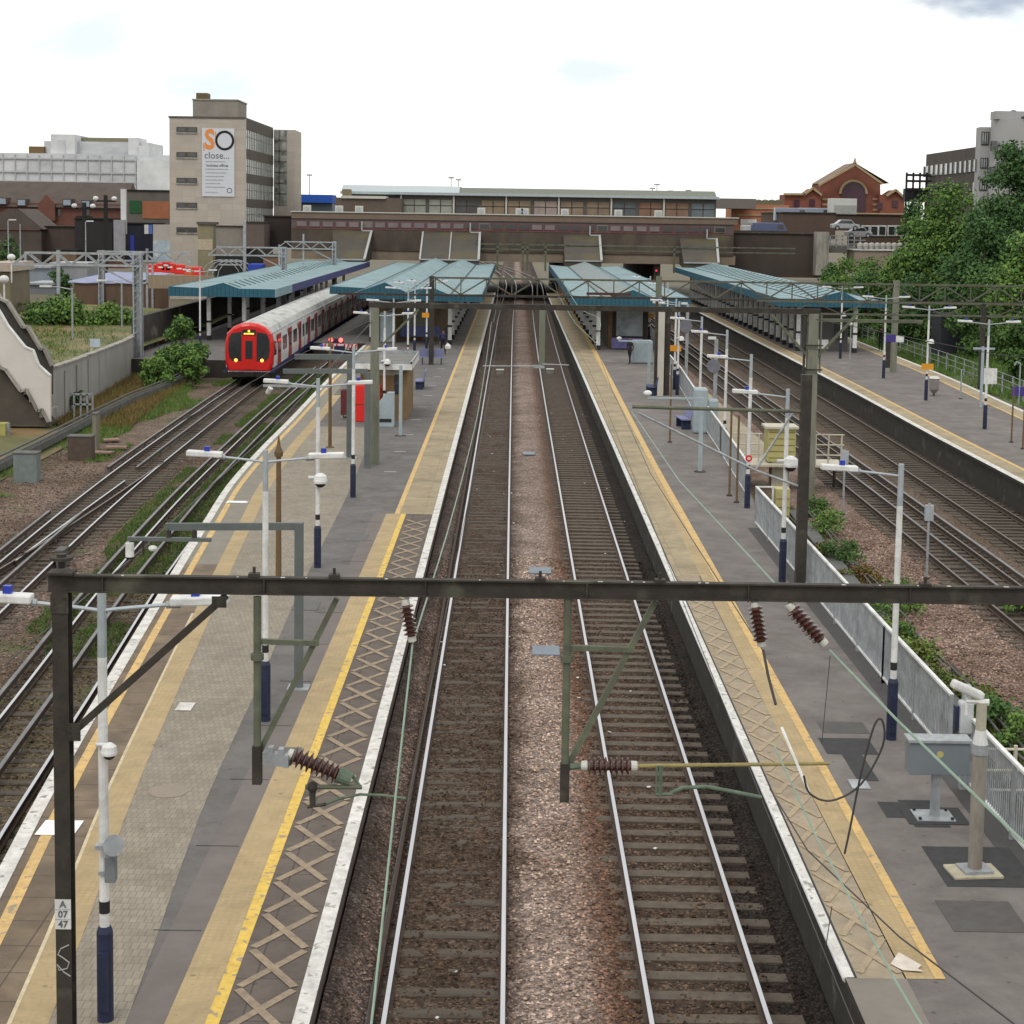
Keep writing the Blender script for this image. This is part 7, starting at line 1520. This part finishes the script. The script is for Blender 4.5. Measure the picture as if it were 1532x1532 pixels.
T=bld('brick_building','orange brick range with pale stone bands left of the Victorian hall',1094,306,1180,346,290,8,mat('orange_brick_bands',(.36,.15,.085),(.30,.13,.08),scale=.5))
mb=MB()
for py in (312,322): rectpx(mb,1094,py-1,1180,py+1,289.8,.2)
mb.build('stone_bands',C_vs,T); rectpx(MB(),1108,328,1132,335,289.7,.2).build('white_panel',C_wht,T)
T2_=thing('ball_finial_parapet','parapet with a row of rounded dark finials behind the orange brick range','parapet',(VX(1150,296),296,10)); mb=MB(); rectpx(mb,1115,302,1172,309,296,2); mb.build('parapet_wall',mat('parapet_olive',(.13,.12,.08)),T2_); mb=MB()
for px in (1136,1146,1156,1166): c_=pz(px,302,296); mb.ell((c_[0],297,c_[1]),(.75,.75,.45),8,5)
mb.build('finials',mat('finial_olive',(.10,.10,.06)),T2_)
bld('brick_building','flat grey-brown roofline behind the right end of the station roof',1071,297,1131,312,280,10,mat('grey_brown_roofline',(.15,.135,.12),(.12,.11,.10)))
# vehicles on decks
def vehicle(label,px,py,Y,c,kind='car',s=1.):
    x_,z_=pz(px,py,Y); T=thing('parked_'+kind,label,kind,(x_,Y,z_),'parked vehicles on the roof decks'); m_=mat('car_paint_%g_%g'%(c[0],c[2]),c,rough=.3,spec=.6)
    if kind=='car':
        MB().prism([(x_-2.1*s,z_+.28),(x_+2.1*s,z_+.28),(x_+2.1*s,z_+.75),(x_+1.3*s,z_+.88),(x_+.75*s,z_+1.38),(x_-.8*s,z_+1.40),(x_-1.5*s,z_+.9),(x_-2.1*s,z_+.8)],Y-.85,Y+.85).build('body',m_,T,bevel=.08)
        MB().prism([(x_-.75*s,z_+1.33),(x_+.68*s,z_+1.31),(x_+1.1*s,z_+.92),(x_-1.3*s,z_+.92)],Y-.87,Y-.855).build('side_windows',C_glass,T)
    else:
        MB().prism([(x_-2.3,z_+.3),(x_+2.3,z_+.3),(x_+2.35,z_+1.1),(x_+1.7,z_+2.1),(x_-2.3,z_+2.1)],Y-.9,Y+.9).build('body',m_,T,bevel=.08); MB().bx(x_+1.0,x_+1.8,Y-.92,Y-.905,z_+1.25,z_+1.85).build('side_windows',C_glass,T)
    for a_ in (-1.35*s,1.35*s):
        w=MB(); w.cyl((x_+a_,Y-.88,z_+.32),(x_+a_,Y-.70,z_+.32),.32,.32,14); wo=w.build('wheel',C_blk,T); MB().cyl((x_+a_,Y-.90,z_+.32),(x_+a_,Y-.88,z_+.32),.18,.18,10).build('rim',C_gal,wo)
vehicle('silver hatchback parked on the car deck below the white box',1264,345,216,(.36,.38,.4),s=.85)
vehicle('pale silver car behind the deck railing at the right',1284,356,219,(.3,.3,.31),s=.8)
vehicle('dark blue-grey car tucked left of the concrete column',1208,367,220,(.10,.13,.17))
vehicle('grey-blue van on the flat brick roof, left one',1183,334,232,(.22,.26,.33),'van')
vehicle('grey-blue van on the flat brick roof, right one',1219,334,234,(.25,.29,.36),'van')
vehicle('dark blue van behind the low wall left of the brick block',1150,357,222,(.08,.10,.2),'van')
vehicle('white van beside the dark blue van',1134,360,226,(.5,.5,.52),'van')
T=thing('white_container','white corrugated box container standing on the flat roof','container',(VX(1262,230),230,12)); rectpx(MB(),1244,297,1282,321,230,3).build('container_body',mat('container_white',(.52,.53,.5),(.46,.47,.45),scale=1),T,bevel=.05); rectpx(MB(),1248,307,1281,320,229.9,.1).build('grey_panel',mat('container_grey',(.36,.37,.35)),T)
for i in range(9): 
    px=1287+i*8.5; c_=pz(px,367,212.5); T=thing('white_planter','white urn-shaped roof vent, number %s from the left in the row below the windows'%['one','two','three','four','five','six','seven','eight','nine'][i],'roof vent',(c_[0],212.5,c_[1]),'white vents in a row'); MB().lathe((c_[0],212.5,c_[1]-.5),(c_[0],212.5,c_[1]+.35),[(0,.3),(.5,.42),(.85,.35),(1,.1)],10).build('vent_cap',mat('vent_white',(.42,.41,.38)),T)
# grey office with curved stair tower at far right
T=thing('grey_office','grey rendered office with dark bands and a curved windowless stair tower at the right edge','building',(56,188,0))
C_ren=mat('grey_render',(.33,.325,.33),(.285,.28,.285),scale=.3,detail=8)
Yn,Yf=182.,232.
def side(mb,pxn,pyn,pxf,pyf,pyn2,pyf2,th=.3,nudge=0.):
    """vertical wall from near to far edge given image edge points; top (pyn,pyf) bottom (pyn2,pyf2)"""
    xn=VX(pxn,Yn)-nudge; xf=VX(pxf,Yf)-nudge
    zt0=VZ(pxn,pyn,Yn); zt1=VZ(pxf,pyf,Yf); zb0=VZ(pxn,pyn2,Yn); zb1=VZ(pxf,pyf2,Yf)
    i=len(mb.v); mb.v+=[(xn,Yn,zb0),(xf,Yf,zb1),(xf,Yf,zt1),(xn,Yn,zt0),(xn+th,Yn,zb0),(xf+th,Yf,zb1),(xf+th,Yf,zt1),(xn+th,Yn,zt0)]
    for f in ((0,1,2,3),(4,7,6,5),(3,2,6,7),(0,4,5,1),(0,3,7,4),(1,5,6,2)): mb.f.append(tuple(i+k for k in f)); mb.m.append(0)
Yn_=Yn
mb=MB(); side(mb,1460,219,1382,231,420,400,th=14); mb.build('wall',C_b2,T)
mb=MB(); side(mb,1460,238,1382,249,256,264,th=.2,nudge=.12); wo=mb.build('window_band',mat('office_band_glass',(.42,.45,.46),(.14,.16,.17),scale=.5,detail=3,rough=.2,stretch=(1,1.5,.2)),T)
mb=MB()
for k in range(12):
    t_=k/11; px=1460-78*t_; Y_=1/((1-t_)/Yn+t_/Yf); xx=VX(px,Y_); mb.bx(xx-.3,xx-.05,Y_-.12,Y_+.12,VZ(px,257+8*t_,Y_),VZ(px,238+11*t_,Y_))
mb.build('mullions',mat('office_mullion',(.12,.11,.10)),wo)
mb=MB(); side(mb,1460,272,1400,279,290,294,th=.2,nudge=.12); mb.build('window_band',MATS['office_band_glass'],T)
# bay and tower
bx0,bx1=VX(1461,Yn-1),VX(1478,Yn-1); b=MB(); b.bx(bx0,bx1+2,Yn-1,Yn+.6,0,VZ(1470,190,Yn-1)); b.build('bay',C_ren,T)
for y0_,y1_ in ((197,217),(236,252),(269,285)):
    w=MB(); w.bx(bx0+.15,bx1-.25,Yn-1.1,Yn-1,VZ(1470,y1_,Yn-1),VZ(1470,y0_,Yn-1)); f=w.build('window',C_b2,T); g1=MB()
    for k in range(3): xx=bx0+.22+k*(bx1-bx0-.5)/3; g1.bx(xx,xx+(bx1-bx0)/3-.28,Yn-1.16,Yn-1.1,VZ(1470,y1_-1.5,Yn-1),VZ(1470,y0_+1.5,Yn-1))
    g1.build('pane',C_glassp,f)
tx0=VX(1478,Yn-2); mb=MB(); n=20; cx_=tx0+4.2; cy_=Yn-1.6; prf=[]
for k in range(n+1):
    a_=pi+pi*.5*k/n; prf.append((cx_+4.2*math.cos(a_),cy_+3*math.sin(a_)))
prf+=[(cx_+12,cy_-3),(cx_+12,cy_+3),(tx0+1.2,cy_+3)]
zt_=VZ(1500,181,Yn); i=0; m_=len(prf); mb.v=[(a_,b_,0) for a_,b_ in prf]+[(a_,b_,zt_) for a_,b_ in prf]
mb.f=[tuple(range(m_))[::-1],tuple(range(m_,2*m_))]+[(k,(k+1)%m_,m_+(k+1)%m_,m_+k) for k in range(m_)]; mb.m=[0]*len(mb.f)
mb.build('curved_tower',C_ren,T)
MB().bx(tx0+.05,cx_+12,cy_-1.5,cy_+.5,zt_,VZ(1500,169,Yn)).build('tower_top',C_ren,T); MB().bx(tx0+2.6,cx_+12.1,cy_-3.15,cy_-2,zt_,zt_+.25).build('tower_coping',C_b2,T)
for y0_,y1_ in ((213,228),(251,266)): xx=VX(1482,Yn-3); MB().bx(xx-.25,xx+.25,cy_-1.75,cy_-1.0,VZ(1482,y1_,Yn),VZ(1482,y0_,Yn)).build('slit_window',C_glass,T)
p0=pz(1522,171,Yn-4); D_=thing('satellite_dish','round dark satellite dish on top of the curved stair tower','dish',(p0[0],Yn-2.2,p0[1])); MB().lathe((p0[0],Yn-2.6,p0[1]),(p0[0],Yn-2.3,p0[1]),[(0,.55),(.5,.45),(1,.1)],16).build('dish_bowl',mat('dish_grey',(.16,.16,.17)),D_); MB().cyl((p0[0],Yn-2.3,p0[1]),(p0[0],Yn-2.3,p0[1]-.7),.06,.06,6).build('dish_stem',C_ole,D_)
# dark hoarding behind far right platform
T=thing('dark_shed','dark slate blue shed wall behind the far right platform','shed',(34,128,-.2)); MB().bx(32.6,35.6,127,130,-.2,3.3).build('wall',mat('slate_dark',(.030,.033,.042),(.022,.024,.032),scale=.6),T); MB().bx(32.5,35.7,126.8,130.2,3.3,3.42).build('roof_edge',C_und,T)
T=thing('wire_fence','low grey post and rail fence along the green bank','fence',(30,110,-.2))
fx=interp([(72,26.9+1.6),(84,29.2),(101,30.2),(118,30.8),(150,31.2),(200,31.6)])
mb=MB()
for y_ in steps(72,190,2.6): mb.bx(fx(y_)-.04,fx(y_)+.04,y_-.04,y_+.04,-.3,1.15)
po=mb.build('posts',C_gal,T); 
for z_ in (.35,.75,1.12): MB().tube([(fx(y_),y_,z_) for y_ in steps(72,190,8)],.022,5).build('rail_wire',C_gal,T)
bumpy('green_bank',28.5,80,steps(50,205,3),2.,lambda x,y:-.2+min(2.2,max(0,(x-30.5))*.16)+.3*noise.noise(Vector((x*.15,y*.15,0))),mat('green_bank_grass',(.085,.115,.035),(.05,.075,.022),scale=.5,detail=9,c3=(.12,.13,.05),s3=.2,bump=.6,bscale=3))
# ================================================================ vegetation
def foliage(mb,clumps,n,size,rnd,flat=.0):
    """n leaf quads through the volume of the given ellipsoid clumps (c, r)"""
    tot=sum(r[0]*r[1]*r[2] for c,r in clumps)**1.0
    for c,r in clumps:
        k=max(6,int(n*(r[0]*r[1]*r[2])/tot))
        for _ in range(k):
            d=Vector((rnd.gauss(0,1),rnd.gauss(0,1),rnd.gauss(0,1)))
            if d.length<1e-3: continue
            d.normalize(); t=rnd.random()**.45
            nn=1+.35*noise.noise(d*1.7+Vector(c)*.37)+.22*noise.noise(d*4.3+Vector(c))
            p=Vector(c)+Vector((d.x*r[0],d.y*r[1],d.z*r[2]))*(t*nn)
            nrm=(d*.7+Vector((rnd.gauss(0,.6),rnd.gauss(0,.6),rnd.gauss(.3,.6)))).normalized()
            a=nrm.orthogonal().normalized(); b=nrm.cross(a); an=rnd.uniform(0,6.28); a,b=a*math.cos(an)+b*math.sin(an),b*math.cos(an)-a*math.sin(an)
            s_=size*rnd.uniform(.4,1.45); i=len(mb.v)
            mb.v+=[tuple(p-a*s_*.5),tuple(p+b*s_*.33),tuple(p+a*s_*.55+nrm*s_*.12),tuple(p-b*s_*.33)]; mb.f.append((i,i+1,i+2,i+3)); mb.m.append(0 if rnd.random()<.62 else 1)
def tree(name,label,x,y,z0,h,w,nclump,n,size,m1,m2,seed,group=None,trunk=True,cat='tree',low=.25,dep=None):
    rnd=random.Random(seed); T=thing(name,label,cat,(x,y,z0),group); dep=dep or w
    cl=[]
    for k in range(nclump):
        u=rnd.random(); zz=low+(1-low)*u; prof=math.sin(pi*min(1,max(.08,(zz-low)/(1-low)*.86+.16)))**.6
        a=rnd.uniform(0,2*pi); rr=w/2*prof*rnd.uniform(.35,.95)*.8
        s_=rnd.uniform(.16,.30)*w*(.8 if zz>.8 else 1)
        cl.append(((x+rr*math.cos(a),y+rr*math.sin(a)*dep/w,z0+h*zz*.93),(s_,s_,s_*rnd.uniform(.55,.85))))
    mb=MB(); foliage(mb,cl,n,size,rnd); cr_=mb.build('crown' if trunk else 'foliage',[m1,m2],T)
    tb=MB(); th=h*.62; r0=max(.03,h*.022)
    tb.tube([(x,y,z0-.2),(x+rnd.uniform(-.1,.1)*w*.2,y,z0+th*.5),(x+rnd.uniform(-.1,.1)*w*.3,y,z0+th)],[r0,r0*.7,r0*.35],8)
    for c,r in cl[:min(len(cl),14)]:
        tb.tube([(x,y,z0+th*rnd.uniform(.25,.7)),((x+c[0])/2,(y+c[1])/2,(z0+th*.5+c[2])/2),c],[r0*.4,r0*.28,r0*.08],5)
    tb.build('trunk' if trunk else 'stems',C_bark,T)
    return T
C_l1=leafmat('leaf_bright_green',(.150,.245,.055),(.085,.155,.036)); C_l2=leafmat('leaf_mid_green',(.085,.155,.038),(.05,.10,.026))  # leaf greens of differing tone, spread at random over each plant
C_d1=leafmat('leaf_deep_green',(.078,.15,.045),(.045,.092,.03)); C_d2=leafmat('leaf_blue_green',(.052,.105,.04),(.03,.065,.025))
for i,(px,pt,pb,Y,wpx,m1,m2,n,lb) in enumerate((
 (1425,272,460,150,150,C_l1,C_d1,16000,'broad bright green tree in front of the grey office building'),
 (1518,205,470,142,125,C_d1,C_d2,16000,'tall dark green tree at the right edge rising above the others'),
 (1475,330,480,132,120,C_d1,C_d2,9000,'dark middle tree between the broad tree and the right edge'),
 (1385,360,470,150,90,C_l1,C_l2,6000,'rounded green tree below the broad tree'),
 (1366,300,430,170,50,C_d1,C_d2,2500,'thin dark green tree before the steel frame'),
 (1535,350,520,118,120,C_l1,C_d1,8000,'green tree at the right edge above the violet sign'))):
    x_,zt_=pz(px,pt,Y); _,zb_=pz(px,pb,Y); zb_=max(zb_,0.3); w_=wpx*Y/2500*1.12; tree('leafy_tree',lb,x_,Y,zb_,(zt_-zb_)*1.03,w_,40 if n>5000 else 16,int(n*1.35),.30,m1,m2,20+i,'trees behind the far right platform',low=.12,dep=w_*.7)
for i,(px,pt,pb,Y,wpx,m1,m2,lb) in enumerate((
 (1262,382,430,185,52,C_l1,C_l2,'small bright shrub left of the cream block'),
 (1300,392,440,172,56,C_l1,C_d1,'bright shrub under the cream block'),
 (1340,392,450,160,58,C_l1,C_l2,'fresh green shrub right of the cream block'),
 (1300,415,470,150,70,C_d1,C_l2,'dark shrub behind the far right canopy end'),
 (1370,420,490,140,80,C_d1,C_d2,'dark shrub behind the second lattice beam'),
 (1430,400,500,138,80,C_l2,C_d1,'mid green shrub above the dark shed'),
 (1480,410,530,124,80,C_l2,C_d1,'mid green shrub right of the dark shed'),
 (1245,398,432,195,40,C_d1,C_l2,'low shrub at the foot of the concrete column'),
 (1400,380,440,160,70,C_l1,C_d1,'bright shrub at the foot of the broad tree'),
 (1528,470,570,108,60,C_l2,C_d1,'shrub hanging over the bank at the right edge'))):
    x_,zt_=pz(px,pt,Y); zb_=.6; w_=wpx*Y/2500*1.45; tree('green_shrub',lb,x_,Y,zb_,(zt_-zb_)*1.08,w_,22,6500,.26,m1,m2,60+i,'shrubs on the green bank',trunk=False,cat='shrub',low=.02)
# left shrubs
for i,(px,pt,pb,Y,wpx,h,m1,m2,n,lb) in enumerate((
 (272,475,562,103,72,0,C_d1,C_l1,8000,'dense green bush in front of the left canopy beside the train'),
 (288,520,575,99,40,0,C_l1,C_l2,2500,'smaller bright bush at the foot of the dense bush'),
 (90,448,505,125,110,0,C_l1,C_d1,8000,'broad green bush on the grassy plot behind the stairs'),
 (165,462,492,128,80,0,C_l1,C_l2,4000,'low bright bush beneath the lattice mast on the grassy plot'),
 (90,400,440,160,34,0,C_d1,C_d2,2500,'upright dark shrub between the storage sheds'),
 (235,535,575,98,50,0,C_l1,C_l2,2500,'low green scrub at the base of the thick lattice mast'),
 (15,355,395,200,44,0,C_d1,C_d2,2500,'dark green tree by the low brown house at the far left'),
 (118,585,620,86,30,0,C_l2,C_bark,900,'brown-green scrub by the stair gate'))):
    x_,zt_=pz(px,pt,Y); _,zb_=pz(px,pb,Y); w_=wpx*Y/2500; tree('green_shrub',lb,x_,Y,zb_,zt_-zb_,w_,16,n,.20 if Y<110 else .26,m1,m2,90+i,'shrubs on the left',trunk=False,cat='shrub',low=.02)
# brambles on the right strip
C_bo=leafmat('leaf_autumn_orange',(.17,.10,.04),(.11,.07,.03)); C_by=leafmat('leaf_olive_yellow',(.15,.15,.04),(.09,.10,.028))
br=[(1236,790,30,C_l1,C_l2,1.0,1.5),(1262,835,28,C_d1,C_l2,1.1,1.4),(1232,830,20,C_bo,C_by,.6,1.2),(1290,860,24,C_bo,C_by,.5,1.3),(1245,860,26,C_bo,C_l2,.5,1.2),(1345,905,36,C_l1,C_l2,1.0,1.6),(1305,915,30,C_d1,C_l1,.9,1.3),(1330,955,30,C_l1,C_by,.8,1.5),(1375,985,30,C_by,C_l1,.7,1.5),(1290,900,22,C_bo,C_by,.6,1.0),(1400,1035,30,C_by,C_l2,.8,1.4),(1365,1010,22,C_bo,C_by,.5,1.2),(1350,960,20,C_l1,C_d1,.7,1.0),(1500,1080,36,C_d1,C_l2,.9,1.5),(1470,1050,26,C_by,C_l1,.5,1.1),(1216,760,20,C_l2,C_d1,.7,1.2),(1520,905,22,C_l1,C_l2,.8,1.2),(1450,1075,22,C_l2,C_by,.5,1.0),(1525,1120,26,C_l1,C_d1,.9,1.2)]
nm=['by the yellow cabinet foot','in the middle of the strip under the second lamp','with orange leaves behind the railing return','with rusty leaves on the cable trough','with brown leaves beside the mast','just under the portal beam','left of the one just under the beam','beyond the railing below the beam','olive and yellow along the railing','orange patch under the beam','olive yellow near the railing end','small rusty one behind the railing','small bright one beside the trough','behind the cream pipe fence','low and olive next to the pipe fence','beside the mast top of the strip','growing in the right track bed at the edge','at the left foot of the pipe fence','at the right edge beyond the railing']
for i,(px,py,wpx,m1,m2,h,w_) in enumerate(br):
    x_,y_=G(px,py+8,-.1); tree('bramble_bush','low bramble bush '+nm[i],x_,y_,-.15,h*.85,w_*1.0,10,1300,.09,m1,m2,200+i,'brambles on the right strip',trunk=False,cat='bush',low=.0)
# weeds & grass tufts
def weeds(name,label,spots_,n,size,m,seed,h=.18):
    rnd=random.Random(seed); mb=MB()
    for _ in range(n):
        x,y,z=spots_(rnd)
        if x is None: continue
        for _k in range(3):
            a=rnd.uniform(0,6.28); s_=size*rnd.uniform(.5,1.3); dx,dy=math.cos(a)*s_*.5,math.sin(a)*s_*.5; ln_=Vector((rnd.gauss(0,.4),rnd.gauss(0,.4),1)).normalized()*h*rnd.uniform(.4,1.3); i=len(mb.v)
            mb.v+=[(x-dx*.3,y-dy*.3,z),(x+dx*.3,y+dy*.3,z),(x+dx+ln_.x,y+dy+ln_.y,z+ln_.z)]; mb.f.append((i,i+1,i+2)); mb.m.append(0 if rnd.random()<.6 else 1)
    return mb.build(name,m,kind='stuff',label=label,cat='weeds')
def s1(r):
    y=r.uniform(38,112); x=T2(y)+r.choice((r.uniform(-.55,.6),r.uniform(.9,1.45),r.uniform(-1.9,-.9))); 
    if noise.noise(Vector((x*.5,y*.22,2)))<-.16: return (None,0,0)
    return (x,y,-.2)
weeds('weeds','green weeds growing between the rails of the bay track',s1,30000,.11,[C_l2,C_weed],3,.14)
def s2(r):
    y=r.uniform(60,106); x=r.uniform(-20.8,-16.9)
    if noise.noise(Vector((x*.4,y*.15,5)))+(-18-x)*.12<.05: return (None,0,0)
    return (x,y,-.22)
weeds('weeds','green weeds on the ballast shoulder beside the cable run',s2,12000,.14,[C_l1,C_weed],4,.22)
C_dry=leafmat('dry_bracken',(.24,.15,.065),(.15,.10,.045))
def s3(r):
    y=r.uniform(80,110); x=-24.3-(y-103)*.075+r.uniform(.4,4.2)-0
    return (x,y,-.2)
weeds('dry_grass','dry tan and green scrub between the panel wall and the cable run',s3,9000,.2,[C_dry,C_by],5,.35)
def s4(r):
    x=r.uniform(7.95,9.7); y=r.uniform(20,62)
    if r.random()<.3: x=r.uniform(9.4,10.2)
    if noise.noise(Vector((x*.8,y*.3,9)))<-.15: return (None,0,0)
    return (x,y,-.15)
weeds('ground_cover','tangled olive ground cover between the right railing and the pink ballast',s4,12000,.09,[C_by,C_l2],6,.2)
def s5(r):
    y=r.uniform(84,146); x=r.uniform(-60,-24.8); return (x,y,1.0+min(1.4,(-24.6-x)*.05)+(y-84)*.004)
weeds('grass','rough yellow-green grass on the raised plot behind the panel wall',s5,14000,.3,[C_by,C_l1],7,.35)
def s6(r):
    y=r.uniform(72,160); x=r.uniform(29.5,36); return (x,y,-.25+max(0,(x-30.5))*.16)
weeds('grass','long green grass along the fence on the right bank',s6,12000,.25,[C_l1,C_l2],8,.4)
# cable troughs, right strip
tr_=interp([(20,9.3),(28,9.35),(38,9.45),(48,9.7),(60,10.0)])
mb=MB()
ys_=steps(24,58,1.)
for a_,b_ in zip(ys_,ys_[1:]): mb.beam((tr_(a_)+.02,a_,-.02),(tr_(b_)+.02,b_-.02,-.02),.42,.22)
mb.build('cable_trough',C_trough,label='line of grey concrete cable troughs half lost in the brambles on the right',cat='cable trough')
mb=MB()
for k,dx in enumerate((-.35,.45,.62)):
    mb.tube([(tr_(y_)+dx+.06*math.sin(y_*.7+k),y_,.12+.05*math.sin(y_*1.3+k*2)) for y_ in steps(24,58,1.5)],.025,6)
mb.build('cables',C_trough,label='loose black cables running beside the concrete troughs on the right',cat='cable')
mb=MB(); sweep(mb,interp([(18,10.55),(30,10.35),(45,10.3)]),18,38,0,prof=RP); mb.build('spare_rail',[C_rust,C_rust],label='pair of rusty spare rails lying in the pink ballast at the lower right',cat='rail')
MB().beam((10.7,45.3,-.08),(12.3,45.2,-.08),.12,.06).build('white_tie',C_cem,label='thin white bar lying across the pink ballast',cat='tie bar')
# canopy-side signal, red light in the dark opening
T=thing('signal_light','single red signal light glowing in the dark opening under the bridge','signal',(VX(982,205),205,1)); c_=pz(982,405,204); MB().cyl((c_[0],204,c_[1]),(c_[0],204.1,c_[1]),.13,.13,14).build('red_lens',mat('dim_red_lamp',(.7,.02,.03),emit=(1,.05,.08),estr=.7),T); MB().bx(c_[0]-.2,c_[0]+.2,204.1,204.3,c_[1]-.3,c_[1]+.3).build('signal_head',C_und,T); MB().cyl((c_[0],204.3,-.2),(c_[0],204.3,c_[1]),.08,.08,8).build('post',C_und,T)
# circular signs/mirrors by fence far
for i,(px,py,Y,r_) in enumerate(((1026,488,92,.36),(1068,548,74,.30))):
    c_=pz(px,py,Y); T=thing('round_mirror',['round dark signal back plate by the railing, farther one','round grey disc on a post beyond the railing, nearer one'][i],'signal disc',(c_[0],Y,c_[1])); MB().cyl((c_[0],Y,c_[1]),(c_[0],Y+.1,c_[1]),r_,r_,24).build('disc',mat('disc_grey',(.16,.16,.19) if i==0 else (.19,.22,.23)),T); MB().cyl((c_[0]+.1,Y+.15,-.2),(c_[0]+.1,Y+.15,c_[1]+1.2),.09,.09,8).build('post',C_gal,T); MB().cb(c_[0]-.1,Y+.1,c_[1]+1.25,.35,.12,.12).build('top_arm',C_wht,T)
T=thing('ramp_slab','pale sloping concrete slab beyond the railing beside the four-rail track','ramp',(11,78,-.3)); x0_,y0_=G(1035,575,.2); mb=MB(); mb.v+=[(10.0,70,.1),(11.6,71,.1),(10.9,92,.7),(10.2,92,.7),(10.0,70,-.4),(11.6,71,-.4),(10.9,92,-.4),(10.2,92,-.4)]
for f in ((0,1,2,3),(4,7,6,5),(0,4,5,1),(1,5,6,2),(2,6,7,3),(3,7,4,0)): mb.f.append(f); mb.m.append(0)
mb.build('slab',mat('pale_ramp',(.30,.26,.19),(.22,.19,.14),scale=1),T)
for o in bpy.data.objects:
    if o.type=='MESH' and not o.data.materials: o.data.materials.append(C_gal)
